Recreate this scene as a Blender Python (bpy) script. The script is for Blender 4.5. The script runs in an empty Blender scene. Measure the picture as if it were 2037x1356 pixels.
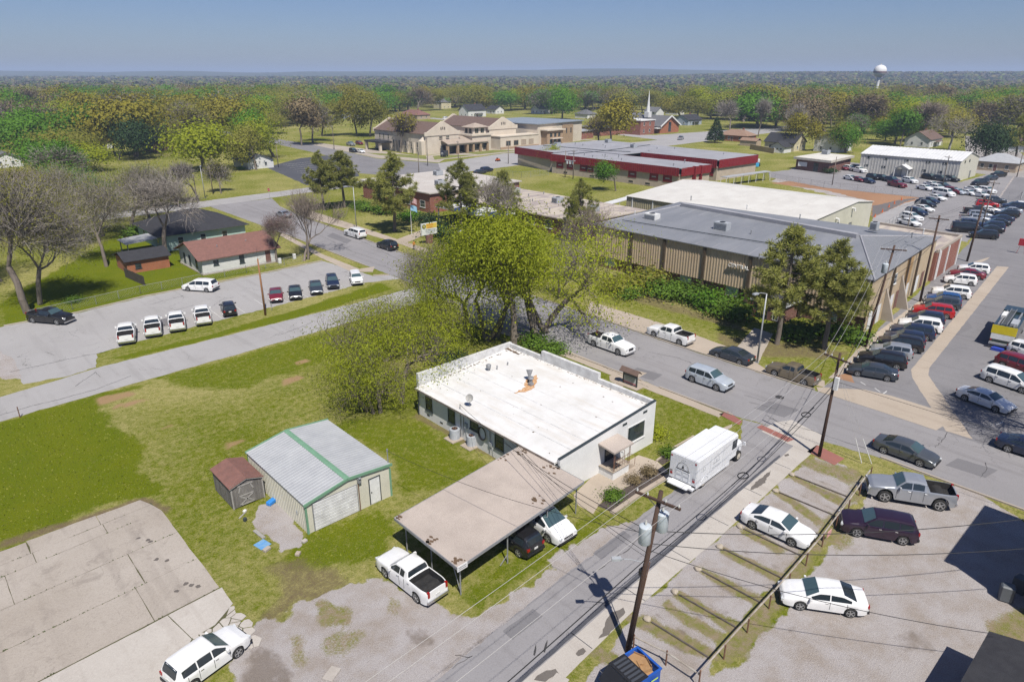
import bpy, bmesh, math, random
import numpy as np
from mathutils import Vector, Matrix
# camera, sky, sun, exposure
SC = bpy.context.scene
COL = SC.collection
F, CX, CY, CAMH = 1358.0, 1018.5, 678.0, 30.0
TILT = math.atan((678 - 146) / F)
YAW = math.radians(42.8)                    # the street grid runs along world X and Y
ST,CT,SA,CA = math.sin(TILT),math.cos(TILT),math.sin(YAW),math.cos(YAW)
cam_data = bpy.data.cameras.new('camera')
cam_data.sensor_width = 36.0
cam_data.lens = 36.0 * F / 2037.0
cam_data.clip_start, cam_data.clip_end = 0.5, 40000
cam = bpy.data.objects.new('camera', cam_data)
COL.objects.link(cam)
cam.location = (0, 0, CAMH)
cam.rotation_euler = (math.radians(90) - TILT, 0, -YAW)
SC.camera = cam
SUN_EL = math.radians(57.0)
SHX, SHY = 0.41, 0.912                      # horizontal direction in which shadows fall
SUN_ROT = math.atan2(-SHX, -SHY)
world = bpy.data.worlds.new('World')
SC.world = world
world.use_nodes = True
wn = world.node_tree.nodes
wl = world.node_tree.links
bg = wn['Background']
sky = wn.new('ShaderNodeTexSky')
sky.sky_type = 'NISHITA'
sky.sun_disc = False
sky.sun_elevation = SUN_EL
sky.sun_rotation = SUN_ROT
sky.altitude = 200
sky.air_density = 1.0
sky.dust_density = 0.6
sky.ozone_density = 2.5
tint = wn.new('ShaderNodeMix'); tint.data_type = 'RGBA'; tint.blend_type = 'MULTIPLY'; tint.inputs[0].default_value = 1.0
tint.inputs[7].default_value = (0.74, 0.83, 1.14, 1)       # clear, slightly violet spring sky
wl.new(sky.outputs[0],tint.inputs[6]); wl.new(tint.outputs[2],bg.inputs[0])
bg.inputs[1].default_value = 0.058
sun_data = bpy.data.lights.new('sun', 'SUN')
sun_data.energy = 4.9
sun_data.angle = math.radians(0.53)
sun_data.color = (1.0, 0.95, 0.88)
sun = bpy.data.objects.new('sun', sun_data)
COL.objects.link(sun)
sdir = Vector((SHX * math.cos(SUN_EL),SHY * math.cos(SUN_EL),-math.sin(SUN_EL)))
sun.rotation_euler = sdir.to_track_quat('-Z','Y').to_euler()
SC.view_settings.view_transform = 'Standard'
SC.view_settings.look = 'None'
SC.view_settings.exposure = 0.28
SC.view_settings.gamma = 1.0
SC.view_settings.use_curve_mapping = False
SC.cycles.use_denoising = True
SC.cycles.denoising_prefilter = 'NONE'
SC.cycles.max_bounces = 4
SC.cycles.diffuse_bounces = 2
SC.cycles.glossy_bounces = 2
SC.cycles.transmission_bounces = 3
SC.cycles.transparent_max_bounces = 6
SC.cycles.volume_bounces = 0
SC.cycles.caustics_reflective = False
SC.cycles.caustics_refractive = False
SC.cycles.use_adaptive_sampling = True
SC.cycles.adaptive_threshold = 0.02
R = random.Random(7)
# helpers
def ray(px, py):
 d = (px - CX) / F
 v = (CY - py) / F
 f = CT + v * ST
 return (d * CA + f * SA, -d * SA + f * CA, -ST + v * CT)
def site(px, py, z=0.0):
 """site survey: where a sighted spot lies on level z (metres, street grid axes)"""
 r = ray(px, py)
 t = (z - CAMH) / r[2]
 return (r[0] * t, r[1] * t)
def tag(o, label=None, cat=None, group=None, kind=None):
 if label: o['label'] = label
 if cat: o['category'] = cat
 if group: o['group'] = group
 if kind: o['kind'] = kind
 return o
def link(o):
 COL.objects.link(o)
 return o
def empty(name,loc=(0,0,0),rz=0.0,label=None,cat=None,group=None):
 o = link(bpy.data.objects.new(name, None))
 o.empty_display_size = 0.5
 o.location = loc
 o.rotation_euler = (0, 0, rz)
 return tag(o, label, cat, group)
class MB:
 """collects polygons; build() links them as one mesh object"""
 def __init__(s):
  s.v = []; s.f = []; s.mi = []; s.cur = 0
 def add(s, vs, fs):
  b = len(s.v)
  s.v.extend([tuple(p) for p in vs])
  for f in fs:
   s.f.append(tuple(i + b for i in f)); s.mi.append(s.cur)
  return s
 def box(s, x0, y0, z0, x1, y1, z1):
  return s.add([(x0,y0,z0),(x1,y0,z0),(x1,y1,z0),(x0,y1,z0),(x0,y0,z1),(x1,y0,z1),(x1,y1,z1),(x0,y1,z1)],
 [(0,3,2,1),(4,5,6,7),(0,1,5,4),(1,2,6,5),(2,3,7,6),(3,0,4,7)])
 def obox(s, c, ax, ay, az, hx, hy, hz):
  c,ax,ay,az = Vector(c),Vector(ax),Vector(ay),Vector(az)
  vs = []
  for k in (-1, 1):
   for (i, j) in ((-1, -1), (1, -1), (1, 1), (-1, 1)):
    vs.append(c + ax * (i * hx) + ay * (j * hy) + az * (k * hz))
  return s.add(vs,[(0,3,2,1),(4,5,6,7),(0,1,5,4),(1,2,6,5),(2,3,7,6),(3,0,4,7)])
 def prism(s, poly, z0, z1):
  n = len(poly)
  vs = [(p[0],p[1],z0) for p in poly] + [(p[0],p[1],z1) for p in poly]
  fs = [tuple(reversed(range(n))), tuple(range(n, 2 * n))]
  for i in range(n):
   j = (i + 1) % n
   fs.append((i, j, n + j, n + i))
  return s.add(vs, fs)
 def slab(s, pts, t, up=(0, 0, 1)):
  """planar polygon pts thickened by t along -up"""
  u = Vector(up) * t
  n = len(pts)
  vs = [tuple(Vector(p) - u) for p in pts] + [tuple(p) for p in pts]
  fs = [tuple(reversed(range(n))), tuple(range(n, 2 * n))]
  for i in range(n):
   j = (i + 1) % n
   fs.append((i, j, n + j, n + i))
  return s.add(vs, fs)
 def tube(s, pts, radii, n=8, cap=True):
  pts = [Vector(p) for p in pts]
  if not isinstance(radii,(list,tuple)): radii = [radii] * len(pts)
  b = len(s.v)
  for i, p in enumerate(pts):
   d = (pts[min(i + 1, len(pts) - 1)] - pts[max(i - 1, 0)])
   if d.length < 1e-9: d = Vector((0, 0, 1))
   d.normalize()
   a = d.cross(Vector((0,0,1)) if abs(d.z) < 0.9 else Vector((1,0,0))).normalized()
   c = d.cross(a)
   for k in range(n):
    t = 2 * math.pi * k / n
    s.v.append(tuple(p + (a * math.cos(t) + c * math.sin(t)) * radii[i]))
  for i in range(len(pts) - 1):
   for k in range(n):
    k2 = (k + 1) % n
    s.f.append((b + i * n + k,b + i * n + k2,b + (i + 1) * n + k2,b + (i + 1) * n + k)); s.mi.append(s.cur)
  if cap:
   s.f.append(tuple(b + k for k in reversed(range(n)))); s.mi.append(s.cur)
   s.f.append(tuple(b + (len(pts) - 1) * n + k for k in range(n))); s.mi.append(s.cur)
  return s
 def mesh(s, name, mats=(), smooth=False, angle=None):
  me = bpy.data.meshes.new(name)
  me.from_pydata(s.v, [], s.f)
  if not isinstance(mats, (list, tuple)): mats = [mats]
  for m in mats: me.materials.append(m)
  if max(s.mi,default=0) > 0: me.polygons.foreach_set('material_index',s.mi)
  if smooth: me.polygons.foreach_set('use_smooth',[True] * len(s.f))
  if smooth and angle: me.set_sharp_from_angle(angle=math.radians(angle))
  me.update()
  return me
 def build(s,name,mats,parent=None,loc=None,rz=0.0,smooth=False,angle=None):
  return put(name,s.mesh(name,mats,smooth,angle),parent,loc,rz)
def put(name, me, parent=None, loc=None, rz=0.0, m=None):
 o = link(bpy.data.objects.new(name, me))
 if parent: o.parent = parent
 if loc: o.location = loc
 if rz: o.rotation_euler = (0, 0, rz)
 if m:
  o.material_slots[0].link = 'OBJECT'
  o.material_slots[0].material = m
 return o
def box(name, m, parent, x0, y0, z0, x1, y1, z1):
 return MB().box(x0,y0,z0,x1,y1,z1).build(name,m,parent)
# materials
class N:
 def __init__(s, m):
  s.t = m.node_tree; s.n = s.t.nodes; s.l = s.t.links
  s.bsdf = s.n['Principled BSDF']; s.out = s.n['Material Output']
 def new(s, typ, **kw):
  nd = s.n.new(typ)
  for k, v in kw.items(): setattr(nd, k, v)
  return nd
 def set(s, sock, val):
  if hasattr(val,'is_linked') or hasattr(val,'node'): s.l.new(val,sock)
  else: sock.default_value = val
 def noise(s, vec, scale, detail=4, rough=0.55, dist=0.0):
  nd = s.new('ShaderNodeTexNoise')
  s.l.new(vec, nd.inputs['Vector'])
  nd.inputs['Scale'].default_value = scale; nd.inputs['Detail'].default_value = detail
  nd.inputs['Roughness'].default_value = rough; nd.inputs['Distortion'].default_value = dist
  return nd.outputs['Fac']
 def ramp(s, fac, a, b, lo=0.0, hi=1.0):
  nd = s.new('ShaderNodeMapRange', clamp=True)
  s.set(nd.inputs[0], fac)
  nd.inputs[1].default_value = a; nd.inputs[2].default_value = b; nd.inputs[3].default_value = lo; nd.inputs[4].default_value = hi
  return nd.outputs[0]
 def mix(s, fac, a, b, blend='MIX'):
  nd = s.new('ShaderNodeMix',data_type='RGBA',blend_type=blend)
  s.set(nd.inputs[0], fac)
  for k, v in ((6, a), (7, b)):
   if isinstance(v,tuple): nd.inputs[k].default_value = (*v[:3],1)
   else: s.l.new(v, nd.inputs[k])
  return nd.outputs[2]
 def math(s, op, a, b=0.0):
  nd = s.new('ShaderNodeMath', operation=op)
  s.set(nd.inputs[0], a); s.set(nd.inputs[1], b)
  return nd.outputs[0]
 def attr(s, name):
  return s.new('ShaderNodeAttribute',attribute_name=name).outputs['Fac']
 def bump(s, h, strength, dist=0.02):
  b = s.new('ShaderNodeBump')
  b.inputs['Strength'].default_value = strength; b.inputs['Distance'].default_value = dist
  s.l.new(h, b.inputs['Height'])
  s.l.new(b.outputs[0], s.bsdf.inputs['Normal'])
 def pos(s):
  return s.new('ShaderNodeNewGeometry').outputs['Position']
 def obj(s):
  return s.new('ShaderNodeTexCoord').outputs['Object']
 def scaled(s, vec, sc):
  nd = s.new('ShaderNodeMapping'); s.l.new(vec,nd.inputs[0]); nd.inputs['Scale'].default_value = sc
  return nd.outputs[0]
def newmat(name):
 m = bpy.data.materials.new(name)
 m.use_nodes = True
 return m, N(m)
def M(name,col,col2=None,rough=0.8,scale=1.2,metal=0.0,spec=0.3,bump=0.0,bscale=30.0,coat=0.0,world_co=True,stretch=None,fine=0.12,lo=0.35,hi=0.68):
 """weathered paint / metal / masonry: two tones mottled by noise at two sizes"""
 m, n = newmat(name)
 v = n.pos() if world_co else n.obj()
 if stretch: v = n.scaled(v, stretch)
 if col2 is None: col2 = tuple(c * 0.78 for c in col)
 a = n.noise(v, scale, 5)
 c = n.mix(n.ramp(a, lo, hi), col, col2)
 if fine:
  b = n.noise(v, scale * 14, 3)
  c = n.mix(n.ramp(b,0.3,0.75,0,fine * 2),c,tuple(x * 0.45 for x in col2))
 n.l.new(c, n.bsdf.inputs['Base Color'])
 n.bsdf.inputs['Roughness'].default_value = rough
 n.bsdf.inputs['Metallic'].default_value = metal
 n.bsdf.inputs['Specular IOR Level'].default_value = spec
 if coat:
  n.bsdf.inputs['Coat Weight'].default_value = coat; n.bsdf.inputs['Coat Roughness'].default_value = 0.04
 if bump: n.bump(n.noise(v, bscale, 3), bump)
 return m
def plain(name,col,rough=0.5,metal=0.0,spec=0.5,coat=0.0):
 m, n = newmat(name)
 n.bsdf.inputs['Base Color'].default_value = (*col, 1)
 n.bsdf.inputs['Roughness'].default_value = rough
 n.bsdf.inputs['Metallic'].default_value = metal
 n.bsdf.inputs['Specular IOR Level'].default_value = spec
 if coat: n.bsdf.inputs['Coat Weight'].default_value = coat; n.bsdf.inputs['Coat Roughness'].default_value = 0.03
 return m
def pavement(name,c1,c2,dark,crack=0.5,cscale=0.16,speck=0.25,rough=0.9,stain=0.5):
 m, n = newmat(name)
 p = n.pos()
 c = n.mix(n.ramp(n.noise(p,0.09,6,0.6),0.35,0.65),c1,c2)
 c = n.mix(n.ramp(n.noise(p,0.6,6,0.7,0.6),0.55,0.8,0,stain),c,dark)
 c = n.mix(n.ramp(n.noise(p,26,2),0.35,0.8,0,speck),c,dark)
 c = n.mix(n.ramp(n.noise(p,9,4,0.75),0.5,0.68,0,speck * 1.3),c,dark)
 c = n.mix(n.ramp(n.noise(p,13,3,0.7),0.56,0.7,0,0.3),c,tuple(min(1,x * 1.35) for x in c1))
 c = n.mix(n.ramp(n.noise(n.scaled(p,(0.9,0.06,1)),1.0,4),0.52,0.7,0,0.3),c,dark)
 c = n.mix(n.ramp(n.noise(p,70,2),0.5,0.8,0,speck * 0.8),c,tuple(min(1,x * 1.5) for x in c1))
 if crack:
  vo = n.new('ShaderNodeTexVoronoi',feature='DISTANCE_TO_EDGE')
  off = n.new('ShaderNodeVectorMath', operation='ADD')
  nz = n.new('ShaderNodeTexNoise'); n.l.new(p,nz.inputs['Vector']); nz.inputs['Scale'].default_value = 0.7; nz.inputs['Detail'].default_value = 5
  sc = n.new('ShaderNodeVectorMath',operation='SCALE'); n.l.new(nz.outputs['Color'],sc.inputs[0]); sc.inputs['Scale'].default_value = 3.0
  n.l.new(p,off.inputs[0]); n.l.new(sc.outputs[0],off.inputs[1]); n.l.new(off.outputs[0],vo.inputs['Vector'])
  vo.inputs['Scale'].default_value = cscale
  w = n.ramp(vo.outputs[0], 0.0, 0.006, 1, 0)
  msk = n.ramp(n.noise(p, 0.13, 2), 0.48, 0.6, 0, crack)
  c = n.mix(n.math('MULTIPLY',w,msk),c,tuple(x * 0.35 for x in dark))
 n.l.new(c, n.bsdf.inputs['Base Color'])
 n.bsdf.inputs['Roughness'].default_value = rough
 n.bsdf.inputs['Specular IOR Level'].default_value = 0.2
 n.bump(n.noise(p, 40, 3), 0.25, 0.01)
 return m
asphalt = pavement('aged_asphalt',(0.275,0.265,0.267),(0.235,0.227,0.23),(0.13,0.12,0.12),0.7)
asphalt_dark = pavement('newer_asphalt',(0.225,0.218,0.222),(0.185,0.18,0.185),(0.09,0.086,0.09),0.5)
asphalt_black = pavement('sealed_asphalt',(0.075,0.077,0.088),(0.055,0.057,0.068),(0.12,0.12,0.125),0.3)
concrete_road = pavement('concrete_road',(0.35,0.34,0.335),(0.31,0.30,0.295),(0.19,0.18,0.17),0.7,0.12)
concrete = pavement('pale_concrete',(0.40,0.355,0.30),(0.345,0.30,0.25),(0.22,0.19,0.155),0.35,0.3)
concrete_tan = pavement('tan_concrete',(0.41,0.35,0.285),(0.355,0.30,0.24),(0.24,0.195,0.15),0.3,0.3)
concrete_pad = pavement('stained_concrete',(0.40,0.36,0.315),(0.31,0.27,0.225),(0.17,0.145,0.125),0.35,0.22,0.3,0.9,0.9)
concrete_pale = pavement('bleached_concrete',(0.46,0.43,0.39),(0.40,0.37,0.33),(0.25,0.21,0.18),0.5,0.5)
brick_pave = pavement('red_brick_paving',(0.30,0.125,0.10),(0.25,0.10,0.085),(0.16,0.09,0.08),0.0)
gravel_m = pavement('grey_gravel',(0.36,0.34,0.325),(0.30,0.28,0.26),(0.16,0.145,0.13),0.0,0.3,0.7)
dirt_red = pavement('red_dirt',(0.36,0.20,0.11),(0.30,0.165,0.09),(0.15,0.10,0.07),0.0,0.3,0.3)
puddle_m = plain('muddy_water',(0.16,0.135,0.11),0.4,0,0.4)
paint_white = M('road_paint',(0.62,0.62,0.6),(0.4,0.4,0.39),scale=6)
paint_blue = M('blue_bay_paint',(0.22,0.34,0.5),(0.2,0.25,0.32),scale=4)
mulch = M('dark_mulch',(0.06,0.045,0.035),(0.11,0.09,0.08),scale=12,bump=0.6)
# ground sheet
def axis(a0, a1, step0, seg):
 xs = list(np.arange(a0, a1, step0))
 for end, st in seg:
  xs += list(np.arange(xs[-1] + st, end, st))
 st = seg[-1][1]
 while xs[-1] < 15000:
  st *= 1.11
  xs.append(xs[-1] + st)
 neg = [a0]
 st = step0
 while neg[-1] > -9000:
  st = min(st * 1.13, 1200)
  neg.append(neg[-1] - st)
 return np.array(list(reversed(neg[1:])) + xs)
gxs = axis(-14.0, 64.0, 0.3, [(130, 0.8), (340, 2.2)])
gys = axis(-2.0, 86.0, 0.3, [(150, 0.8), (340, 2.2)])
GX, GY = np.meshgrid(gxs, gys, indexing='ij')
DEP = GX * SA + GY * CA
LAT = GX * CA - GY * SA
def vnoise(x, y, s, seed=0):
 """cheap smooth value noise for numpy arrays"""
 x = x / s + seed * 17.31; y = y / s - seed * 9.17
 xi = np.floor(x).astype(np.int64); yi = np.floor(y).astype(np.int64)
 fx = x - xi; fy = y - yi
 fx = fx * fx * (3 - 2 * fx); fy = fy * fy * (3 - 2 * fy)
 def h(a, b):
  n = (a * 374761393 + b * 668265263 + seed * 1442695) & 0x7fffffff
  n = ((n ^ (n >> 13)) * 1274126177) & 0x7fffffff
  return ((n ^ (n >> 16)) & 0xffff) / 65535.0
 return (h(xi,yi) * (1 - fx) + h(xi + 1,yi) * fx) * (1 - fy) + (h(xi,yi + 1) * (1 - fx) + h(xi + 1,yi + 1) * fx) * fy
def fbm(x, y, s, seed=0):
 return (vnoise(x,y,s,seed) + 0.5 * vnoise(x,y,s / 2.1,seed + 1) + 0.25 * vnoise(x,y,s / 4.3,seed + 2)) / 1.75
def sstep(a, b, x):
 t = np.clip((x - a) / (b - a), 0, 1)
 return t * t * (3 - 2 * t)
def hills(x, y):
 d = x * SA + y * CA
 l = x * CA - y * SA
 t = np.clip(l / np.maximum(d, 1.0), -1.2, 1.2)          # bearing
 far = 46 + 24 * np.exp(-((t - 0.12) / 0.22) ** 2) - 34 * sstep(0.25,0.75,t) + 22 * (fbm(t * 40,t * 0,4.0,5) - 0.5)
 z = sstep(3800,6000,d) * far * (0.92 + 0.08 * vnoise(x,y,900,3))
 near = (4 + 19 * sstep(0.10,0.45,t)) * (0.8 + 0.35 * fbm(x,y,700,9))
 z = np.maximum(z,sstep(1700,2800,d) * near * (1 - sstep(3600,4200,d)))
 return z
GZ = hills(GX, GY)
CLS = {}
def paint(attr,pix,soft=0.5,amt=1.0,wob=0.8,wscale=2.2,xy=False,seed=1):
 """mark a patch (lawn, gravel, soil) by its surveyed outline; ragged edge"""
 P = np.array([p if xy else site(*p) for p in pix])
 a = CLS.setdefault(attr, np.zeros_like(GX))
 x0,x1,y0,y1 = P[:,0].min() - 3,P[:,0].max() + 3,P[:,1].min() - 3,P[:,1].max() + 3
 i0,i1 = np.searchsorted(gxs,[x0,x1]); j0,j1 = np.searchsorted(gys,[y0,y1])
 X = GX[i0:i1, j0:j1]; Y = GY[i0:i1, j0:j1]
 ins = np.zeros(X.shape, bool); dist = np.full(X.shape, 1e9)
 for k in range(len(P)):
  ax, ay = P[k]; bx, by = P[(k + 1) % len(P)]
  c = ((ay > Y) != (by > Y)) & (X < (bx - ax) * (Y - ay) / (by - ay + 1e-12) + ax)
  ins ^= c
  dx, dy = bx - ax, by - ay
  t = np.clip(((X - ax) * dx + (Y - ay) * dy) / (dx * dx + dy * dy + 1e-9),0,1)
  dist = np.minimum(dist,np.hypot(X - ax - t * dx,Y - ay - t * dy))
 sd = np.where(ins,-dist,dist) + (fbm(X,Y,wscale,seed) - 0.5) * 2 * wob
 w = (1 - sstep(-soft, soft, sd)) * amt
 a[i0:i1,j0:j1] = np.maximum(a[i0:i1,j0:j1],w) if amt > 0 else np.clip(a[i0:i1,j0:j1] + w,0,1)
CLS['lush'] = np.clip(0.42 + 0.5 * (fbm(GX,GY,9,4) - 0.5),0,1)
paint('lush',[(-250,900),(0,838),(300,760),(210,800),(230,830),(250,850),(275,880),(290,900),(300,925),(330,985),(190,1010),(0,1085),(-250,1150)],1.2,0.8,1.4,seed=3)
paint('lush',[(300,752),(690,645),(830,620),(840,680),(700,700),(640,730),(460,780),(330,770)],1.2,0.62,1.2,seed=4)
paint('lush',[(0,600),(230,470),(430,480),(500,540),(290,590),(100,640),(0,650)],1.0,0.95,1.0,seed=5)
paint('lush',[(700,830),(840,830),(985,940),(790,1000),(780,920),(650,850)],1.0,0.62,0.9,seed=6)
paint('lush',[(205,715),(420,665),(640,600),(760,560),(780,575),(600,630),(250,715)],0.5,0.75,0.4,seed=7)
paint('lush',[(560,1070),(760,1010),(800,1060),(760,1110),(620,1140),(560,1130)],1.0,0.66,1.0,seed=8)
paint('lush',[(900,1190),(960,1140),(1110,1060),(1230,980),(1190,1060),(1010,1180),(950,1220)],0.7,0.6,0.6,seed=9)
paint('lush',[(1160,560),(1330,600),(1500,680),(1380,650),(1180,600)],1.0,0.5,1.0,seed=10)
paint('lush',[(1090,690),(1470,840),(1440,860),(1310,910),(1305,800),(1000,690)],1.0,0.55,0.9,seed=11)
for px,py,r in ((230,790,1.3),(265,800,0.8),(330,850,0.5),(470,880,0.7),(240,805,0.5),(580,755,0.8),(600,720,0.6)):
 x, y = site(px, py)
 paint('bare',[(x - r * 1.6,y - r),(x + r * 1.6,y - r * 0.6),(x + r * 1.2,y + r * 0.7),(x - r,y + r)],0.5,0.75,0.5,xy=True,seed=px)
paint('bare',[(205,735),(330,770),(330,850),(240,850),(190,800)],1.2,0.3,1.4,seed=23)
paint('gravel',[(520,1240),(570,1250),(600,1200),(690,1160),(735,1145),(790,1165),(850,1205),(955,1228),(1010,1195),(1100,1120),(1180,1060),(1230,1045),(1340,985),(1260,1080),(1020,1240),(840,1380),(500,1400),(420,1330)],0.45,1.0,1.0,1.6,seed=12)
paint('gravel',[(505,1005),(560,1000),(600,1060),(600,1085),(560,1095),(515,1050)],0.3,1.0,0.5,1.0,seed=13)
paint('gravel',[(0,668),(25,665),(80,740),(60,755),(0,752),(-120,740),(-120,668)],0.3,1.0,0.4,1.0,seed=14)
paint('gravel',[(1130,1400),(1270,1215),(1440,1060),(1620,905),(1690,930),(1730,960),(1640,1050),(1400,1320),(1380,1400)],0.3,0.95,0.5,1.2,seed=15)
paint('gravel',[(1720,1010),(1730,985),(1920,960),(2060,1050),(2500,1300),(2500,1700),(1300,1700),(1390,1350),(1480,1300),(1560,1210),(1650,1090)],0.4,1.0,0.6,1.4,seed=16)
paint('gravel',[(1570,345),(1700,330),(1905,365),(2037,345),(2100,380),(1850,440),(1700,400),(1530,360)],0.5,0.8,0.6,2,seed=17)
paint('soil',[(540,1130),(600,1110),(680,1130),(700,1165),(640,1190),(560,1225),(520,1270),(500,1300),(525,1225),(560,1180)],0.7,0.75,1.1,1.5,seed=18)
paint('soil',[(510,1270),(560,1275),(590,1400),(480,1400)],0.5,0.55,0.8,1.5,seed=19)
paint('soil',[(840,1356),(930,1290),(960,1265),(930,1310),(870,1365)],0.4,0.8,0.4,1.2,seed=20)
paint('soil',[(0,1075),(190,1018),(290,985),(340,1010),(330,1025),(280,1005),(180,1035),(0,1090)],0.3,0.9,0.25,1.0,seed=21)
paint('soil',[(1230,560),(1330,600),(1500,655),(1480,660),(1260,600),(1200,570)],0.6,0.75,0.6,1.5,seed=22)
paint('soil',[(1420,660),(1460,668),(1700,700),(1640,715),(1530,712),(1430,690)],0.8,0.8,0.7,1.5,seed=24)
paint('soil',[(830,820),(990,905),(985,915),(820,830)],0.25,0.8,0.25,1.0,seed=25)
paint('soil',[(680,760),(830,700),(840,830),(760,850),(700,830)],1.0,0.35,1.0,1.5,seed=26)
paint('ridge',[(620,1195),(700,1200),(690,1240),(640,1242)],0.4,0.75,0.6,1.0,seed=71)
paint('ridge',[(630,1258),(720,1250),(695,1325),(650,1310)],0.5,0.65,0.8,1.2,seed=72)
paint('ridge',[(575,1262),(610,1258),(612,1320),(585,1326)],0.4,0.65,0.5,1.0,seed=73)
paint('ridge',[(760,1165),(800,1185),(790,1225),(770,1220)],0.4,0.6,0.5,1.0,seed=74)
paint('mud',[(800,1255),(850,1240),(856,1275),(810,1285)],0.5,0.7,0.7,1.2,seed=75)
paint('mud',[(505,1262),(555,1290),(580,1370),(480,1380)],0.5,0.8,0.6,1.5,seed=76)
paint('mud',[(1780,1270),(1830,1250),(1850,1290),(1800,1310)],0.6,0.6,0.8,1.2,seed=77)
paint('mud',[(1560,1240),(1590,1235),(1590,1265),(1560,1270)],0.5,0.5,0.6,1.2,seed=78)
paint('mud',[(870,1330),(1010,1225),(1120,1135),(1180,1085),(1150,1110),(1000,1240),(880,1345)],0.35,0.65,0.4,1.2,seed=79)
for bx0 in range(9):
 for off in (0.9, 1.55, 2.2):
  xr = 25.9 + bx0 * 3.03 + off
  paint('mud' if off != 1.55 else 'ridge',[(xr - 0.17,14.6),(xr + 0.17,14.6),(xr + 0.05,17.6),(xr - 0.15,17.6)],0.25,0.65,0.25,0.8,xy=True,seed=80 + bx0)
k = 0
for (ax,ay),(bx,by) in (((1092,1236),(1225,1320)),((1148,1178),(1410,1300)),((1345,1180),(1468,1252)),((1390,1132),(1520,1200)),((1430,1090),(1570,1160)),((1475,1050),(1560,1100)),((1540,975),(1640,1045)),((1570,945),(1680,1000)),((1275,1228),(1430,1310)),((1320,1200),(1445,1275))):
 k += 1
 p, q = Vector(site(ax, ay)), Vector(site(bx, by))
 d = (q - p).normalized(); nrm = Vector((-d.y, d.x))
 w = 0.42
 paint('ridge',[tuple(p + nrm * w),tuple(q + nrm * w * 1.5),tuple(q - nrm * w * 1.5),tuple(p - nrm * w)],0.35,0.9,0.3,0.9,xy=True,seed=30 + k)
paint('ridge',[(1480,1310),(1560,1205),(1640,1090),(1725,975),(1700,965),(1600,1080),(1500,1205),(1420,1310)],0.5,0.8,0.5,1.0,seed=45)
paint('ridge',[(1600,905),(1700,930),(1740,950),(1690,965),(1640,945),(1590,925)],0.5,0.75,0.5,1.0,seed=46)
paint('ridge',[(1960,1240),(2040,1200),(2100,1300),(1980,1290),(1950,1270)],0.5,0.8,0.4,1.0,seed=47)
paint('ridge',[(1640,1060),(1720,1010),(1760,1030),(1660,1110)],0.5,0.7,0.5,1.0,seed=48)
verts = np.stack([GX.ravel(), GY.ravel(), GZ.ravel()], 1)
nx, ny = GX.shape
ii = np.arange(nx * ny).reshape(nx, ny)
quads = np.stack([ii[:-1,:-1].ravel(),ii[1:,:-1].ravel(),ii[1:,1:].ravel(),ii[:-1,1:].ravel()],1)
gme = bpy.data.meshes.new('ground')
gme.vertices.add(len(verts)); gme.vertices.foreach_set('co',verts.ravel())
gme.loops.add(quads.size); gme.loops.foreach_set('vertex_index',quads.ravel().astype(np.int32))
gme.polygons.add(len(quads)); gme.polygons.foreach_set('loop_start',np.arange(0,quads.size,4,dtype=np.int32))
gme.polygons.foreach_set('use_smooth',np.ones(len(quads),bool))
gme.update(calc_edges=True)
for nme in ('lush','bare','gravel','soil','ridge','mud'):
 at = gme.attributes.new(nme, 'FLOAT', 'POINT')
 at.data.foreach_set('value',CLS[nme].ravel().astype(np.float32))
gm, n = newmat('lawn_gravel_and_soil')
p = n.pos()
big = n.noise(p, 0.22, 6, 0.65)
mid = n.noise(p, 1.7, 6, 0.7)
fin = n.noise(p, 7.0, 5, 0.8)
vf = n.noise(p, 16.0, 4, 0.8)
lush = n.math('ADD',n.attr('lush'),n.math('MULTIPLY',n.math('SUBTRACT',mid,0.5),1.1))
lush = n.math('ADD',lush,n.math('MULTIPLY',n.math('SUBTRACT',fin,0.5),0.9))
straw = n.mix(n.ramp(vf,0.36,0.62),(0.41,0.36,0.155),(0.21,0.195,0.065))
green = n.mix(n.ramp(big,0.35,0.65),(0.135,0.155,0.009),(0.095,0.13,0.007))
green = n.mix(n.ramp(fin,0.42,0.66),green,(0.07,0.105,0.006))
green = n.mix(n.ramp(vf,0.46,0.66,0,0.75),green,(0.205,0.21,0.016))
green = n.mix(n.ramp(n.noise(p,22.0,3,0.7),0.52,0.68,0,0.7),green,(0.045,0.065,0.005))
c = n.mix(n.ramp(lush, 0.18, 0.62), straw, green)
tuft = n.ramp(n.noise(p, 0.75, 4, 0.6), 0.70, 0.76, 0, 0.75)
c = n.mix(tuft, c, (0.04, 0.09, 0.008))
c = n.mix(n.ramp(n.math('ADD',n.attr('bare'),n.math('MULTIPLY',n.math('SUBTRACT',mid,0.5),0.8)),0.35,0.75),c,(0.30,0.20,0.11))
so = n.math('ADD',n.attr('soil'),n.math('MULTIPLY',n.math('SUBTRACT',fin,0.5),1.2))
so = n.math('ADD',so,n.math('MULTIPLY',n.math('SUBTRACT',mid,0.5),1.0))
c = n.mix(n.ramp(so,0.35,1.0),c,n.mix(n.ramp(vf,0.36,0.62),(0.10,0.075,0.045),(0.21,0.155,0.10)))
st = n.mix(n.ramp(vf,0.25,0.75),(0.47,0.44,0.43),(0.26,0.235,0.225))
st = n.mix(n.ramp(n.noise(p,0.45,5,0.65),0.42,0.66),st,n.mix(n.ramp(vf,0.3,0.7),(0.37,0.325,0.29),(0.22,0.185,0.155)))
st = n.mix(n.ramp(n.noise(p,60,1),0.60,0.7,0,0.7),st,(0.58,0.56,0.54))
st = n.mix(n.ramp(n.noise(p,20,3),0.56,0.7,0,0.6),st,(0.16,0.14,0.125))
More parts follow.
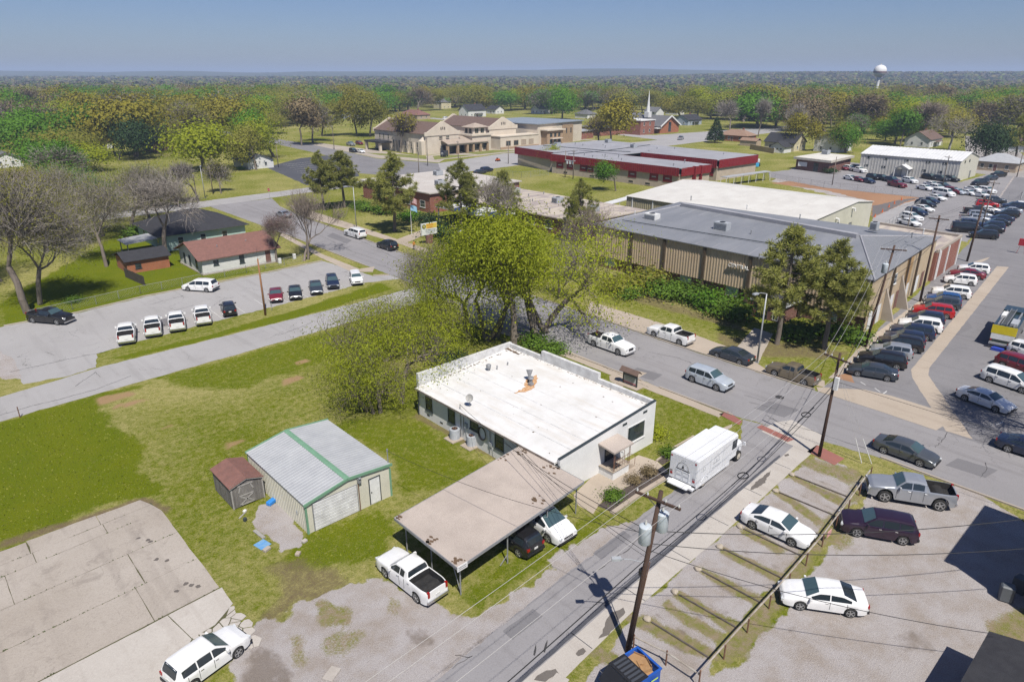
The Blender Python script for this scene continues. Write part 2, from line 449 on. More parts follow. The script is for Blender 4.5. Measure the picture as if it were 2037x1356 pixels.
gr = n.math('ADD',n.attr('gravel'),n.math('MULTIPLY',n.math('SUBTRACT',n.noise(p,2.6,6,0.75),0.5),0.85))
gr = n.math('ADD',gr,n.math('MULTIPLY',n.math('SUBTRACT',n.noise(p,0.8,4,0.6),0.5),1.0))
c = n.mix(n.ramp(gr, 0.42, 0.60), c, st)
ri = n.math('ADD',n.attr('ridge'),n.math('MULTIPLY',n.math('SUBTRACT',fin,0.5),1.3))
c = n.mix(n.ramp(ri,0.42,0.72),c,n.mix(n.ramp(mid,0.38,0.6),n.mix(n.ramp(vf,0.36,0.62),(0.12,0.15,0.02),(0.22,0.20,0.07)),(0.25,0.20,0.13)))
mu = n.math('ADD',n.attr('mud'),n.math('MULTIPLY',n.math('SUBTRACT',mid,0.5),1.2))
c = n.mix(n.ramp(mu,0.35,0.75,0,0.8),c,n.mix(n.ramp(vf,0.36,0.62),(0.13,0.105,0.085),(0.23,0.195,0.165)))
far = n.new('ShaderNodeVectorMath',operation='LENGTH'); n.l.new(p,far.inputs[0])
wood = n.mix(n.ramp(n.noise(p,0.018,8,0.75),0.4,0.62),(0.035,0.05,0.022),(0.075,0.085,0.035))
wood = n.mix(n.ramp(n.noise(p,0.05,4,0.7),0.5,0.7),wood,(0.075,0.062,0.045))
c = n.mix(n.ramp(far.outputs['Value'], 600, 1100), c, wood)
n.l.new(c, n.bsdf.inputs['Base Color'])
n.bsdf.inputs['Roughness'].default_value = 0.95
n.bsdf.inputs['Specular IOR Level'].default_value = 0.0
hgt = n.math('ADD',n.math('MULTIPLY',fin,0.6),n.math('MULTIPLY',vf,0.5))
n.bump(hgt, 0.9, 0.10)
gme.materials.append(gm)
ground = link(bpy.data.objects.new('ground', gme))
tag(ground, kind='structure')
# roads, paths, pads
def edge(pts, step, wob, seed):
 out = []
 n_ = len(pts)
 rr = random.Random(seed)
 for i in range(n_):
  a, b = Vector(pts[i]), Vector(pts[(i + 1) % n_])
  L = (b - a).length
  k = max(1, min(int(L / step), 160))
  d = (b - a) / max(L, 1e-6); nn = Vector((-d.y, d.x))
  for j in range(k):
   o = rr.gauss(0, wob) if j else 0
   out.append(tuple(a + d * (L * j / k) + nn * o))
 return out
def sheet(name,pix,m,layer,xy=False,step=0.6,wob=0.0,parent=None,seed=1,kind='structure',label=None):
 pts = [tuple(p) if xy else site(*p) for p in pix]
 if wob: pts = edge(pts, step, wob, seed)
 bm = bmesh.new()
 vs = [bm.verts.new((p[0],p[1],0.004 * layer)) for p in pts]
 f = bm.faces.new(vs)
 if f.normal.z < 0: f.normal_flip()
 f.normal_update()
 if f.normal.z < 0: f.normal_flip()
 bmesh.ops.triangulate(bm, faces=bm.faces[:])
 me = bpy.data.meshes.new(name); bm.to_mesh(me); bm.free()
 me.materials.append(m)
 o = put(name, me, parent)
 if not parent: tag(o, label, kind=kind)
 return o
def kerb(name, pts, m=None, w=0.16, h=0.13, xy=True):
 b = MB()
 P = [Vector(p if xy else site(*p)) for p in pts]
 L, Rr = [], []
 for i, p_ in enumerate(P):
  d = (P[min(i + 1,len(P) - 1)] - P[max(i - 1,0)]).normalized()
  nn = Vector((-d.y, d.x)) * w / 2
  L.append(p_ + nn); Rr.append(p_ - nn)
 for i in range(len(P) - 1):
  q = [L[i], L[i + 1], Rr[i + 1], Rr[i]]
  b.prism([tuple(t) for t in reversed(q)], 0.0, h)
 o = b.build(name, m or concrete)
 return tag(o, kind='structure')
NEARK = [(58.9, 150), (58.5, 129), (57.6, 98), (57.4, 89)]
sheet('street',[(58.9,172),(58.5,129),(57.6,98),(57.2,84),(54.3,72),(54.2,51),(54.3,27.5),(56.4,16),(56.5,-60),(65.6,-60),(65.5,8),(65.2,25),(65.2,42),(66.0,58),(66.6,97),(67.4,112),(69.0,140),(71.5,160),(75.0,172)],asphalt,3,xy=True,step=0.8,wob=0.05)
sheet('side_road',[(-80,71.5),(3,73.4),(27.7,74.6),(41,75.2),(55.0,75.9),(57.4,76),(57.5,83.5),(56.6,82.4),(45.2,81.7),(24.4,81.3),(13.8,81.2),(10.4,80.6),(4.2,79.6),(-80,77)],concrete_road,2,xy=True,step=0.7,wob=0.06)
sheet('cross_street',[(-120,169),(60,171.0),(84,174),(130,176.5),(170,178.5),(420,190),(420,204),(212,203.5),(190,210),(151,202),(128,183.5),(88,182),(62,180),(-120,177)],concrete_road,2,xy=True,step=1.5,wob=0.12)
sheet('church_street',[(123,183),(137,181.5),(151,202),(143,230),(147,262),(151,300),(156,480),(145,480),(139,300),(136,268),(131,227),(115.5,200)],asphalt_dark,3,xy=True,step=1.5,wob=0.1)
sheet('north_street',[(283,197),(420,203.8),(420,207),(306,221),(300,232),(311,420),(303,420),(292,232)],concrete_road,3,xy=True,step=1.5,wob=0.1)
sheet('alley',[(-12,22.0),(15.3,22.7),(23,23.4),(32.4,24.0),(38.8,24.4),(50.5,25.0),(54.2,26.9),(55.6,21.4),(37.8,20.5),(18.9,19.4),(-12,18.6)],asphalt,3,xy=True,step=0.5,wob=0.05)
sheet('alley_strip',[(-12,17.0),(20.3,18.1),(27.2,18.7),(37.8,19.0),(53.6,19.8),(55.4,20.0),(55.6,21.5),(37.8,20.6),(18.9,19.5),(-12,18.7)],concrete_pale,4,xy=True,step=1.5,wob=0.02)
for i in range(12):
 x = -8 + i * 5.2
 sheet('strip_joint',[(x,17.3 + x * 0.05),(x + 0.05,17.3 + x * 0.05),(x + 0.05,19.0 + x * 0.045),(x,19.0 + x * 0.045)],asphalt_black,6,xy=True)
sheet('alley_apron',[(1515,858),(1540,840),(1575,835),(1640,868),(1610,905),(1590,893)],concrete_pale,5,step=0.6,wob=0.03)
sheet('alley_kerb_line',[(1028,1356),(1190,1208),(1395,1033),(1550,905),(1553,908),(1400,1038),(1197,1214),(1035,1358)],asphalt_black,6,step=0.4,wob=0.012)
sheet('brick_crosswalk',[(1505,850),(1515,845),(1580,874),(1567,879)],brick_pave,6)
sheet('brick_path',[(1430,824),(1447,818),(1477,838),(1470,845)],brick_pave,5)
sheet('brick_corner',[(1605,898),(1625,885),(1680,912),(1660,925)],brick_pave,5)
sheet('left_parking_lot',[(6.5,81.6),(7,90),(4.5,104),(16,103.4),(25,105),(41,105),(53.7,105.8),(54.5,98),(55.0,92),(57.5,90.4),(57.3,87.8),(52,89.6),(45,88.9),(30,87.6),(18.5,86.6),(14.2,85.6),(13.2,81.4),(10,80.8)],concrete_road,1,xy=True,step=0.6,wob=0.08)
sheet('sidewalk',[(1060,668),(1085,680),(1265,752),(1440,822),(1430,830),(1250,760),(1075,690),(1050,676)],concrete_tan,5,wob=0.02)
sheet('sign_walk',[(1212,748),(1258,735),(1287,742),(1236,771),(1213,757)],concrete_tan,6)
sheet('sidewalk',[(1165,622),(1175,600),(1345,652),(1480,702),(1530,740),(1640,757),(1640,770),(1530,748)],concrete_tan,5,wob=0.03)
sheet('gutter_apron',[(1624,770),(1720,775),(1772,787),(1905,828),(1862,856),(1750,818),(1627,778)],concrete_tan,7,wob=0.02)
sheet('sidewalk',[(600,430),(575,408),(590,410),(720,452),(790,476),(880,505),(960,540),(950,546),(860,508),(780,480),(700,458)],concrete_tan,5,wob=0.03)
sheet('sidewalk',[(556,468),(562,463),(640,505),(715,535),(745,530),(742,541),(700,541),(640,514)],concrete_tan,5,wob=0.03)
sheet('sidewalk',[(880,600),(900,596),(960,640),(1060,672),(1045,678),(940,646)],concrete_tan,5,wob=0.03)
sheet('school_walk',[(785,478),(845,455),(852,464),(800,487)],concrete_tan,6)
sheet('front_walk',[(1150,1005),(1180,1022),(1205,985),(1330,938),(1308,918),(1270,905),(1235,925),(1200,925),(1140,985)],concrete_tan,4,wob=0.02)
sheet('planting_bed',[(1188,1006),(1217,1019),(1330,945),(1303,932)],mulch,5,wob=0.04)
sheet('planting_bed',[(1306,915),(1345,890),(1350,905),(1318,925)],mulch,5,wob=0.04)
kerb('alley_kerb',[site(1217,1022),site(1280,978),site(1333,945)],concrete_tan,0.35,0.14)
kerb('bed_border',[site(1306,917),site(1345,888),site(1380,868)],concrete_tan,0.14,0.12)
sheet('entry_walk',[(1500,652),(1538,664),(1508,722),(1455,703)],concrete,6,wob=0.03)
sheet('walk_end',[(1420,862),(1440,850),(1457,843),(1455,850),(1432,862)],concrete_tan,4)
kerb('street_kerb',[(54.25,71),(54.1,51),(54.2,38.5)]); kerb('street_kerb',[(54.2,36.3),(54.2,28)])
kerb('street_kerb', [(56.5, 15.5), (56.45, 9), (56.5, -20)])
kerb('street_kerb',[(65.35,25.2),(65.3,42),(66.1,58),(66.7,97),(67.5,112),(69.1,140)])
kerb('street_kerb', [(58.45, 129), (57.5, 98)])
kerb('lot_kerb',[(8,104),(16,103.6),(25,105.2),(41,105.2),(53.7,106)],concrete,0.18,0.14)
kerb('lot_kerb',[(55.2,92.2),(57.2,90.7)],concrete_tan,0.2,0.14)
sheet('gym_parking_lot',[(65.3,24.8),(70,24.9),(82,26.6),(90,28),(116,30.5),(150,34.5),(262,52.5),(262,20),(150,6),(110,-4),(70,-9),(65.6,-9)],asphalt_dark,4,xy=True,step=1.0,wob=0.06)
sheet('gutter_strip',[(65.7,11.2),(77.8,18.6),(80,19.2),(135.5,24.7),(134.7,26.2),(78,20.4),(75.6,19.4),(65.6,13.3)],concrete_tan,6,xy=True,wob=0.02)
sheet('gutter_strip',[(139,28.6),(141,28.8),(135.5,29.6),(126,30.2),(126,29.0)],concrete_tan,6,xy=True)
sheet('gym_walk',[(1648,752),(1665,752),(1740,690),(1830,618),(1905,560),(1900,552),(1820,605),(1730,672)],concrete_tan,6,wob=0.02)
sheet('dirt_verge',[(1660,752),(1700,762),(1690,742),(1672,745)],dirt_red,7,wob=0.05)
sheet('back_parking_lot',[(151,35),(262,53),(262,60),(237,60.5),(236,90),(262,95),(262,112),(231,109),(226,108),(216,110),(205,104),(197,83),(199,57.8),(152.5,50.8)],asphalt,3,xy=True,step=1.0,wob=0.08)
sheet('gravel_lane',[(262,44),(262,66),(420,110),(420,92)],gravel_m,2,xy=True,step=1.5,wob=0.1)
sheet('cleared_ground',[(1535,365),(1590,357),(1720,375),(1830,392),(1780,425),(1735,438),(1730,400),(1640,378)],dirt_red,2,wob=0.3,step=1.0)
sheet('drainage_pond',[(1735,410),(1790,398),(1830,393),(1800,402),(1775,415),(1735,432)],puddle_m,5,wob=0.15)
sheet('service_drive',[(1730,455),(1738,432),(1800,404),(1842,394),(1765,458),(1748,470)],concrete_road,4,wob=0.08)
sheet('yellow_bay_line',[(1965,685),(1968,686),(1990,650),(1987,650)],paint_white,7)
for (ax,ay),(bx,by) in (((1966,687),(2010,700)),((1740,772),(1751,780)),((1757,783),(1764,778)),((1712,760),(1722,766)),((1980,845),(1995,840))):
 p_,q_ = Vector(site(ax,ay)),Vector(site(bx,by)); d_ = (q_ - p_).normalized(); w_ = Vector((-d_.y,d_.x)) * 0.06
 sheet('bay_line',[tuple(p_ + w_),tuple(q_ + w_),tuple(q_ - w_),tuple(p_ - w_)],paint_white,7,xy=True)
for i in range(9):
 x0 = 96 + i * 2.9
 y0 = 22.2 + (x0 - 80) * 0.094
 sheet('bay_line',[(x0,y0),(x0 + 0.1,y0),(x0 + 0.1,y0 + 4.4),(x0,y0 + 4.4)],paint_white,7,xy=True)
for i in (1, 2, 4):
 x0 = 96.4 + i * 2.9; y0 = 22.4 + (x0 - 80) * 0.094
 sheet('blue_bay',[(x0,y0),(x0 + 2.2,y0 + 0.2),(x0 + 2.2,y0 + 2.6),(x0,y0 + 2.4)],paint_blue,6,xy=True)
for i in range(8):
 x0 = 29.5 + i * 3.15
 sheet('bay_line',[(x0,88.2 + i * 0.1),(x0 + 0.1,88.2 + i * 0.1),(x0 + 0.3,93.0),(x0 + 0.2,93.0)],paint_white,5,xy=True)
sheet('sealed_parking_lot',[(92,186),(113,192.5),(131,227),(135,252),(122,250),(101,233)],asphalt_black,1,xy=True,step=1.5,wob=0.1)
for i in range(9):
 y0 = 196 + i * 5.0
 sheet('bay_line',[(99 + i * 1.2,y0),(108 + i * 1.5,y0 + 0.3),(108 + i * 1.5,y0 + 0.5),(99 + i * 1.2,y0 + 0.2)],paint_white,5,xy=True)
sheet('church_paving',[(152.5,203.5),(160,210),(205,211.5),(232,206),(262,208),(262,238),(160,224),(157,300),(147,300),(147.5,262),(144,232)],concrete,2,xy=True)
grass_patch, n = newmat('trimmed_grass')
p = n.pos()
c = n.mix(n.ramp(n.noise(p,0.3,5),0.35,0.65),(0.16,0.175,0.025),(0.25,0.235,0.07))
c = n.mix(n.ramp(n.noise(p,6,4),0.4,0.7),c,(0.075,0.105,0.02))
n.l.new(c,n.bsdf.inputs['Base Color']); n.bsdf.inputs['Roughness'].default_value = 0.95
for pts in ([(155.2,214.5),(161,223),(157.5,236),(150.5,250),(149.8,240)],[(156.5,211.5),(178,213.4),(170,221.5),(163.5,222)],[(180,214),(203,214),(196,223),(179,222.6)],[(206,216),(222,211),(224,218),(207,223)],[(232,209),(258,214),(258,228),(236,222)]):
 sheet('lawn',pts,grass_patch,4,xy=True,step=1.0,wob=0.08)
patch_m = pavement('asphalt_patch',(0.19,0.185,0.19),(0.165,0.16,0.165),(0.10,0.095,0.10),0.0)
for pix in ([(1250,742),(1300,757),(1318,745),(1268,731)],[(1500,812),(1560,830),(1590,815),(1530,798)],[(1880,925),(1960,950),(1985,935),(1905,911)],[(1000,1255),(1060,1210),(1080,1225),(1020,1272)],[(1180,1100),(1240,1055),(1255,1066),(1196,1112)],[(1880,660),(1925,640),(1935,652),(1890,674)],[(650,470),(690,485),(700,478),(662,463)],[(300,640),(350,628),(360,640),(310,654)]):
 sheet('asphalt_patch', pix, patch_m, 5, step=0.3, wob=0.02)
stain_m = pavement('damp_stain',(0.12,0.105,0.095),(0.145,0.13,0.115),(0.09,0.08,0.07),0.0)
tar_m = plain('crack_tar', (0.045, 0.043, 0.043), 0.8)
for pix in ([(1493,975),(1503,958),(1533,936),(1531,945),(1515,965)],[(1203,1246),(1215,1218),(1240,1208),(1244,1218),(1212,1262),(1190,1270)],[(1062,1352),(1078,1338),(1105,1330),(1112,1340),(1085,1356)],[(1145,1300),(1160,1288),(1166,1295),(1150,1305)],[(1560,905),(1568,902),(1570,906),(1562,908)]):
 sheet('damp_stain', pix, stain_m, 7, step=0.25, wob=0.05)
for pix in ([(1061,1302),(1064,1288),(1066,1280),(1067,1290),(1064,1304)],[(1081,1296),(1085,1280),(1089,1272),(1088,1284),(1084,1298)]):
 sheet('oil_mark', pix, tar_m, 7, step=0.2, wob=0.01)
for px, py, r in ((1551, 790, 0.42),):
 x, y = site(px, py)
 sheet('manhole_cover',[(x + r * math.cos(t * math.pi / 8),y + r * math.sin(t * math.pi / 8)) for t in range(16)],tar_m,8,xy=True)
def crack(pts,w=0.03,layer=6,xy=False,seed=0,m=None,jit=0.05,name='crack',step=0.35):
 rr = random.Random(seed)
 P = [Vector(p if xy else site(*p)) for p in pts]
 Q = []
 for a, b in zip(P, P[1:]):
  k = max(2, int((b - a).length / step))
  d = (b - a).normalized(); nn = Vector((-d.y, d.x))
  for j in range(k):
   Q.append(a + (b - a) * j / k + nn * rr.gauss(0,jit) * (1 if 0 < j else 0))
 Q.append(P[-1])
 b = MB()
 for i in range(len(Q) - 1):
  d = (Q[i + 1] - Q[i]).normalized(); nn = Vector((-d.y,d.x)) * w * rr.uniform(0.4,1.3)
  b.add([(*(Q[i] - nn),0.004 * layer),(*(Q[i + 1] - nn),0.004 * layer),(*(Q[i + 1] + nn),0.004 * layer),(*(Q[i] + nn),0.004 * layer)],[(0,1,2,3)])
 return tag(b.build(name, m or tar_m), kind='structure')
sd = 0
for pts in ([(0,826),(60,808),(120,794),(190,775),(260,748)],[(150,768),(190,740),(200,750)],[(560,665),(600,650),(620,641)],[(20,740),(170,707),(210,700)],[(290,608),(330,597),(365,588)],[(340,620),(385,607)],[(90,700),(108,706)],[(1480,786),(1520,798),(1545,790)],[(1490,800),(1550,815)],[(1530,832),(1600,852),(1700,885),(1740,898)],[(1525,826),(1560,846),(1620,858)],
   [(1180,1140),(1240,1100),(1300,1045)],[(900,1330),(935,1305)],[(905,1303),(925,1306),(940,1304)],[(1290,770),(1200,730)],[(1860,890),(1880,870),(1884,860)],[(1950,950),(1962,935),(1960,920)],[(1290,700),(1350,712),(1420,740)],[(880,540),(900,560),(960,580)],[(620,460),(700,500),(760,520)],[(640,440),(720,480),(800,520)]):
 sd += 1
 crack(pts, 0.024, 6, seed=sd)
# building materials
white_wall = M('white_painted_brick',(0.74,0.74,0.72),(0.66,0.66,0.645),scale=0.8,bump=0.25,bscale=9)
white_roof, n = newmat('white_roof_coating')
p = n.pos()
c = n.mix(n.ramp(n.noise(p,0.5,6,0.65),0.4,0.72),(0.64,0.635,0.62),(0.55,0.54,0.515))
c = n.mix(n.ramp(n.noise(n.scaled(p,(0.9,0.12,1)),1.1,5,0.7),0.5,0.75,0,0.55),c,(0.46,0.39,0.30))
c = n.mix(n.ramp(n.noise(p,14,3),0.62,0.85,0,0.4),c,(0.45,0.42,0.38))
n.l.new(c,n.bsdf.inputs['Base Color']); n.bsdf.inputs['Roughness'].default_value = 0.7
n.bump(n.noise(p, 2.5, 4), 0.15, 0.05)
parapet_m = M('chalky_parapet',(0.66,0.66,0.65),(0.47,0.465,0.455),scale=1.5,rough=0.75)
rust_m = M('rust_stain',(0.42,0.17,0.04),(0.62,0.46,0.30),scale=5)
dark_trim = plain('dark_trim', (0.035, 0.045, 0.05), 0.5)
glass_m, n = newmat('window_glass')
c = n.mix(n.ramp(n.noise(n.pos(),0.9,2),0.4,0.65),(0.02,0.026,0.03),(0.05,0.065,0.07))
n.l.new(c,n.bsdf.inputs['Base Color']); n.bsdf.inputs['Roughness'].default_value = 0.06; n.bsdf.inputs['Specular IOR Level'].default_value = 0.6
white_trim = M('white_trim',(0.72,0.72,0.70),(0.6,0.6,0.58),scale=4)
green_trim = M('green_metal_trim',(0.17,0.32,0.21),(0.145,0.27,0.175),rough=0.45,scale=2)
galv = M('galvanised_sheet',(0.40,0.41,0.415),(0.34,0.35,0.36),rough=0.6,metal=0.0,scale=0.9,spec=0.5)
cream_metal = M('cream_metal_siding',(0.60,0.58,0.48),(0.53,0.51,0.42),rough=0.5,scale=0.7)
tan_metal = M('tan_metal_siding',(0.52,0.41,0.28),(0.455,0.35,0.235),rough=0.6,scale=0.5,stretch=(1,1,0.25))
tan_dark = M('brown_column', (0.10, 0.075, 0.05), rough=0.6)
stucco = M('tan_stucco',(0.50,0.40,0.27),(0.44,0.34,0.22),scale=0.6,bump=0.1)
shingle_brown = M('brown_shingles',(0.185,0.125,0.10),(0.14,0.095,0.078),scale=1.5,bump=0.5,bscale=8,fine=0.3)
shingle_red = M('red_brown_shingles',(0.25,0.125,0.10),(0.19,0.10,0.082),scale=2,bump=0.5,bscale=10,fine=0.3)
shingle_dark = M('charcoal_shingles',(0.05,0.05,0.055),(0.035,0.035,0.04),scale=2,bump=0.5,bscale=10,fine=0.3)
shingle_grey = M('grey_shingles',(0.17,0.17,0.175),(0.125,0.125,0.13),scale=2,bump=0.5,bscale=8,fine=0.3)
shingle_tan = M('tan_shingles',(0.30,0.20,0.14),(0.24,0.155,0.11),scale=1.5,bump=0.4,bscale=8)
cap_sheet, n = newmat('mineral_cap_sheet')
p = n.pos()
c = n.mix(n.ramp(n.noise(p,0.5,6),0.38,0.66),(0.46,0.395,0.34),(0.38,0.325,0.28))
c = n.mix(n.ramp(n.noise(p,24,3,0.8),0.46,0.64,0,0.6),c,(0.24,0.195,0.17))
c = n.mix(n.ramp(n.noise(p,55,2),0.6,0.75,0,0.8),c,(0.66,0.60,0.56))
n.l.new(c,n.bsdf.inputs['Base Color']); n.bsdf.inputs['Roughness'].default_value = 0.95
n.bump(n.noise(p, 30, 3), 0.6, 0.03)
grey_roof, n = newmat('grey_metal_roof')
p = n.pos()
c = n.mix(n.ramp(n.noise(n.scaled(p,(0.25,1,1)),0.35,6,0.65),0.35,0.65),(0.215,0.222,0.24),(0.17,0.178,0.195))
c = n.mix(n.ramp(n.noise(p,1.4,5,0.7),0.55,0.8,0,0.5),c,(0.30,0.29,0.28))
n.l.new(c,n.bsdf.inputs['Base Color']); n.bsdf.inputs['Roughness'].default_value = 0.6
membrane = M('grey_roof_membrane',(0.34,0.34,0.36),(0.27,0.27,0.29),scale=0.25,fine=0.15)
cream_roof = M('cream_metal_roof',(0.66,0.64,0.585),(0.575,0.55,0.50),scale=0.3,rough=0.5)
white_metal_roof = M('white_metal_roof',(0.70,0.70,0.69),(0.62,0.62,0.61),scale=0.5,rough=0.45)
red_panel = M('red_metal_fascia',(0.22,0.018,0.022),(0.18,0.014,0.02),scale=0.8,rough=0.45)
beige_brick = M('beige_brick',(0.47,0.40,0.32),(0.41,0.34,0.27),scale=1.0,bump=0.2)
steel_m = M('weathered_steel',(0.32,0.33,0.34),(0.25,0.25,0.26),rough=0.5,metal=0.3,scale=4)
rust_steel = M('rusty_steel',(0.14,0.07,0.045),(0.20,0.11,0.07),rough=0.85,scale=6)
hvac_m = M('grey_unit_casing',(0.40,0.42,0.44),(0.33,0.35,0.37),rough=0.5,scale=3)
black_m = plain('black_plastic', (0.015, 0.015, 0.017), 0.5)
wood_m = M('weathered_planks',(0.235,0.22,0.20),(0.14,0.13,0.12),scale=2.2,stretch=(1,1,0.15),bump=0.4,fine=0.25)
wood_trim = M('grey_trim_board',(0.36,0.345,0.32),(0.26,0.25,0.23),scale=4)
def brick_mat(name, c1, c2, mortar, scale=1.0):
 m, n = newmat(name)
 tc = n.pos()
 vm = n.new('ShaderNodeVectorMath',operation='DOT_PRODUCT'); n.l.new(tc,vm.inputs[0]); vm.inputs[1].default_value = (1,1,0)
 sp = n.new('ShaderNodeSeparateXYZ'); n.l.new(tc,sp.inputs[0])
 cb = n.new('ShaderNodeCombineXYZ'); n.l.new(vm.outputs['Value'],cb.inputs[0]); n.l.new(sp.outputs[2],cb.inputs[1])
 b = n.new('ShaderNodeTexBrick'); n.l.new(cb.outputs[0],b.inputs['Vector'])
 b.inputs['Color1'].default_value = (*c1,1); b.inputs['Color2'].default_value = (*c2,1); b.inputs['Mortar'].default_value = (*mortar,1)
 b.inputs['Scale'].default_value = 4.0 * scale; b.inputs['Mortar Size'].default_value = 0.018
 c = n.mix(n.ramp(n.noise(tc,0.6,4),0.4,0.7,0,0.35),b.outputs['Color'],tuple(x * 0.6 for x in c1))
 n.l.new(c,n.bsdf.inputs['Base Color']); n.bsdf.inputs['Roughness'].default_value = 0.9
 return m
red_brick = brick_mat('red_brick',(0.27,0.085,0.05),(0.21,0.065,0.042),(0.30,0.24,0.2))
orange_brick = brick_mat('orange_brick',(0.36,0.12,0.05),(0.29,0.095,0.04),(0.30,0.2,0.14))
brown_brick = brick_mat('brown_brick',(0.18,0.07,0.05),(0.13,0.05,0.04),(0.25,0.2,0.17))
# building pieces
def win(parent,ax,c,a0,a1,z0,z1,out,frame=None,bars=(0,1),sill=True,fw=0.06,pane_m=None,name='window'):
 """a window on the wall plane ax = c, facing out (+1/-1); frame with pane, bars and sill below it"""
 frame = frame or white_trim
 def bx(b, s0, s1, t0, t1, d0, d1):
  p0, p1 = sorted((c + out * d0, c + out * d1))
  if ax == 'x': b.box(p0, s0, t0, p1, s1, t1)
  else: b.box(s0, p0, t0, s1, p1, t1)
 f = MB()
 bx(f,a0,a0 + fw,z0,z1,-0.02,0.05); bx(f,a1 - fw,a1,z0,z1,-0.02,0.05)
 bx(f,a0 + fw,a1 - fw,z0,z0 + fw,-0.02,0.05); bx(f,a0 + fw,a1 - fw,z1 - fw,z1,-0.02,0.05)
 o = f.build(name, frame, parent)
 g = MB(); bx(g,a0 + fw,a1 - fw,z0 + fw,z1 - fw,-0.02,0.012)
 g.build('pane', pane_m or glass_m, o)
 nv, nh = bars
 if nv or nh:
  b = MB()
  for i in range(nv):
   t = a0 + (a1 - a0) * (i + 1) / (nv + 1); bx(b,t - 0.02,t + 0.02,z0 + fw,z1 - fw,0.012,0.035)
  for i in range(nh):
   t = z0 + (z1 - z0) * (i + 1) / (nh + 1); bx(b,a0 + fw,a1 - fw,t - 0.02,t + 0.02,0.012,0.033)
  b.build('glazing_bar', frame, o)
 if sill:
  b = MB(); bx(b,a0 - 0.08,a1 + 0.08,z0 - 0.08,z0 - 0.002,-0.02,0.10); b.build('sill',frame,o)
 return o
def door(parent,ax,c,a0,a1,z0,z1,out,m,frame=None,handle=True,name='door'):
 frame = frame or dark_trim
 def bx(b, s0, s1, t0, t1, d0, d1):
  p0, p1 = sorted((c + out * d0, c + out * d1))
  if ax == 'x': b.box(p0, s0, t0, p1, s1, t1)
  else: b.box(s0, p0, t0, s1, p1, t1)
 b = MB(); bx(b,a0,a1,z0,z1,-0.02,0.03); o = b.build(name,m,parent)
 f = MB(); bx(f,a0 - 0.07,a0 - 0.001,z0,z1,-0.02,0.05); bx(f,a1 + 0.001,a1 + 0.07,z0,z1,-0.02,0.05); bx(f,a0 - 0.07,a1 + 0.07,z1 + 0.001,z1 + 0.07,-0.02,0.05)
 f.build('door_frame', frame, o)
 if handle:
  h = MB(); bx(h,a0 + 0.08,a0 + 0.14,z0 + 0.95,z0 + 1.05,0.03,0.08); h.build('handle',black_m,o)
 return o
def ribbed(b,ax,c,a0,a1,z0,z1,out,pitch=0.3,depth=0.04,duty=0.35):
 """ribbed metal siding standing on the plane ax = c"""
 n_ = max(1,int(round((a1 - a0) / pitch))); w = (a1 - a0) / n_
 pr = []
 for i in range(n_):
  s = a0 + i * w
  pr += [(s,0),(s + w * (1 - duty) - w * 0.1,0),(s + w * (1 - duty),depth),(s + w * 0.9,depth)]
 pr.append((a1, 0))
 vs = []
 for (s, d) in pr:
  for z in (z0, z1):
   zz = z(s) if callable(z) else z
   vs.append((c + out * (d + 0.01),s,zz) if ax == 'x' else (s,c + out * (d + 0.01),zz))
 b.add(vs,[(2 * i,2 * i + 2,2 * i + 3,2 * i + 1) for i in range(len(pr) - 1)])
 return b
def gable_house(name,label,x,y,w,d,h,rise,rz,wall_m,roof_m,wins=((0.25,1),(0.7,1)),group='houses beyond the trees',cat='house',porch=True,chimney=True,over=0.4,hip=False,detail=True,door_m=None):
 """house w (local x) by d (local y), ridge along local x; front faces local -y"""
 r = empty(name, (x, y, 0), rz, label, cat, group)
 b = MB()
 b.box(-w / 2, -d / 2, 0, w / 2, d / 2, h)
 if not hip:
  for s in (-1, 1):
   b.add([(s * w / 2,-d / 2,h),(s * w / 2,d / 2,h),(s * w / 2,0,h + rise * (1 - 0.02))],[(0,1,2)])
 b.build('wall', wall_m, r)
 b = MB()
 hw, hd = w / 2 + over, d / 2 + over
 e = h - over * rise / (d / 2) + 0.02
 inset = hd * 0.95 if hip else 0
 for s in (-1, 1):
  b.slab([(-hw,s * hd,e),(hw,s * hd,e),(hw - inset,0,h + rise),(-hw + inset,0,h + rise)][::s],0.12)
  if hip: b.slab([(s * hw,-hd,e),(s * hw,hd,e),(s * (hw - inset),0,h + rise)][::s],0.12)
 ro = b.build('roof', roof_m, r)
 if chimney:
  box('chimney',red_brick,ro,w * 0.15,0.4,h + rise * 0.5,w * 0.15 + 0.7,1.1,h + rise + 0.7)
 if detail:
  for (t, k) in wins:
   xx = -w / 2 + w * t
   for fl in range(k):
    win(r,'y',-d / 2,xx - 0.5,xx + 0.5,0.9 + fl * 2.8,2.2 + fl * 2.8,-1)
  for t in (0.3, 0.7):
   yy = -d / 2 + d * t
   win(r,'x',-w / 2,yy - 0.45,yy + 0.45,0.9,2.1,-1); win(r,'x',w / 2,yy - 0.45,yy + 0.45,0.9,2.1,1)
  door(r,'y',-d / 2,w * -0.03,w * -0.03 + 0.95,0.1,2.15,-1,door_m or brown_brick,white_trim,False)
 if porch:
  b = MB(); b.slab([(-w * 0.2,-d / 2 - 1.8,2.3),(w * 0.25,-d / 2 - 1.8,2.3),(w * 0.25,-d / 2 - over * 0.9,2.65),(-w * 0.2,-d / 2 - over * 0.9,2.65)],0.12)
  po = b.build('porch_roof', roof_m, r)
  for t in (-w * 0.18, w * 0.23):
   box('post',white_trim,po,t - 0.06,-d / 2 - 1.7,0,t + 0.06,-d / 2 - 1.58,2.2)
 return r
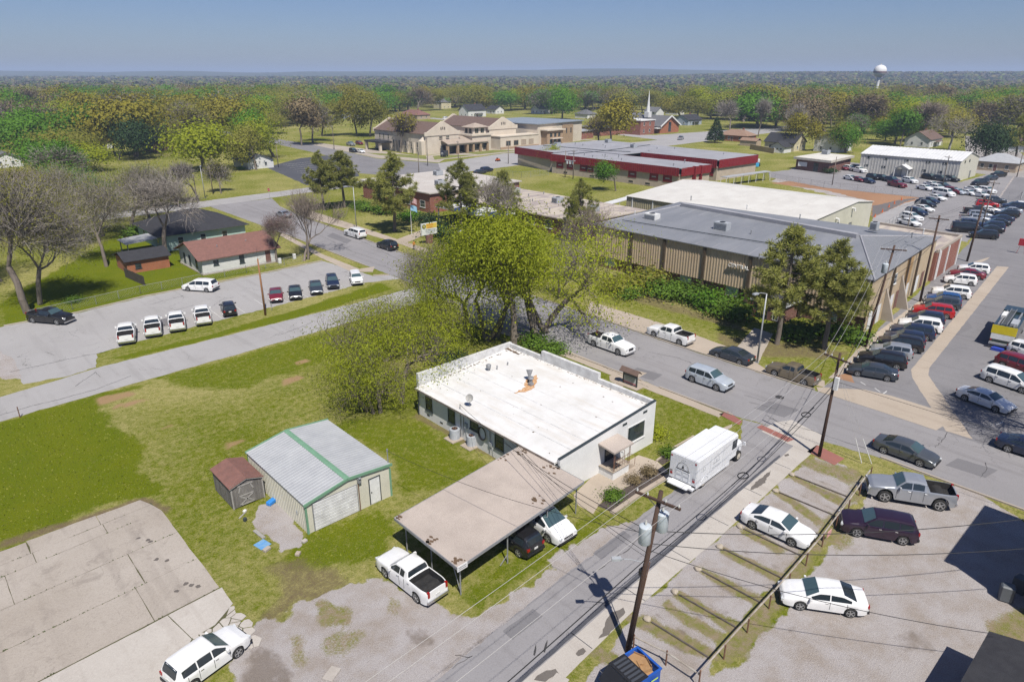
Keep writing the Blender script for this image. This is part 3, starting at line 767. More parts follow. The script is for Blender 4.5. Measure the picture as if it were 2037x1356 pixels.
def roof_vent(parent, x, y, z, h=0.5, r=0.09, m=None):
 b = MB(); b.tube([(x,y,z),(x,y,z + h)],r,8); b.tube([(x,y,z + h),(x,y,z + h + 0.12)],[r * 1.7,r * 1.2],8)
 return b.build('roof_vent',m or steel_m,parent,smooth=False)
def roof_unit(parent, x, y, z, sx, sy, sz, m=None):
 o = MB().box(x - sx / 2,y - sy / 2,z + 0.1,x + sx / 2,y + sy / 2,z + sz).build('rooftop_unit',m or hvac_m,parent)
 b = MB()
 for i in range(5):
  zz = z + 0.22 + (sz - 0.35) * i / 5
  b.box(x - sx / 2 - 0.02,y - sy / 2 + 0.1,zz,x - sx / 2 - 0.003,y + sy / 2 - 0.1,zz + 0.05)
 b.build('louvre', black_m, o)
 b = MB(); b.tube([(x,y,z + sz),(x,y,z + sz + 0.06)],min(sx,sy) * 0.33,14); b.build('fan_guard',black_m,o)
 MB().box(x - sx / 2 - 0.1,y - sy / 2 - 0.1,z - 0.05,x + sx / 2 + 0.1,y + sy / 2 + 0.1,z + 0.1).build('curb',steel_m,o)
 return o
# white office building
wb = empty('office_building',(0,0,0),0,'low white brick office building with a white flat roof beside the carport','building')
X0, X1, Y0, Y1 = 32.75, 44.5, 30.0, 48.4
zr = lambda x: 2.95 + (x - X0) / (X1 - X0) * 0.75          # roof falls to the left eave
b = MB()
b.add([(X0,Y0,0),(X1,Y0,0),(X1,Y1,0),(X0,Y1,0),(X0,Y0,2.85),(X1,Y0,3.6),(X1,Y1,3.6),(X0,Y1,2.85)],
 [(0, 1, 5, 4), (1, 2, 6, 5), (2, 3, 7, 6), (3, 0, 4, 7)])
b.build('wall', white_wall, wb)
b = MB()
b.add([(X0 - 0.45,Y0 + 0.24,2.9),(X1 - 0.3,Y0 + 0.24,zr(X1)),(X1 - 0.3,Y1 - 0.3,zr(X1)),(X0 - 0.45,Y1 - 0.3,2.9)],[(0,1,2,3)])
b.add([(X0 - 0.45,Y0 + 0.24,2.78),(X0 + 0.0,Y0 + 0.24,2.82),(X0 + 0.0,Y1 - 0.3,2.82),(X0 - 0.45,Y1 - 0.3,2.78)],[(3,2,1,0)])
b.add([(X0 - 0.45,Y0 + 0.24,2.78),(X0 - 0.45,Y0 + 0.24,2.9),(X0 - 0.45,Y1 - 0.3,2.9),(X0 - 0.45,Y1 - 0.3,2.78)],[(0,1,2,3)])
wroof = b.build('roof', white_roof, wb)
b = MB()
for i in range(1, 7):
 x = X0 + i * 1.7
 b.box(x,Y0 + 0.3,zr(x) - 0.01,x + 0.10,Y1 - 0.35,zr(x) + 0.008)
b.build('sheet_seam', parapet_m, wroof)
b = MB(); b.box(X0 - 0.50,Y0 + 0.24,2.76,X0 - 0.452,Y1 - 0.3,2.93); b.build('gutter',M('worn_gutter',(0.34,0.29,0.25),(0.12,0.10,0.09),scale=2.0,stretch=(1,0.6,1)),wroof)
b = MB()
b.box(X0 - 0.02,Y1 - 0.3,2.6,X1 + 0.02,Y1 + 0.02,4.18); b.build('back_parapet',parapet_m,wb)
b = MB()
b.box(X1 - 0.28,Y0 + 0.22,3.2,X1 + 0.03,36.2,4.1); b.box(X1 - 0.28,43.5,3.2,X1 + 0.03,Y1 - 0.301,4.1); b.box(X1 - 0.30,36.2,3.2,X1 + 0.05,43.5,4.66)
b.build('street_parapet', parapet_m, wb)
b = MB()
b.slab([(X0 - 0.12,Y0 - 0.03,3.2),(X1 + 0.03,Y0 - 0.03,4.12),(X1 + 0.03,Y0 + 0.22,4.12),(X0 - 0.12,Y0 + 0.22,3.2)],0.06)
b.build('edge_flashing', dark_trim, wb)
b = MB()
b.add([(X0 - 0.1,Y0 - 0.005,2.6),(X1,Y0 - 0.005,3.3),(X1,Y0 - 0.005,4.06),(X0 - 0.1,Y0 - 0.005,3.14),(X0 - 0.1,Y0 + 0.2,2.6),(X1,Y0 + 0.2,3.3),(X1,Y0 + 0.2,4.06),(X0 - 0.1,Y0 + 0.2,3.14)],
 [(0,1,2,3),(5,4,7,6),(4,0,3,7),(1,5,6,2),(3,2,6,7)])
b.build('front_parapet', white_wall, wb)
for (a,bb,z0,z1) in ((46.1,47.1,0.95,2.45),(42.75,43.75,1.0,2.5),(39.55,40.65,1.55,2.45),(36.35,37.45,1.0,2.5)):
 win(wb,'x',X0,a,bb,z0,z1,-1,dark_trim,(0,1),True,0.05)
door(wb,'x',X0,33.7,34.7,0.1,2.3,-1,plain('dark_door',(0.03,0.03,0.032),0.4))
win(wb,'y',Y0,40.75,43.1,1.25,2.85,-1,white_trim,(0,0))
door(wb,'y',Y0,38.0,39.0,0.75,2.65,-1,plain('glass_door',(0.02,0.022,0.028),0.1),dark_trim)
for xx, zz in ((40.05, 3.25), (42.75, 3.45)):
 MB().box(xx,Y0 - 0.03,zz,xx + 0.55,Y0 - 0.006,zz + 0.2).build('wall_vent',dark_trim,wb)
for yy in (46.6, 44.6, 35.6):
 MB().box(X0 - 0.02,yy,0.35,X0 - 0.001,yy + 0.4,0.5).build('crawl_vent',dark_trim,wb)
for yy in (48.2,):
 MB().tube([(X0 - 0.1,yy,0.05),(X0 - 0.1,yy,2.8)],0.06,8).build('downpipe',dark_trim,wb)
MB().tube([(X0 - 0.35,30.1,2.75),(X0 - 0.2,30.05,2.4),(X0 - 0.1,30.1,2.0),(X0 - 0.1,30.1,0.1)],0.06,8).build('downpipe',dark_trim,wb)
for yy,za,zb in ((41.9,0.4,3.4),(41.5,0.7,2.6),(38.0,0.4,2.75)): MB().tube([(X0 - 0.08,yy,za),(X0 - 0.08,yy,zb)],0.035,6).build('conduit',steel_m,wb)
MB().box(X0 - 0.16,41.0,1.35,X0 - 0.002,41.35,1.85).build('meter_box',hvac_m,wb)
MB().box(X0 - 0.14,37.8,0.9,X0 - 0.002,38.1,1.3).build('meter_box',hvac_m,wb)
po = MB().box(37.3,28.55,0,39.3,29.99,0.72).build('porch',white_wall,wb)
MB().box(37.22,28.48,0.721,39.38,29.99,0.78).build('porch_floor',concrete_tan,po)
for i in range(3):
 MB().box(39.39 + i * 0.3,28.7,0,39.69 + i * 0.3,29.8,0.58 - i * 0.19).build('step',concrete_tan,po)
MB().slab([(37.05,28.35,2.68),(39.45,28.35,2.68),(39.45,29.98,2.86),(37.05,29.98,2.86)],0.14).build('canopy',cap_sheet,po)
for xx in (37.3, 39.2):
 b = MB()
 for dx in (0, 0.14):
  b.tube([(xx + dx,28.55,0.78),(xx + dx,28.55,2.6)],0.018,6)
 for i in range(8):
  z = 0.85 + i * 0.22
  b.tube([(xx,28.55,z),(xx + 0.14,28.55,z + 0.2)],0.012,5)
 b.build('canopy_post', rust_steel, po)
b = MB()
b.tube([(37.35,28.6,1.65),(39.2,28.6,1.65)],0.02,6); b.tube([(37.35,28.6,1.2),(39.2,28.6,1.2)],0.015,6)
for t in range(6): b.tube([(37.5 + t * 0.32,28.6,0.8),(37.5 + t * 0.32,28.6,1.65)],0.012,5)
b.build('railing', rust_steel, po)
for yy in (28.72, 29.8):
 b = MB(); b.tube([(39.3,yy,0.8),(39.3,yy,1.65),(40.25,yy,1.05),(40.3,yy,0.95),(40.3,yy,0.02)],0.022,6); b.build('handrail',rust_steel,po)
MB().box(37.7,28.75,0.781,38.6,29.4,0.80).build('doormat',black_m,po)
def dish(parent, x, y, z, r, head, m):
 b = MB()
 b.tube([(x, y, z), (x, y, z + 0.7)], 0.03, 6)
 rings = []
 dirv = Vector((math.cos(head),math.sin(head),0.55)).normalized()
 a = dirv.cross(Vector((0,0,1))).normalized(); cc = dirv.cross(a)
 base = Vector((x, y, z + 0.75))
 for k in range(4):
  rr = r * k / 3; off = 0.12 * (k / 3) ** 2
  rings.append([base + dirv * off + (a * math.cos(t * math.pi / 7) + cc * math.sin(t * math.pi / 7)) * max(rr,0.01) for t in range(14)])
 s0 = len(b.v)
 for rg in rings: b.v.extend([tuple(q) for q in rg])
 for k in range(3):
  for t in range(14):
   t2 = (t + 1) % 14
   b.f.append((s0 + k * 14 + t,s0 + k * 14 + t2,s0 + (k + 1) * 14 + t2,s0 + (k + 1) * 14 + t)); b.mi.append(0)
 b.tube([base + Vector((0,0,-0.25)),base + dirv * 0.45],0.012,5)
 return b.build('satellite_dish', m, parent)
dish(wb,*site(935,806,3.1),3.05,0.36,3.6,M('grey_dish',(0.42,0.41,0.38),scale=5))
xx, yy = site(1056, 760, 3.5)
b = MB(); b.tube([(xx,yy,3.4),(xx,yy,3.9)],0.16,10); b.tube([(xx,yy,3.9),(xx,yy,4.05)],[0.3,0.22],10); b.tube([(xx + 0.1,yy + 0.3,3.95),(xx + 0.3,yy + 0.5,4.5)],[0.1,0.32],12); b.box(xx - 0.5,yy - 0.5,3.36,xx - 0.1,yy - 0.1,3.62)
b.build('exhaust_fan', steel_m, wb)
rx, ry = site(1052, 763, 3.4)
def tilt_patch(name, pts, m, lift=0.012):
 b = MB(); b.add([(q[0],q[1],zr(q[0]) + lift) for q in pts],[tuple(range(len(pts)))])
 me = b.mesh(name, m)
 return put(name, me, wroof)
tilt_patch('rust_stain',edge([site(1022,777,3.5),site(1042,768,3.5),site(1047,752,3.5),site(1068,746,3.5),site(1068,760,3.5),site(1058,772,3.5),site(1040,776,3.5)],0.2,0.07,5),rust_m)
xx, yy = site(972, 736, 3.4)
b = MB(); b.tube([(xx,yy,3.3),(xx,yy,3.62)],0.1,10); b.tube([(xx,yy,3.62),(xx,yy,3.95)],[0.22,0.26],12); b.tube([(xx,yy,3.95),(xx,yy,4.05)],[0.26,0.1],12); b.box(xx - 0.3,yy - 0.3,3.3,xx + 0.3,yy + 0.3,3.34)
b.build('turbine_vent', steel_m, wb)
for px, py in ((1010, 728), (989, 735), (924, 720)):
 xx,yy = site(px,py,3.4); roof_vent(wb,xx,yy,3.35,0.35,0.05)
leafm = M('leaf_litter',(0.16,0.10,0.06),(0.10,0.07,0.045),scale=5,bump=0.5)
for (pa,pb,w_) in (((995,690),(1033,707),0.45),((995,690),(975,697),0.3)):
 a_, b_ = site(*pa, 3.55), site(*pb, 3.55)
 d_ = (Vector(b_) - Vector(a_)).normalized(); q = Vector((-d_.y,d_.x)) * w_ / 2
 tilt_patch('leaf_litter',edge([tuple(Vector(a_) + q),tuple(Vector(b_) + q * 0.5),tuple(Vector(b_) - q * 0.5),tuple(Vector(a_) - q)],0.2,0.06,9),leafm,0.05)
rr_ = random.Random(3)
b = MB()
for i in range(190):
 if i < 110: x = X1 - 0.36 - abs(rr_.gauss(0,0.10)); y = rr_.uniform(Y0 + 0.5,Y1 - 0.5)
 elif i < 170: y = Y1 - 0.55 - abs(rr_.gauss(0,0.15)); x = rr_.uniform(X0 + 3,X1 - 1)
 else: x = rr_.uniform(X0,X1 - 1); y = rr_.uniform(Y0 + 1,Y1 - 1)
 s_ = rr_.uniform(0.03, 0.11); t = rr_.uniform(0, 6)
 b.add([(x + s_ * math.cos(t + k * 1.57),y + s_ * rr_.uniform(0.5,1.6) * math.sin(t + k * 1.57),zr(x) + 0.02) for k in range(4)],[(0,1,2,3)])
put('debris',b.mesh('debris',leafm),wroof)['kind'] = 'stuff'
for px,py,s_,lab in ((905,872,0.46,'round grey air conditioning condenser on the larger concrete pad, farther from the carport'),(938,886,0.40,'round grey air conditioning condenser nearest the carport')):
 x, y = site(px, py)
 r = empty('condenser_unit',(x,y,0),0,lab,'condenser','condensers behind the white office')
 MB().box(-0.75,-0.65,0,0.65,0.65,0.09).build('pad',concrete_tan,r)
 MB().tube([(0,0,0.09),(0,0,0.98)],s_,18).build('casing',M('condenser_casing',(0.50,0.52,0.55),(0.42,0.44,0.47),scale=4,rough=0.5),r,smooth=True,angle=40)
 b = MB()
 for i in range(9): b.tube([(s_ * math.cos(t * math.pi / 9) * 1.01,s_ * math.sin(t * math.pi / 9) * 1.01,0.16 + i * 0.09) for t in range(19)],0.012,4,False)
 b.build('guard_wire', hvac_m, r)
 MB().tube([(0,0,0.98),(0,0,1.02)],[s_ * 1.03,s_ * 0.9],18).build('top',hvac_m,r)
 b = MB(); b.tube([(0,0,1.021),(0,0,1.04)],s_ * 0.62,14); b.build('fan_opening',black_m,r)
 b = MB()
 for t in range(4): b.obox((0.13 * math.cos(t * 1.57),0.13 * math.sin(t * 1.57),1.045),(math.cos(t * 1.57),math.sin(t * 1.57),0),(-math.sin(t * 1.57),math.cos(t * 1.57),0),(0,0,1),0.13,0.05,0.003)
 b.build('fan_blade', rust_steel, r)
b = MB(); rr_ = random.Random(5)
for k in range(5):
 b.tube([(X0 - 0.10 - 0.02 * k,38.95 + (0.42 + 0.02 * k) * math.cos(t * math.pi / 10),1.75 + (0.55 + 0.015 * k) * math.sin(t * math.pi / 10)) for t in range(21)],0.035,6,False)
tag(b.build('cable_coil',black_m),'black coil of cable hung on the white office wall between two windows','cable coil')
# carport
cp = empty('carport',(0,0,0),0,'open carport with a speckled flat roof on thin steel posts beside the office','carport')
roofp = [(20.0,26.35),(32.3,27.3),(32.3,34.05),(20.0,33.05)]
MB().slab([(*q,2.62 + (0.12 if i in (1,2) else 0)) for i,q in enumerate(roofp)],0.05).build('roof_deck',cap_sheet,cp)
b = MB()
for i in range(4):
 a_,c_ = Vector((*roofp[i],2.56 + (0.12 if i in (1,2) else 0))),Vector((*roofp[(i + 1) % 4],2.56 + (0.12 if (i + 1) % 4 in (1,2) else 0)))
 d_ = (c_ - a_).normalized(); n_ = Vector((d_.y, -d_.x, 0))
 b.obox((a_ + c_) / 2 + n_ * 0.03 - Vector((0,0,0.03)),d_,n_,Vector((0,0,1)),(c_ - a_).length / 2,0.025,0.09)
b.build('fascia', steel_m, cp)
b = MB()
for i in range(7):
 x = 20.4 + i * 1.95
 b.box(x - 0.04,26.5 + (x - 20) * 0.078,2.40,x + 0.04,33.0 + (x - 20) * 0.08,2.55)
b.build('purlin', dark_trim, cp)
for (x,y) in ((20.4,32.4),(20.4,29.6),(20.5,26.8),(24.6,27.0),(28.6,27.3),(31.9,27.6),(24.6,33.1),(28.6,33.4),(31.9,33.7)):
 b = MB(); b.tube([(x,y,0),(x,y,2.5)],0.05,8); b.build('post',steel_m,cp)
for qa,qb in (((20.45,27.6,2.35),(20.5,26.75,0.1)),((24.6,27.0,0.7),(24.0,27.05,0.1))): MB().tube([qa,qb],0.03,6).build('brace',steel_m,cp)
sg = MB().box(19.93,26.33,2.34,20.7,26.29,2.72).build('notice',white_trim,cp)
lm = plain('grey_lettering', (0.2, 0.2, 0.22), 0.6)
for i in range(2): MB().box(20.02,26.285,2.44 + i * 0.13,20.6,26.288,2.49 + i * 0.13).build('lettering',lm,sg)
rr_ = random.Random(8)
b = MB()
for (cx_,cy_,n_) in ((20.15,32.8,8),(20.2,29.5,12),(20.4,26.8,12),(31.9,33.2,10),(30.2,33.7,8),(32.0,30.0,10),(28.3,28.0,9)):
 for i in range(n_):
  x = cx_ + rr_.gauss(0,0.28); y = cy_ + rr_.gauss(0,0.3); s_ = rr_.uniform(0.04,0.14)
  x = min(max(x,20.1),32.2); y = min(max(y,26.5 + (x - 20) * 0.08),32.9 + (x - 20) * 0.08)
  b.add([(x + s_ * math.cos(k * 1.57),y + s_ * math.sin(k * 1.57) * 1.5,2.645 + (x - 20) / 12.3 * 0.12) for k in range(4)],[(0,1,2,3)])
b.build('debris', leafm, cp)['kind'] = 'stuff'
# metal garage and wooden shed
ga = empty('metal_garage',(0,0,0),0,'cream metal garage with ribbed roof and green ridge and trim','garage')
GX0, GX1, GXR, GY0, GY1 = 16.45, 23.3, 19.75, 38.7, 48.2
for xx, zz, ss in ((GX0, 2.42, -1), (GX1, 2.72, 1)):
 b = MB(); ribbed(b,'x',xx,GY0,GY1,0,zz,ss,0.3,0.04); b.build('side_wall',cream_metal,ga)
for yy, s in ((GY0, 1), (GY1, -1)):
 b = MB(); b.add([(GX0,yy,0),(GX1,yy,0),(GX1,yy,2.7),(GXR,yy,3.05),(GX0,yy,2.4)][::s],[(0,1,2,3,4)]); b.build('end_wall',cream_metal,ga)
def ribroof(b,xa,za,xb,zb,y0,y1,pitch=0.33,dep=0.022):
 n_ = int((y1 - y0) / pitch); w = (y1 - y0) / n_
 pr = []
 for i in range(n_):
  s = y0 + i * w; pr += [(s,0),(s + w * 0.45,0),(s + w * 0.58,dep),(s + w * 0.87,dep)]
 pr.append((y1, 0))
 vs = []
 for (s, d) in pr: vs += [(xa, s, za + d), (xb, s, zb + d)]
 b.add(vs,[(2 * i,2 * i + 1,2 * i + 3,2 * i + 2) for i in range(len(pr) - 1)])
b = MB(); ribroof(b,GX0 - 0.12,2.42,GXR,3.09,GY0 - 0.08,GY1 + 0.08); gl = b.build('roof_panel',galv,ga)
b = MB(); ribroof(b,GXR,3.09,GX1 + 0.15,2.74,GY0 - 0.08,GY1 + 0.08); b.build('roof_panel',galv,ga)
b = MB()
b.slab([(GXR - 0.2,GY0 - 0.14,3.095),(GXR,GY0 - 0.14,3.15),(GXR,GY1 + 0.14,3.15),(GXR - 0.2,GY1 + 0.14,3.095)],0.03); b.slab([(GXR,GY0 - 0.14,3.15),(GXR + 0.2,GY0 - 0.14,3.13),(GXR + 0.2,GY1 + 0.14,3.13),(GXR,GY1 + 0.14,3.15)],0.03)
b.build('ridge_cap', green_trim, ga)
b = MB()
for yy, s in ((GY0 - 0.12, 1), (GY1 + 0.06, 1)):
 for (xa,za,xb,zb) in ((GX0 - 0.16,2.44,GXR,3.12),(GXR,3.12,GX1 + 0.18,2.78)):
  d_ = Vector((xb - xa,0,zb - za)); L = d_.length; d_.normalize(); u_ = Vector((-d_.z,0,d_.x))
  b.obox(Vector(((xa + xb) / 2,yy + 0.02,(za + zb) / 2 - 0.05)),d_,Vector((0,1,0)),u_,L / 2,0.05,0.10)
b.build('rake_trim', green_trim, ga)
b = MB()
for x_ in (GX0 - 0.07, GX1 - 0.07):
 for y_ in (GY0 - 0.05,GY1 - 0.08): b.box(x_,y_,0,x_ + 0.14,y_ + 0.13,2.4)
b.build('corner_trim', green_trim, ga)
gd = MB().box(16.9,GY0 - 0.045,0.02,20.5,GY0 - 0.011,2.3).build('door_surround',steel_m,ga)
for i in range(9):
 z0 = 0.03 + i * 0.247
 MB().add([(16.98,GY0 - 0.05,z0),(20.42,GY0 - 0.05,z0),(20.42,GY0 - 0.065,z0 + 0.02),(16.98,GY0 - 0.065,z0 + 0.02),(20.42,GY0 - 0.065,z0 + 0.22),(16.98,GY0 - 0.065,z0 + 0.22),(20.42,GY0 - 0.05,z0 + 0.24),(16.98,GY0 - 0.05,z0 + 0.24)],
 [(0,1,2,3),(3,2,4,5),(5,4,6,7),(0,3,5,7),(1,6,4,2)]).build('door_slat',parapet_m,gd)
MB().tube([(20.55,GY0 - 0.12,0.02),(20.55,GY0 - 0.12,2.35)],0.035,6).build('conduit',rust_steel,ga)
b = MB(); b.box(20.5,GY0 - 0.25,2.42,20.75,GY0 - 0.02,2.75); b.tube([(20.62,GY0 - 0.3,2.8),(20.62,GY0 - 0.25,2.9)],0.1,8); b.build('flood_light',steel_m,ga)
door(ga,'y',GY0,21.5,22.35,0.08,2.2,-1,white_trim,dark_trim)
MB().box(GX0 - 0.10,40.0,1.0,GX0 - 0.055,40.15,1.25).build('outlet_box',hvac_m,ga)
b = MB(); b.tube([(GX1 + 0.1,39.0,2.4),(GX1 + 0.1,39.0,3.75)],0.035,6); b.tube([(GX1 + 0.1,39.0,3.7),(GX1 + 0.1,39.0,3.9)],0.07,8); b.build('service_mast',steel_m,ga)
sh = empty('wooden_shed',(0,0,0),0,'small weathered grey plank shed with a brown roof against the metal garage','shed')
SX0, SX1, SY0, SY1 = 13.72, 16.12, 45.05, 48.55
b = MB().box(SX0 + 0.03,SY0 + 0.03,0.05,SX1 - 0.03,SY1 - 0.03,1.85); b.build('inner_wall',dark_trim,sh)
k = 0
for i in range(12):
 x0 = SX0 + i * 0.2
 z1 = 1.95 + 0.32 * (1 - abs((x0 + 0.1) - 14.92) / 1.2)
 MB().box(x0 + 0.006,SY0 - rr_.uniform(0.0,0.012),0.06,x0 + 0.194,SY0 + 0.028,z1).build('plank',wood_m,sh)
for i in range(17):
 y0 = SY0 + i * (SY1 - SY0) / 17
 MB().box(SX0 - rr_.uniform(0.0,0.012),y0 + 0.035,0.06,SX0 + 0.028,y0 + 0.2,1.93).build('plank',wood_m,sh)
dd = MB().box(14.2,SY0 - 0.06,0.12,15.4,SY0 - 0.014,1.85).build('door',wood_m,sh)
b = MB()
for (xa,za,xb,zb) in ((14.25,0.2,15.35,0.2),(14.25,0.95,15.35,0.95),(14.25,0.22,15.35,0.93),(14.25,0.93,15.35,0.22),(14.25,1.78,15.35,1.78),(14.25,1.25,14.45,1.78),(15.15,1.78,15.35,1.25)):
 d_ = Vector((xb - xa,0,zb - za)); L = d_.length; d_.normalize(); b.obox(((xa + xb) / 2,SY0 - 0.075,(za + zb) / 2),d_,(0,1,0),(-d_.z,0,d_.x),L / 2,0.014,0.045)
b.build('brace_board', wood_trim, dd)
b = MB()
for x_ in (SX0 - 0.02,SX1 - 0.08): b.box(x_,SY0 - 0.04,0.03,x_ + 0.1,SY0 + 0.0,1.95)
b.build('corner_board', wood_trim, sh)
ro = MB()
xm = 14.92
ro.slab([(SX0 - 0.12,SY0 - 0.15,1.9),(xm,SY0 - 0.15,2.32),(xm,SY1 + 0.1,2.32),(SX0 - 0.12,SY1 + 0.1,1.9)],0.06); ro.slab([(xm,SY0 - 0.15,2.32),(SX1 + 0.08,SY0 - 0.15,1.92),(SX1 + 0.08,SY1 + 0.1,1.92),(xm,SY1 + 0.1,2.32)],0.06)
ro.build('roof', shingle_red, sh)
b = MB()
for (xa,za,xb,zb) in ((SX0 - 0.12,1.83,xm,2.25),(xm,2.25,SX1 + 0.08,1.85)):
 d_ = Vector((xb - xa,0,zb - za)); L = d_.length; d_.normalize(); b.obox(((xa + xb) / 2,SY0 - 0.13,(za + zb) / 2),d_,(0,1,0),(-d_.z,0,d_.x),L / 2,0.012,0.05)
b.build('barge_board', wood_trim, sh)
# concrete pad: each slab its own piece
pad = tag(MB().prism([(-14,31.0),(9.6,32.4),(9.55,50.2),(6,50.3),(0.4,51.1),(-14,51.6)],0.0,0.02).build('concrete_pad',M('joint_weeds',(0.07,0.08,0.025),(0.10,0.085,0.05),scale=6)),kind='structure')
def slab_piece(poly,m,z=0.05,seed=0,wob=0.03,name='slab'):
 pts = edge(poly, 0.7, wob * 0.4, seed)
 b = MB().prism(pts, 0.021, z); return b.build(name, m, pad)
rows = [(50.9,49.32),(49.28,47.96),(47.92,44.53),(44.49,40.70),(40.66,36.95)]
splits = [(-14,-6,1.75,6.05,9.4),(-14,-6,1.85,6.15,9.55),(-14,-5.8,0.1,9.75),(-14,-6.2,6.5,9.9),(-14,-6.0,5.9,10.0)]
sd = 50
for (ya, yb), sp in zip(rows, splits):
 for xa, xb in zip(sp, sp[1:]):
  sd += 1
  sl = 0.07
  top = ya + (0.35 * rr_.uniform(-1, 1) if ya > 50 else 0)
  xe = lambda y: 9.78 - max(0.0, y - 48.0) * 0.25
  ra,rb = (xe(top),xe(yb)) if xb > 9 else (xb - 0.02,xb - 0.02)
  k9 = 0 if ya > 50 else 0.9
  poly = [(xa + 0.02,yb + xa * sl * 0.9),(rb,yb + rb * sl * 0.9),(ra,top + ra * sl * k9),(xa + 0.02,top + xa * sl * k9)]
  slab_piece(poly,concrete_pad,0.05 + rr_.uniform(-0.006,0.006),sd,0.03 if ya < 50 else 0.06)
slab_piece([(-14,31.5),(6.0,32.0),(6.3,33.6),(7.0,34.4),(6.6,37.25),(-14,35.95)],concrete_pale,0.05,90)
slab_piece([(6.64,37.25),(7.04,34.45),(8.4,34.6),(9.85,35.6),(9.9,37.45)],concrete_pale,0.052,91)
seeds = [(rr_.uniform(5.2,10.6),rr_.uniform(31.4,36.0)) for i in range(90)]
region = [(6.2,32.0),(6.4,33.5),(7.1,34.3),(8.4,34.5),(9.85,35.4),(10.1,33.5),(10.1,31.8),(8.4,31.6)]
def clip(poly, px_, py_, nx_, ny_):
 out = []
 for i in range(len(poly)):
  a_, c_ = poly[i], poly[(i + 1) % len(poly)]
  da = (a_[0] - px_) * nx_ + (a_[1] - py_) * ny_; db = (c_[0] - px_) * nx_ + (c_[1] - py_) * ny_
  if da <= 0: out.append(a_)
  if da * db < 0:
   t = da / (da - db); out.append((a_[0] + (c_[0] - a_[0]) * t,a_[1] + (c_[1] - a_[1]) * t))
 return out
for i, s_ in enumerate(seeds):
 poly = [(s_[0] + 0.5 * math.cos(t * 0.785),s_[1] + 0.5 * math.sin(t * 0.785)) for t in range(8)]
 for j, q in enumerate(seeds):
  if i == j or not poly: continue
  d_ = Vector((q[0] - s_[0], q[1] - s_[1])); L = d_.length
  if L > 2.0: continue
  d_ /= L
  poly = clip(poly,s_[0] + d_.x * (L / 2 - 0.03),s_[1] + d_.y * (L / 2 - 0.03),d_.x,d_.y)
 ins = False
 for a_, c_ in zip(region, region[1:] + region[:1]):
  if (a_[1] > s_[1]) != (c_[1] > s_[1]) and s_[0] < (c_[0] - a_[0]) * (s_[1] - a_[1]) / (c_[1] - a_[1]) + a_[0]: ins = not ins
 if ins and len(poly) > 2: MB().prism(poly,0.021,0.045 + rr_.uniform(-0.012,0.015)).build('broken_piece',concrete_pale,pad)
weed_m = M('joint_weed_tufts',(0.05,0.085,0.015),(0.085,0.11,0.03),scale=8)
b = MB()
for (ya, yb), sp in zip(rows, splits):
 for i in range(75):
  x = rr_.uniform(-13, 9.6)
  if vnoise(np.array([x]),np.array([ya * 3]),1.1,8)[0] < 0.52: continue
  y = yb + x * 0.063 - 0.03 + rr_.gauss(0, 0.02)
  for k in range(3):
   t = rr_.uniform(0,6.3); h_ = rr_.uniform(0.03,0.10); w_ = rr_.uniform(0.02,0.06)
   b.add([(x + w_ * math.cos(t),y + w_ * math.sin(t),0.03),(x - w_ * math.cos(t),y - w_ * math.sin(t),0.03),(x + rr_.gauss(0,0.04),y + rr_.gauss(0,0.04),0.05 + h_)],[(0,1,2)])
wd = b.build('joint_weeds',weed_m,pad); wd['kind'] = 'stuff'
for px,py in ((300,1078),(312,1113),(370,1162),(381,1165),(352,1176),(395,1167),(276,1071),(295,1075),(333,1115)):
 x, y = site(px, py)
 sheet('oil_spot',edge([(x + rr_.uniform(.1,.22) * math.cos(t * 0.785),y + rr_.uniform(.1,.2) * math.sin(t * 0.785)) for t in range(8)],0.1,0.01,px),stain_m,16,xy=True,parent=pad)
# tan gymnasium
gy_ = empty('gymnasium',(0,0,0),0,'large tan ribbed metal gymnasium with a low grey hipped roof','building')
A_,B_,C_,D_ = (85.6,28.5),(116.4,31.0),(113.0,74.5),(85.6,72.2)
b = MB()
for p_, q_ in ((A_, B_), (B_, C_), (C_, D_)):
 b.add([(*p_,0),(*q_,0),(*q_,7.0),(*p_,7.0)],[(0,1,2,3)])
b.build('wall', stucco, gy_)
base = MB().add([(86.0,28.6,0),(86.0,72.2,0),(86.0,72.2,2.1),(86.0,28.6,2.1)],[(3,2,1,0)]).build('base_wall',brown_brick,gy_)
MB().add([(85.6,28.6,2.05),(86.0,28.6,2.05),(86.0,72.2,2.05),(85.6,72.2,2.05)],[(0,3,2,1)]).build('soffit',tan_dark,gy_)
cols = [28.5, 36.6, 44.45, 51.6, 58.5, 64.7, 72.2]
for ya, yb in zip(cols, cols[1:]):
 b = MB(); ribbed(b,'x',85.6,ya + 0.2,yb - 0.2,2.0,6.98,-1,0.46,0.05,0.4); b.build('wall_panel',tan_metal,gy_)
for y_ in cols[1:-1]:
 MB().box(85.35,y_ - 0.2,0,85.95,y_ + 0.2,6.95).build('column',tan_dark,gy_)
for y_ in (69.2, 61.3, 54.6, 46.9, 33.0):
 o = win(gy_,'x',86.0,y_ - 1.0,y_ + 1.0,0.5,1.9,-1,white_trim,(1,0),False,0.1,M('pale_pane',(0.42,0.55,0.56),(0.3,0.42,0.45),scale=2,rough=0.2))
eave = [(85.22,28.2,7.0),(116.8,30.7,7.0),(113.4,74.9,7.0),(85.22,72.5,7.0)]
R1, R2 = (100.2, 36.2, 8.75), (103.0, 67.0, 8.75)
b = MB()
b.slab([eave[0], R1, R2, eave[3]][::-1], 0.12)
rf1 = b.build('roof_slope', grey_roof, gy_)
b = MB(); b.slab([eave[2],R2,R1,eave[1]][::-1],0.12); b.build('roof_slope',grey_roof,gy_)
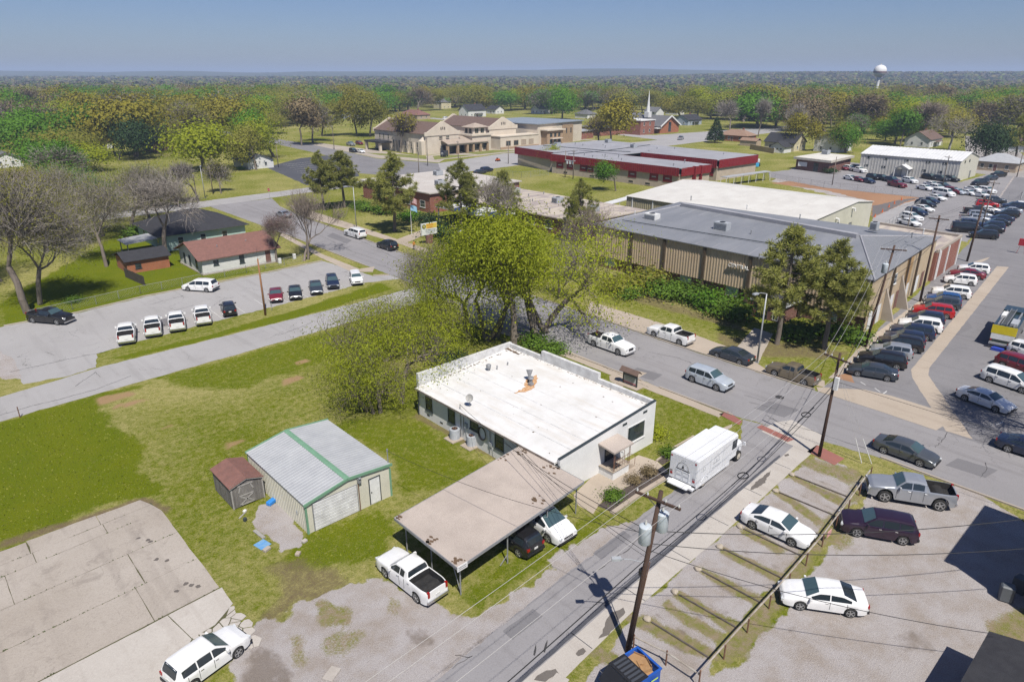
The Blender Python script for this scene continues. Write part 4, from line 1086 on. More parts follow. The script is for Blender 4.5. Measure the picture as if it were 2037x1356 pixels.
b = MB(); b.slab([eave[0],eave[1],R1],0.12); rf3 = b.build('roof_hip',grey_roof,gy_)
b = MB(); b.slab([eave[2],eave[3],R2],0.12); b.build('roof_hip',grey_roof,gy_)
def on_plane(p, q, r, x, y):
 p,q,r = Vector(p),Vector(q),Vector(r); nn = (q - p).cross(r - p)
 return p.z - ((x - p.x) * nn.x + (y - p.y) * nn.y) / nn.z
b = MB()
for i in range(1, 34):
 t = i / 34
 e0 = Vector(eave[0]) + (Vector(R1) - Vector(eave[0])) * t; e1 = Vector(eave[1]) + (Vector(R1) - Vector(eave[1])) * t
 d_ = (e1 - e0); L = d_.length
 if L > 0.5: b.obox((e0 + e1) / 2 + Vector((0,0,0.02)),d_.normalized(),Vector((0,1,0.2)).normalized(),Vector((0,0,1)),L / 2,0.03,0.02)
b.build('standing_seam', steel_m, rf3)
b = MB()
for i in range(1, 16):
 t = i / 16
 y_ = eave[0][1] + (eave[3][1] - eave[0][1]) * t
 a_ = Vector((85.22,y_,7.0)); c_ = Vector(R1) + (Vector(R2) - Vector(R1)) * min(max((y_ - 34) / 34,0.02),0.98)
 if 0.12 < t < 0.9:
  d_ = c_ - a_; b.obox((a_ + c_) / 2 + Vector((0,0,0.012)),d_.normalized(),Vector((0,1,0)),Vector((0,0,1)),d_.length / 2,0.04,0.012)
b.build('roof_seam', membrane, rf1)
b = MB()
for p_,q_ in ((R1,R2),(eave[0],R1),(eave[1],R1),(eave[3],R2)):
 b.tube([Vector(p_) + Vector((0,0,0.02)),Vector(q_) + Vector((0,0,0.02))],0.14,6)
b.build('ridge_cap', membrane, gy_)
b = MB(); d_ = (Vector(R2) - Vector(R1)).normalized()
b.obox((Vector(R1) + Vector(R2)) / 2 + Vector((-0.9,0,0.15)),d_,Vector((1,0,0)),Vector((0,0,1)),15.4,0.45,0.28)
b.build('ridge_vent', membrane, gy_)
b = MB(); b.tube([(89.0,69.5,7.62),(89.6,60,7.68),(90.5,45,7.82),(91,38,7.85)],0.06,6); b.build('gas_pipe',dark_trim,rf1)
for px,py,sx,sy,sz,m_ in ((1297,432,1.5,2.2,1.1,white_trim),(1436,455,1.3,2.2,1.3,hvac_m),(1737,463,1.0,1.0,1.2,hvac_m),(1626,500,0.9,0.9,1.3,hvac_m)):
 x,y = site(px,py,8.0); z = on_plane(eave[0],R1,R2,x,y) if x < 101 else 8.4
 roof_unit(gy_, x, y, z, sx, sy, sz, m_)
for px,py in ((1263,424),(1374,402),(1485,420),(1494,465),(1512,498),(1603,490),(1812,478),(1835,470),(1590,440)):
 x,y = site(px,py,8.0); z = on_plane(eave[0],R1,R2,x,y) if x < 101 else 8.3
 roof_vent(gy_,x,y,z,0.7,0.08,white_trim if px % 2 else steel_m)
def text(parent,body,size,loc,rot,m,name='lettering',extrude=0.03,align='CENTER'):
 cu = bpy.data.curves.new(name,'FONT'); cu.body = body; cu.size = size; cu.extrude = extrude; cu.align_x = align; cu.align_y = 'CENTER'
 tmp = bpy.data.objects.new(name, cu); link(tmp)
 dg = bpy.context.evaluated_depsgraph_get()
 me = bpy.data.meshes.new_from_object(tmp.evaluated_get(dg)); bpy.data.objects.remove(tmp)
 me.materials.clear(); me.materials.append(m)
 o = put(name,me,parent); o.location = loc; o.rotation_euler = rot
 return o
text(gy_,'CENTRAL',0.72,(85.3,46.0,5.1),(math.pi / 2,0,-math.pi / 2),plain('letter_metal',(0.55,0.54,0.52),0.4),extrude=0.1)
ep = MB().box(81.6,37.0,0,85.9,41.2,2.3).build('entry_porch',brown_brick,gy_)
b = MB(); b.add([(81.3,36.6,2.3),(86,36.6,2.3),(86,41.6,2.3),(81.3,41.6,2.3),(81.3,36.6,3.05),(86,36.6,3.05),(86,41.6,3.05),(81.3,41.6,3.05)],[(0,3,2,1),(0,1,5,4),(1,2,6,5),(2,3,7,6),(3,0,4,7)])
b.build('canopy_fascia',M('white_ribbed_fascia',(0.62,0.64,0.66),scale=3),ep)
MB().box(81.35,36.65,2.9,85.95,41.55,2.96).build('canopy_roof',shingle_dark,ep)
win(ep,'x',81.6,37.6,38.4,0.2,2.1,-1,white_trim,(0,0),False); door(ep,'x',81.6,39.2,40.6,0.05,2.1,-1,plain('dark_entry_door',(0.02,0.02,0.022),0.3))
for (xa,za,xb) in ((94.2,0,94.5),(106.6,0,106.9),(101.2,0,101.5)):
 yy = lambda x: 28.5 + (x - 85.6) / 30.8 * 2.5
 MB().box(xa,yy(xa) - 0.25,0,xb,yy(xa) + 0.1,6.9).build('downpipe',tan_dark,gy_)
for (xa,xb,m_) in ((86.6,88.0,white_trim),(88.3,89.7,red_brick),(90.0,91.4,white_trim),(95.5,97.0,white_trim),(98.0,100.0,brown_brick),(103.0,104.2,white_trim),(108,109.5,white_trim),(111,112.5,brown_brick)):
 y_ = 28.5 + (xa - 85.6) / 30.8 * 2.5
 MB().add([(xa,y_ - 0.05,0.1),(xb,y_ - 0.05 + (xb - xa) * 0.081,0.1),(xb,y_ - 0.05 + (xb - xa) * 0.081,2.6),(xa,y_ - 0.05,2.6)],[(0,1,2,3)]).build('infill_panel',m_,gy_)
for (x_, h_) in ((92.6, 4.2), (99.3, 4.6)):
 y_ = 28.5 + (x_ - 85.6) / 30.8 * 2.5
 MB().add([(x_,y_,0),(x_,y_ - 1.6,0),(x_,y_ - 0.05,h_),(x_ + 0.35,y_,0),(x_ + 0.35,y_ - 1.6,0),(x_ + 0.35,y_ - 0.05,h_)],[(0,1,2),(5,4,3),(1,4,5,2),(0,2,5,3)]).build('buttress',concrete,gy_)
win(gy_,'y',29.25,95.2,96.2,4.2,5.6,-1,white_trim,(0,1))
MB().add([(101.0,29.7,2.0),(104.0,29.95,2.0),(104.0,29.95,6.9),(101.0,29.7,6.9)],[(0,1,2,3)]).build('wall_patch',M('ochre_stain',(0.42,0.27,0.12),(0.36,0.22,0.10),scale=0.8),gy_)
# brick annex behind the gym
an = empty('brick_annex',(0,0,0),0,'flat roofed red brick annex joined to the far end of the gymnasium','building')
P4 = [(116.8,30.6),(131.6,31.5),(132.6,45.2),(116.0,45.0)]
MB().prism(P4, 0, 4.5).build('wall', red_brick, an)
mot = M('patched_roof',(0.50,0.44,0.36),(0.34,0.29,0.27),scale=0.5,stretch=(0.5,1.4,1),lo=0.42,hi=0.58)
MB().prism([(116.9,30.95),(131.2,31.8),(132.1,44.9),(116.4,44.7)],4.501,4.56).build('roof',mot,an)
b = MB()
b.prism([(116.8,30.55),(131.7,31.45),(131.7,31.75),(116.8,30.85)],4.5,4.95); b.prism([(131.4,31.76),(131.75,31.76),(132.65,45.25),(132.3,45.25)],4.5,4.9)
b.build('parapet', concrete, an)
for x_ in (118.4, 123.5, 130.6):
 y_ = 30.6 + (x_ - 116.8) * 0.061
 MB().box(x_,y_ - 0.14,0,x_ + 0.4,y_ + 0.0,4.5).build('pilaster',white_trim,an)
b = MB(); b.tube([(117.5,30.5,4.95),(117.5,30.45,0.2)],0.09,8); b.build('downpipe',white_trim,an)
# cream metal hall behind the gym
hl = empty('metal_hall',(0,0,0),0,'long cream metal hall with a pale low pitched roof behind the gymnasium','building')
hx0, hx1, hy0, hy1 = 121.5, 151.0, 53.4, 94.0
ez, rz_ = 4.9, 6.3
b = MB()
b.add([(hx0,hy0,0),(hx1,hy0,0),(hx1,hy0,5.4),(143.0,hy0,rz_),(hx0 + 8,hy0,5.15),(hx0,hy0,ez)],[(0,1,2,3,4,5)])
b.build('end_wall', cream_metal, hl)
b = MB(); ribbed(b,'x',hx0,hy0,hy1,0,ez,-1,0.5,0.06); b.build('side_wall',M('olive_cream_siding',(0.40,0.36,0.24),(0.35,0.31,0.2),rough=0.6),hl)
b = MB(); b.add([(hx1,hy0,0),(hx1,hy1,0),(hx1,hy1,5.4),(hx1,hy0,5.4),(hx0,hy1,0),(hx0,hy1,ez)],[(0,1,2,3),(1,4,5,2)]); b.build('back_wall',cream_metal,hl)
for k_ in range(6):
 ya, yb = hy0 - 0.2 + k_ * 6.83, hy0 - 0.2 + (k_ + 1) * 6.83
 MB().slab([(hx0 - 0.3,ya,ez + 0.03),(143.0,ya,rz_ + 0.05),(143.0,yb - 0.05,rz_ + 0.05),(hx0 - 0.3,yb - 0.05,ez + 0.03)],0.1).build('roof_panel',cream_roof,hl)
MB().slab([(143.0,hy0 - 0.2,rz_ + 0.05),(hx1 + 0.3,hy0 - 0.2,5.42),(hx1 + 0.3,hy1,5.42),(143.0,hy1,rz_ + 0.05)],0.1).build('roof_back',cream_roof,hl)
b = MB()
for i in range(8): b.box(hx0 - 0.16,hy0 + 1 + i * 5.4,0,hx0 - 0.02,hy0 + 1.25 + i * 5.4,ez)
b.build('downpipe', white_trim, hl)['kind'] = 'stuff'
door(hl,'y',hy0,140.6,141.8,0,2.3,-1,steel_m); win(hl,'y',hy0,134.8,135.6,2.6,3.4,-1); win(hl,'x',hx0,58,60,2.0,3.6,-1)
for x_, z_ in ((134.0, 4.1), (141.0, 5.2)):
 b = MB(); b.tube([(x_,hy0,z_),(x_,hy0 - 0.5,z_),(x_,hy0 - 0.6,z_ - 0.5)],0.22,8); b.build('vent_hood',white_trim,hl)
b = MB(); b.tube([(120.4,72,4.4),(120.4,75.5,4.4)],0.8,14); b.build('duct',galv,hl)
def covered_walk(label, pts, z=2.7, w=2.2, roof=None):
 r = empty('covered_walkway', (0, 0, 0), 0, label, 'walkway')
 for a_, c_ in zip(pts, pts[1:]):
  a_,c_ = Vector(a_),Vector(c_); d_ = (c_ - a_).normalized(); n_ = Vector((-d_.y,d_.x)) * w / 2
  b = MB(); b.slab([(*(a_ - n_),z),(*(c_ - n_),z),(*(c_ + n_),z),(*(a_ + n_),z)],0.15); b.build('canopy',roof or white_metal_roof,r)
  k_ = int((c_ - a_).length / 3.2)
  for i in range(k_ + 1):
   for s in (-1, 1):
    q = a_ + (c_ - a_) * i / max(k_, 1) + n_ * 0.85 * s
    MB().box(q.x - 0.06,q.y - 0.06,0,q.x + 0.06,q.y + 0.06,z - 0.15).build('post',white_trim,r)
 return r
covered_walk('white covered walkway on posts leading to the cream metal hall',[site(1195,408,2.7),site(1268,388,2.7)])
covered_walk('grey covered walkway behind the red trimmed school',[site(1440,352,2.7),site(1528,340,2.7)],roof=galv)
# red trimmed school
rs = empty('school_building',(0,0,0),0,'flat roofed school with a deep red metal fascia round two wings','school')
MB().prism([(163,108.5),(176.3,107.5),(177,116),(177,158),(163,157)],0,4.2).build('near_wing_wall',beige_brick,rs)
MB().prism([(186,111),(207,110),(210,160),(177.01,164),(177.01,140),(186,139)],0,4.2).build('far_wing_wall',beige_brick,rs)
def fascia(pts, z0, z1, m, t=0.5):
 for a_, c_ in zip(pts, pts[1:]):
  a_,c_ = Vector(a_),Vector(c_); d_ = (c_ - a_); L = d_.length; d_.normalize(); n_ = Vector((d_.y,-d_.x))
  b = MB()
  k_ = max(2, int(L / 0.75)); pr = []
  for i in range(k_):
   s = L * i / k_; w = L / k_
   pr += [(s,0),(s + w * 0.6,0),(s + w * 0.7,0.06),(s + w * 0.9,0.06)]
  pr.append((L, 0)); vs = []
  for s, dd_ in pr:
   q = a_ + d_ * s + n_ * (t + dd_)
   vs += [(q.x, q.y, z0), (q.x, q.y, z1)]
  b.add(vs,[(2 * i,2 * i + 2,2 * i + 3,2 * i + 1) for i in range(len(pr) - 1)])
  b.add([(a_.x,a_.y,z0),(c_.x,c_.y,z0),(c_.x + n_.x * t,c_.y + n_.y * t,z0),(a_.x + n_.x * t,a_.y + n_.y * t,z0)],[(0,1,2,3)])
  b.build('fascia', m, rs)
fascia([(163,157.5),(163,108.5),(176.3,107.5)],3.75,6.0,red_panel); fascia([(186,139),(186,111),(207,110),(208,112)],3.75,6.2,red_panel); fascia([(176.8,120),(176.8,139)],4.2,6.0,red_panel,0.0)
MB().prism([(162.6,108.0),(176.6,107.1),(177.2,116),(177.2,158.2),(162.6,157.6)],5.8,5.93).build('near_wing_roof',membrane,rs)
MB().prism([(185.6,110.6),(207.4,109.6),(211,176),(168,180),(165,158.3),(177.3,158.3),(177.3,139.5),(185.6,139.2)],5.95,6.1).build('far_wing_roof',membrane,rs)
MB().prism([(166,158.5),(210,160.0),(210.5,175),(168.5,179)],0,5.94).build('link_wall',beige_brick,rs)
fascia([(168,180),(164.8,158.4)],3.8,6.2,red_panel,0.1)
for y_ in (153.5,149.0,143.5,141.0,136.3,124.6,117.0,112.4):
 o = win(rs,'x',163,y_ - 1.5,y_ + 1.5,1.9,3.7,-1,red_panel,(0,0),True,0.75,M('school_pane',(0.5,0.53,0.55),(0.35,0.38,0.4),scale=2,rough=0.3))
for y_ in (151,140,125,119): win(rs,'x',163,y_ - 0.9,y_ + 0.9,0.3,1.0,-1,beige_brick,(0,0))
for y_ in (113.5,118): win(rs,'x',186,y_ - 1.4,y_ + 1.4,1.4,3.6,-1,red_panel,(0,0),True,0.7,glass_m)
for x_ in (168.5,171.5): MB().box(x_,107.1,0,x_ + 0.5,108.2,6.05).build('pier',red_panel,rs)
rr_ = random.Random(12)
for i in range(16):
 x,y = (rr_.uniform(164,175),rr_.uniform(112,155)) if i < 7 else (rr_.uniform(188,206),rr_.uniform(115,172))
 roof_vent(rs, x, y, 6.0, rr_.uniform(0.4, 0.9), 0.12)
for (x,y) in ((181,172),(176,168),(196,150),(204,168)): roof_unit(rs,x,y,6.1,2.0,1.6,1.3)
b = MB(); b.tube([(178,176,6.25),(181,150,6.25),(184,142,6.25)],0.1,6); b.tube([(165,152,6.1),(181,150,6.2),(208,152,6.2)],0.1,6); b.build('roof_pipe',dark_trim,rs)
# old flat school behind the pines
os_ = empty('flat_school',(0,0,0),0,'low school block with a pale flat roof and red walls behind the pines','school')
MB().prism([(93,128),(121,128),(121,157),(93,157)],0,4.4).build('wall',red_brick,os_)
MB().prism([(92.5,127.5),(121.5,127.5),(121.5,157.5),(92.5,157.5)],4.4,4.65).build('roof',M('tan_flat_roof',(0.52,0.49,0.45),(0.44,0.40,0.36),scale=0.2),os_)
MB().prism([(98,86),(117,86),(117,127.4),(98,127.4)],0,3.3).build('front_wall',brown_brick,os_)
MB().prism([(97.5,85.5),(117.5,85.5),(117.5,127.4),(97.5,127.4)],3.3,3.52).build('front_roof',mot,os_)
for (x,y) in ((112,150),(112,120),(110,104),(102,136),(108,92)): roof_unit(os_,x,y,3.5 if y < 127 else 4.65,2.2,1.6,1.2)
for i in range(8): roof_vent(os_,rr_.uniform(100,116),rr_.uniform(90,126),3.5,0.5,0.1)
MB().box(90.0,104,2.6,97.4,122,2.9).build('entry_canopy',white_metal_roof,os_)
for y_ in (104.6,113,121.2): MB().box(90.2,y_,0,90.4,y_ + 0.2,2.6).build('canopy_post',steel_m,os_)
for y_ in (90,95,100,131,137,143,149): win(os_,'x',98 if y_ < 128 else 93,y_ - 1,y_ + 1,1,2.6,-1)
# white metal building and brick office at the back lot
wm = empty('metal_warehouse',(0,0,0),0,'long pale ribbed metal building with a white roof behind the back parking lot','building')
b = MB(); ribbed(b,'x',237,61.5,90,0,5.9,-1,0.9,0.06); b.build('front_wall',M('pale_grey_siding',(0.50,0.49,0.45),(0.44,0.43,0.40),rough=0.5),wm)
b = MB(); b.add([(237,61.5,0),(255,61.5,0),(255,61.5,5.9),(245.5,61.5,7.9),(237,61.5,5.9),(237,90,0),(255,90,0),(255,90,5.9),(245.5,90,7.9),(237,90,5.9)],[(0,1,2,3,4),(9,8,7,6,5),(1,6,7,2)]); b.build('end_wall',cream_metal,wm)
for k_ in range(5):
 ya = 61.2 + k_ * 5.82
 b = MB(); b.slab([(236.7,ya,5.95),(245.5,ya,8.0),(245.5,ya + 5.76,8.0),(236.7,ya + 5.76,5.95)],0.1)
 ribroof(b,236.7,5.96,245.5,8.01,ya,ya + 5.76,0.9,0.05); b.build('roof_panel',white_metal_roof,wm)
MB().slab([(245.5,61.2,8.0),(255.3,61.2,5.95),(255.3,90.3,5.95),(245.5,90.3,8.0)],0.1).build('roof_back',white_metal_roof,wm)
for y_,z_ in ((87.5,4.9),(82.3,4.9),(76.2,4.9),(70.2,4.9),(65.6,4.9),(87.8,2.4),(82.6,2.4),(70.8,2.4),(66.3,2.4)):
 win(wm,'x',236.95,y_ - 0.55,y_ + 0.55,z_ - 0.3,z_ + 0.3,-1,dark_trim,(0,0),False,0.05)
for y_ in (64.5,69.0): win(wm,'y',61.5,240 + (y_ - 64) * 1.0,241 + (y_ - 64) * 1.0,5.0,5.8,-1,dark_trim,(0,0),False)
ent = MB(); ent.slab([(233.8,78.6,2.7),(233.8,76.3,3.9),(237,76.3,3.9),(237,78.6,2.7)],0.12); ent.slab([(233.8,76.3,3.9),(233.8,74.0,2.7),(237,74.0,2.7),(237,76.3,3.9)],0.12)
eo = ent.build('entry_gable', white_metal_roof, wm)
MB().add([(234.0,78.3,2.6),(234.0,74.3,2.6),(234.0,76.3,3.8)],[(0,1,2)]).build('pediment',cream_metal,eo)
for y_ in (74.3,78.1): MB().box(233.9,y_,0,234.1,y_ + 0.2,2.6).build('post',white_trim,eo)
door(wm, 'x', 236.9, 75.6, 77.0, 0, 2.2, -1, white_trim)
door(wm, 'y', 61.5, 248, 249, 0, 2.2, -1, steel_m)
bo = empty('brick_office',(0,0,0),0,'small brown brick office with a flat white roof at the back parking lot','building')
BP = [(226.5,95.2),(246,96.5),(246.5,107),(229,107.4)]
MB().prism(BP, 0, 3.4).build('wall', brown_brick, bo)
MB().prism([(225.8,94.5),(246.7,95.8),(247.2,107.7),(228.3,108.2)],3.4,4.1).build('fascia',M('cream_fascia',(0.56,0.52,0.44),scale=1),bo)
MB().prism([(226.1,94.8),(246.4,96.1),(246.9,107.4),(228.6,107.9)],4.101,4.14).build('roof',M('white_gravel_roof',(0.66,0.64,0.58),(0.56,0.53,0.46),scale=0.3),bo)
roof_unit(bo, 243, 104, 4.15, 2.4, 2.0, 1.4)
win(bo,'x',228.1,103.2,106.2,1.3,2.7,-1,white_trim,(0,0),False,0.1,white_trim)
win(bo,'x',227.3,98.6,100.6,0.1,2.8,-1,dark_trim,(2,0),False); win(bo,'x',227.0,96.4,97.4,0.6,2.8,-1,dark_trim,(0,0),False)
for x_ in (231,236,241): win(bo,'y',95.3 + (x_ - 226) * 0.066,x_ - 0.4,x_ + 0.4,0.8,2.7,-1,dark_trim,(0,0),False)
# cream church
ch = empty('church',(0,0,0),0,'cream stucco church with brown gabled roofs, stone porch and small tower','church')
cream = M('cream_stucco',(0.62,0.55,0.45),(0.55,0.48,0.39),scale=0.4)
stone = M('tan_ledgestone',(0.42,0.30,0.19),(0.30,0.21,0.14),scale=3,bump=0.5)
def hall(x0,x1,y0,y1,ez,rz2,rname,m=cream,rm=shingle_brown,parapet=True):
 xm_ = (x0 + x1) / 2
 b = MB(); b.box(x0, y0, 0, x1, y1, ez)
 for yy in (y0,y1): b.add([(x0,yy,ez),(x1,yy,ez),(xm_,yy,rz2)],[(0,1,2)])
 w = b.build('wall', m, ch)
 for s, xa in ((1, x0), (-1, x1)):
  b = MB(); pts = [(xa - s * 0.5,y0,ez - 0.15),(xm_,y0,rz2),(xm_,y1,rz2),(xa - s * 0.5,y1,ez - 0.15)]
  b.slab(pts[::s] if s > 0 else pts,0.15); b.build(rname,rm,ch)
 if parapet:
  for yy in (y0, y1):
   b = MB()
   pts = [(x0 - 0.7,ez - 0.9),(x0 - 0.7,ez + 0.5),(x0 + 0.5,ez + 0.55),(xm_ - 0.4,rz2 + 0.6),(xm_ + 0.4,rz2 + 0.6),(x1 - 0.5,ez + 0.55),(x1 + 0.7,ez + 0.5),(x1 + 0.7,ez - 0.9)]
   v = [(a_,yy - 0.25,c_) for a_,c_ in pts] + [(a_,yy + 0.25,c_) for a_,c_ in pts]; k_ = len(pts)
   b.add(v,[tuple(range(k_)),tuple(reversed(range(k_,2 * k_)))] + [(i,k_ + i,k_ + (i + 1) % k_,(i + 1) % k_) for i in range(k_)])
   b.build('gable_parapet', m, ch)
hall(163.5, 179.8, 226, 263, 8.0, 11.8, 'roof_slope')
hall(198.0, 213.5, 228, 262, 8.6, 12.0, 'roof_slope')
for y_ in (232, 236.2, 240.4, 244.6, 248.8):
 win(ch,'x',163.5,y_ - 0.55,y_ + 0.55,1.4,4.6,-1,cream,(0,2),True,0.12)
 MB().box(162.7,y_ + 1.5,0,163.5,y_ + 2.1,4.2).build('buttress',cream,ch)
for y_ in (252.5,256,259): win(ch,'x',163.5,y_ - 0.5,y_ + 0.5,4.5,6.4,-1,cream,(0,1))
MB().prism([(157.5,250),(163.4,250),(163.4,262),(157.5,262)],3.2,3.9).build('porte_cochere',shingle_dark,ch)
for y_ in (250.6,261): MB().box(157.8,y_,0,158.8,y_ + 0.9,3.2).build('pier',cream,ch)
b = MB(); b.box(161.6,226.6,0,163.5,228.6,5.2); b.add([(161.6,226.6,5.2),(163.5,226.6,5.2),(163.5,228.6,5.2),(161.6,228.6,5.2),(163.4,227.6,7.0)],[(0,1,4),(1,2,4),(2,3,4),(3,0,4)]); b.build('corner_buttress',cream,ch)
for x_ in (170.6,174.0): win(ch,'y',225.75,x_ - 0.8,x_ + 0.8,6.0,7.0,-1,cream,(2,1))
for x_,z_ in ((170.8,9.1),(171.7,9.2),(172.6,9.1)): win(ch,'y',225.74,x_ - 0.22,x_ + 0.22,z_,z_ + 1.1,-1,shingle_brown,(0,0),False)
for x_,z_ in ((204.8,9.4),(205.75,9.5),(206.7,9.4)): win(ch,'y',227.74,x_ - 0.22,x_ + 0.22,z_,z_ + 1.1,-1,shingle_brown,(0,0),False)
tile = M('pale_shake_roof',(0.40,0.33,0.27),(0.34,0.28,0.225),scale=1)
def porch(x0, x1, y0, y1, z0, z1, nb):
 b = MB(); b.slab([(x0 - 0.5,y0 - 0.5,z0),(x1 + 0.5,y0 - 0.5,z0),(x1 - 0.5,y1,z1),(x0 + 0.5,y1,z1)],0.25); po_ = b.build('porch_roof',tile,ch)
 MB().box(x0,y0,z0 - 0.8,x1,y0 + 0.5,z0 - 0.26).build('beam',cream,po_)
 for i in range(nb + 1):
  t = x0 + (x1 - x0) * i / nb; MB().box(t - 0.45,y0 - 0.1,0,t + 0.45,y0 + 0.75,z0 - 0.8).build('stone_pier',stone,po_)
 MB().box(x0,y1 - 0.35,0,x1,y1 - 0.3,z0 - 1.0).build('glazed_front',glass_m,po_)
porch(170,180,220.5,225.7,4.2,5.4,2); porch(180.5,192,222.0,229,4.0,6.0,3)
MB().box(180,229,0,198,258,5.8).build('link_wall',cream,ch); MB().box(179.9,228.9,5.8,198.1,258,6.0).build('link_roof',tile,ch)
b = MB().box(184.5,223,0,194.5,231,6.2); tw = b.build('tower_base',cream,ch)
MB().box(184.0,222.5,6.2,195.0,231.5,6.8).build('tower_cornice',cream,tw)
MB().box(186,224.4,6.8,193,230,9.4).build('lantern',cream,tw)
for x_ in (188,191): win(tw,'y',224.4,x_ - 1.0,x_ + 1.0,7.0,9.0,-1,cream,(1,0),False,0.1)
for y_ in (226,228.6): win(tw,'x',186,y_ - 0.9,y_ + 0.9,7.0,9.0,-1,cream,(1,0),False,0.1)
b = MB(); b.add([(185,223.4,9.4),(194,223.4,9.4),(194,231,9.4),(185,231,9.4),(189.5,227.2,11.0)],[(0,1,4),(1,2,4),(2,3,4),(3,0,4),(3,2,1,0)]); b.build('lantern_roof',tile,tw)
for x_ in (186.5,191.5): win(tw,'y',223,x_ - 1.6,x_ + 1.6,0.4,3.4,-1,stone,(1,1),False,0.2)
MB().box(198.5,221.5,0,221,228,5.0).build('annex_wall',cream,ch); MB().box(198.3,221.3,5.0,221.2,228.2,5.4).build('annex_parapet',cream,ch)
for x_ in (203,207.5,212,216.5): win(ch,'y',221.5,x_ - 1.4,x_ + 1.4,1.2,3.4,-1,stone,(1,0),False,0.15,glass_m if x_ in (207.5,203) else tile)
MB().box(198.5,221.2,0,221,221.5,0.9).build('stone_base',stone,ch)
MB().prism([(221.5,222.5),(255,226.5),(250,262),(217,259)],0,9.0).build('hall_wall',cream,ch)
MB().prism([(220.8,221.8),(255.8,225.8),(250.8,262.6),(216.5,259.6)],9.0,9.35).build('hall_roof',M('blue_grey_metal_roof',(0.26,0.30,0.34),(0.22,0.25,0.29),scale=0.3,rough=0.5),ch)
b = MB().box(224,219.0,0,234,223.5,6.4); ee = b.build('entry_block',stone,ch)
MB().box(223.2,218.2,6.4,235,223.6,6.9).build('entry_roof',cream,ee)
for x_ in (226.4,229,231.6): win(ee,'y',219.0,x_ - 0.9,x_ + 0.9,0.1,2.8,-1,cream,(0,0),False); win(ee,'y',219.0,x_ - 0.8,x_ + 0.8,3.6,5.4,-1,stone,(0,0),False)
MB().box(226,217.5,2.9,232.6,219.0,3.2).build('door_hood',cream,ee)
bp = MB().prism([(239.5,224.3),(247.5,225.2),(247.4,225.9),(239.4,225.0)],0,8.0).build('stone_bay',stone,ch)
for x_ in (241.8,245.2): win(bp,'y',224.6 + (x_ - 241.8) * 0.11,x_ - 1,x_ + 1,4.2,6.6,-1,stone,(0,0),False)
MB().prism([(255.2,230),(270,232),(268,248),(254,247)],0,3.6).build('side_wing',red_brick,ch); MB().prism([(254.8,229.5),(270.5,231.5),(268.5,248.5),(253.8,247.5)],3.6,4.0).build('side_wing_roof',galv,ch)
# brick church with steeple
rc = empty('brick_church',(0,0,0),0,'red brick church with a thin white steeple beyond the far street','church')
MB().box(300,226,0,312,246,7.0).build('block_wall',red_brick,rc); MB().box(299.6,225.6,7.0,312.4,246.4,7.4).build('block_cornice',white_trim,rc)
for x_ in (303, 308):
 for z_ in (1.2,4.6): win(rc,'y',226,x_ - 0.6,x_ + 0.6,z_,z_ + 1.7,-1)
b = MB(); b.box(316,225,0,333,248,4.0); b.add([(316,225,4),(333,225,4),(324.5,225,8.6)],[(0,1,2)]); b.build('nave_wall',orange_brick,rc)
for s, xa in ((1, 316), (-1, 333)):
 pts = [(xa - s * 0.8,224.2,3.6),(324.5,224.2,8.8),(324.5,248,8.8),(xa - s * 0.8,248,3.6)]; MB().slab(pts,0.25).build('nave_roof',shingle_grey,rc)
b = MB()
for xa, xb in ((315.2, 324.5), (333.8, 324.5)):
 d_ = Vector((xb - xa,0,5.2)); L = d_.length; d_.normalize(); b.obox(((xa + xb) / 2,224.1,6.15),d_,(0,1,0),Vector((-d_.z,0,d_.x)),L / 2,0.1,0.35)
b.build('barge_board', white_trim, rc)
win(rc,'y',225,323.3,325.7,0.6,5.6,-1,dark_trim,(1,3),False)
MB().box(312.4,224.5,2.6,316.5,227,3.0).build('porch_roof',white_trim,rc)
MB().box(280,236,0,299.9,252,3.8).build('wing_wall',red_brick,rc); MB().prism([(279,235),(300,235),(300,253),(279,253)],3.8,4.1).build('wing_roof',shingle_grey,rc)
st_ = MB(); st_.box(319.6,236,7.5,322.4,238.8,10.5); so_ = st_.build('steeple_base',white_trim,rc)
b = MB(); b.tube([(321,237.4,10.5),(321,237.4,13)],[1.0,0.9],8); b.tube([(321,237.4,13),(321,237.4,21.5)],[0.75,0.05],8); b.build('spire',white_trim,so_)
# houses near the left lot
h1 = empty('cottage',(0,0,0),0,'long white cottage with a brown roof at the edge of the left parking lot','house')
b = MB(); b.box(35.4, 110.6, 0.2, 47.8, 121.0, 2.7)
for x_ in (35.4,47.8): b.add([(x_,110.6,2.7),(x_,121.0,2.7),(x_,115.8,4.5)],[(0,1,2)])
sidw = M('white_lap_siding',(0.66,0.66,0.63),(0.58,0.58,0.55),scale=2,bump=0.2)
b.build('wall', sidw, h1)
for s, ya in ((1, 110.6), (-1, 121.0)):
 MB().slab([(34.7,ya - s * 0.5,2.52),(48.5,ya - s * 0.5,2.52),(48.5,115.8,4.6),(34.7,115.8,4.6)],0.12).build('roof_slope',shingle_red,h1)
MB().box(35.3,110.5,0,47.9,121.1,0.2).build('foundation',concrete,h1)
for x_,z0,z1 in ((37.6,1.3,2.1),(41.8,0.9,2.3)): win(h1,'y',110.6,x_ - 0.4,x_ + 0.4,z0,z1,-1,dark_trim)
door(h1,'y',110.6,45.8,46.7,0.25,2.25,-1,brown_brick,white_trim)
for y_ in (113,116,118.5): win(h1,'x',35.4,y_ - 0.4,y_ + 0.4,0.8,2.3,-1,dark_trim)
for x_,y_ in ((39,113),(44,113.5)): roof_vent(h1,x_,y_,3.5,0.35,0.07)
bs = empty('brick_shed',(0,0,0),0,'low orange brick shed with a dark roof in the green yard','shed')
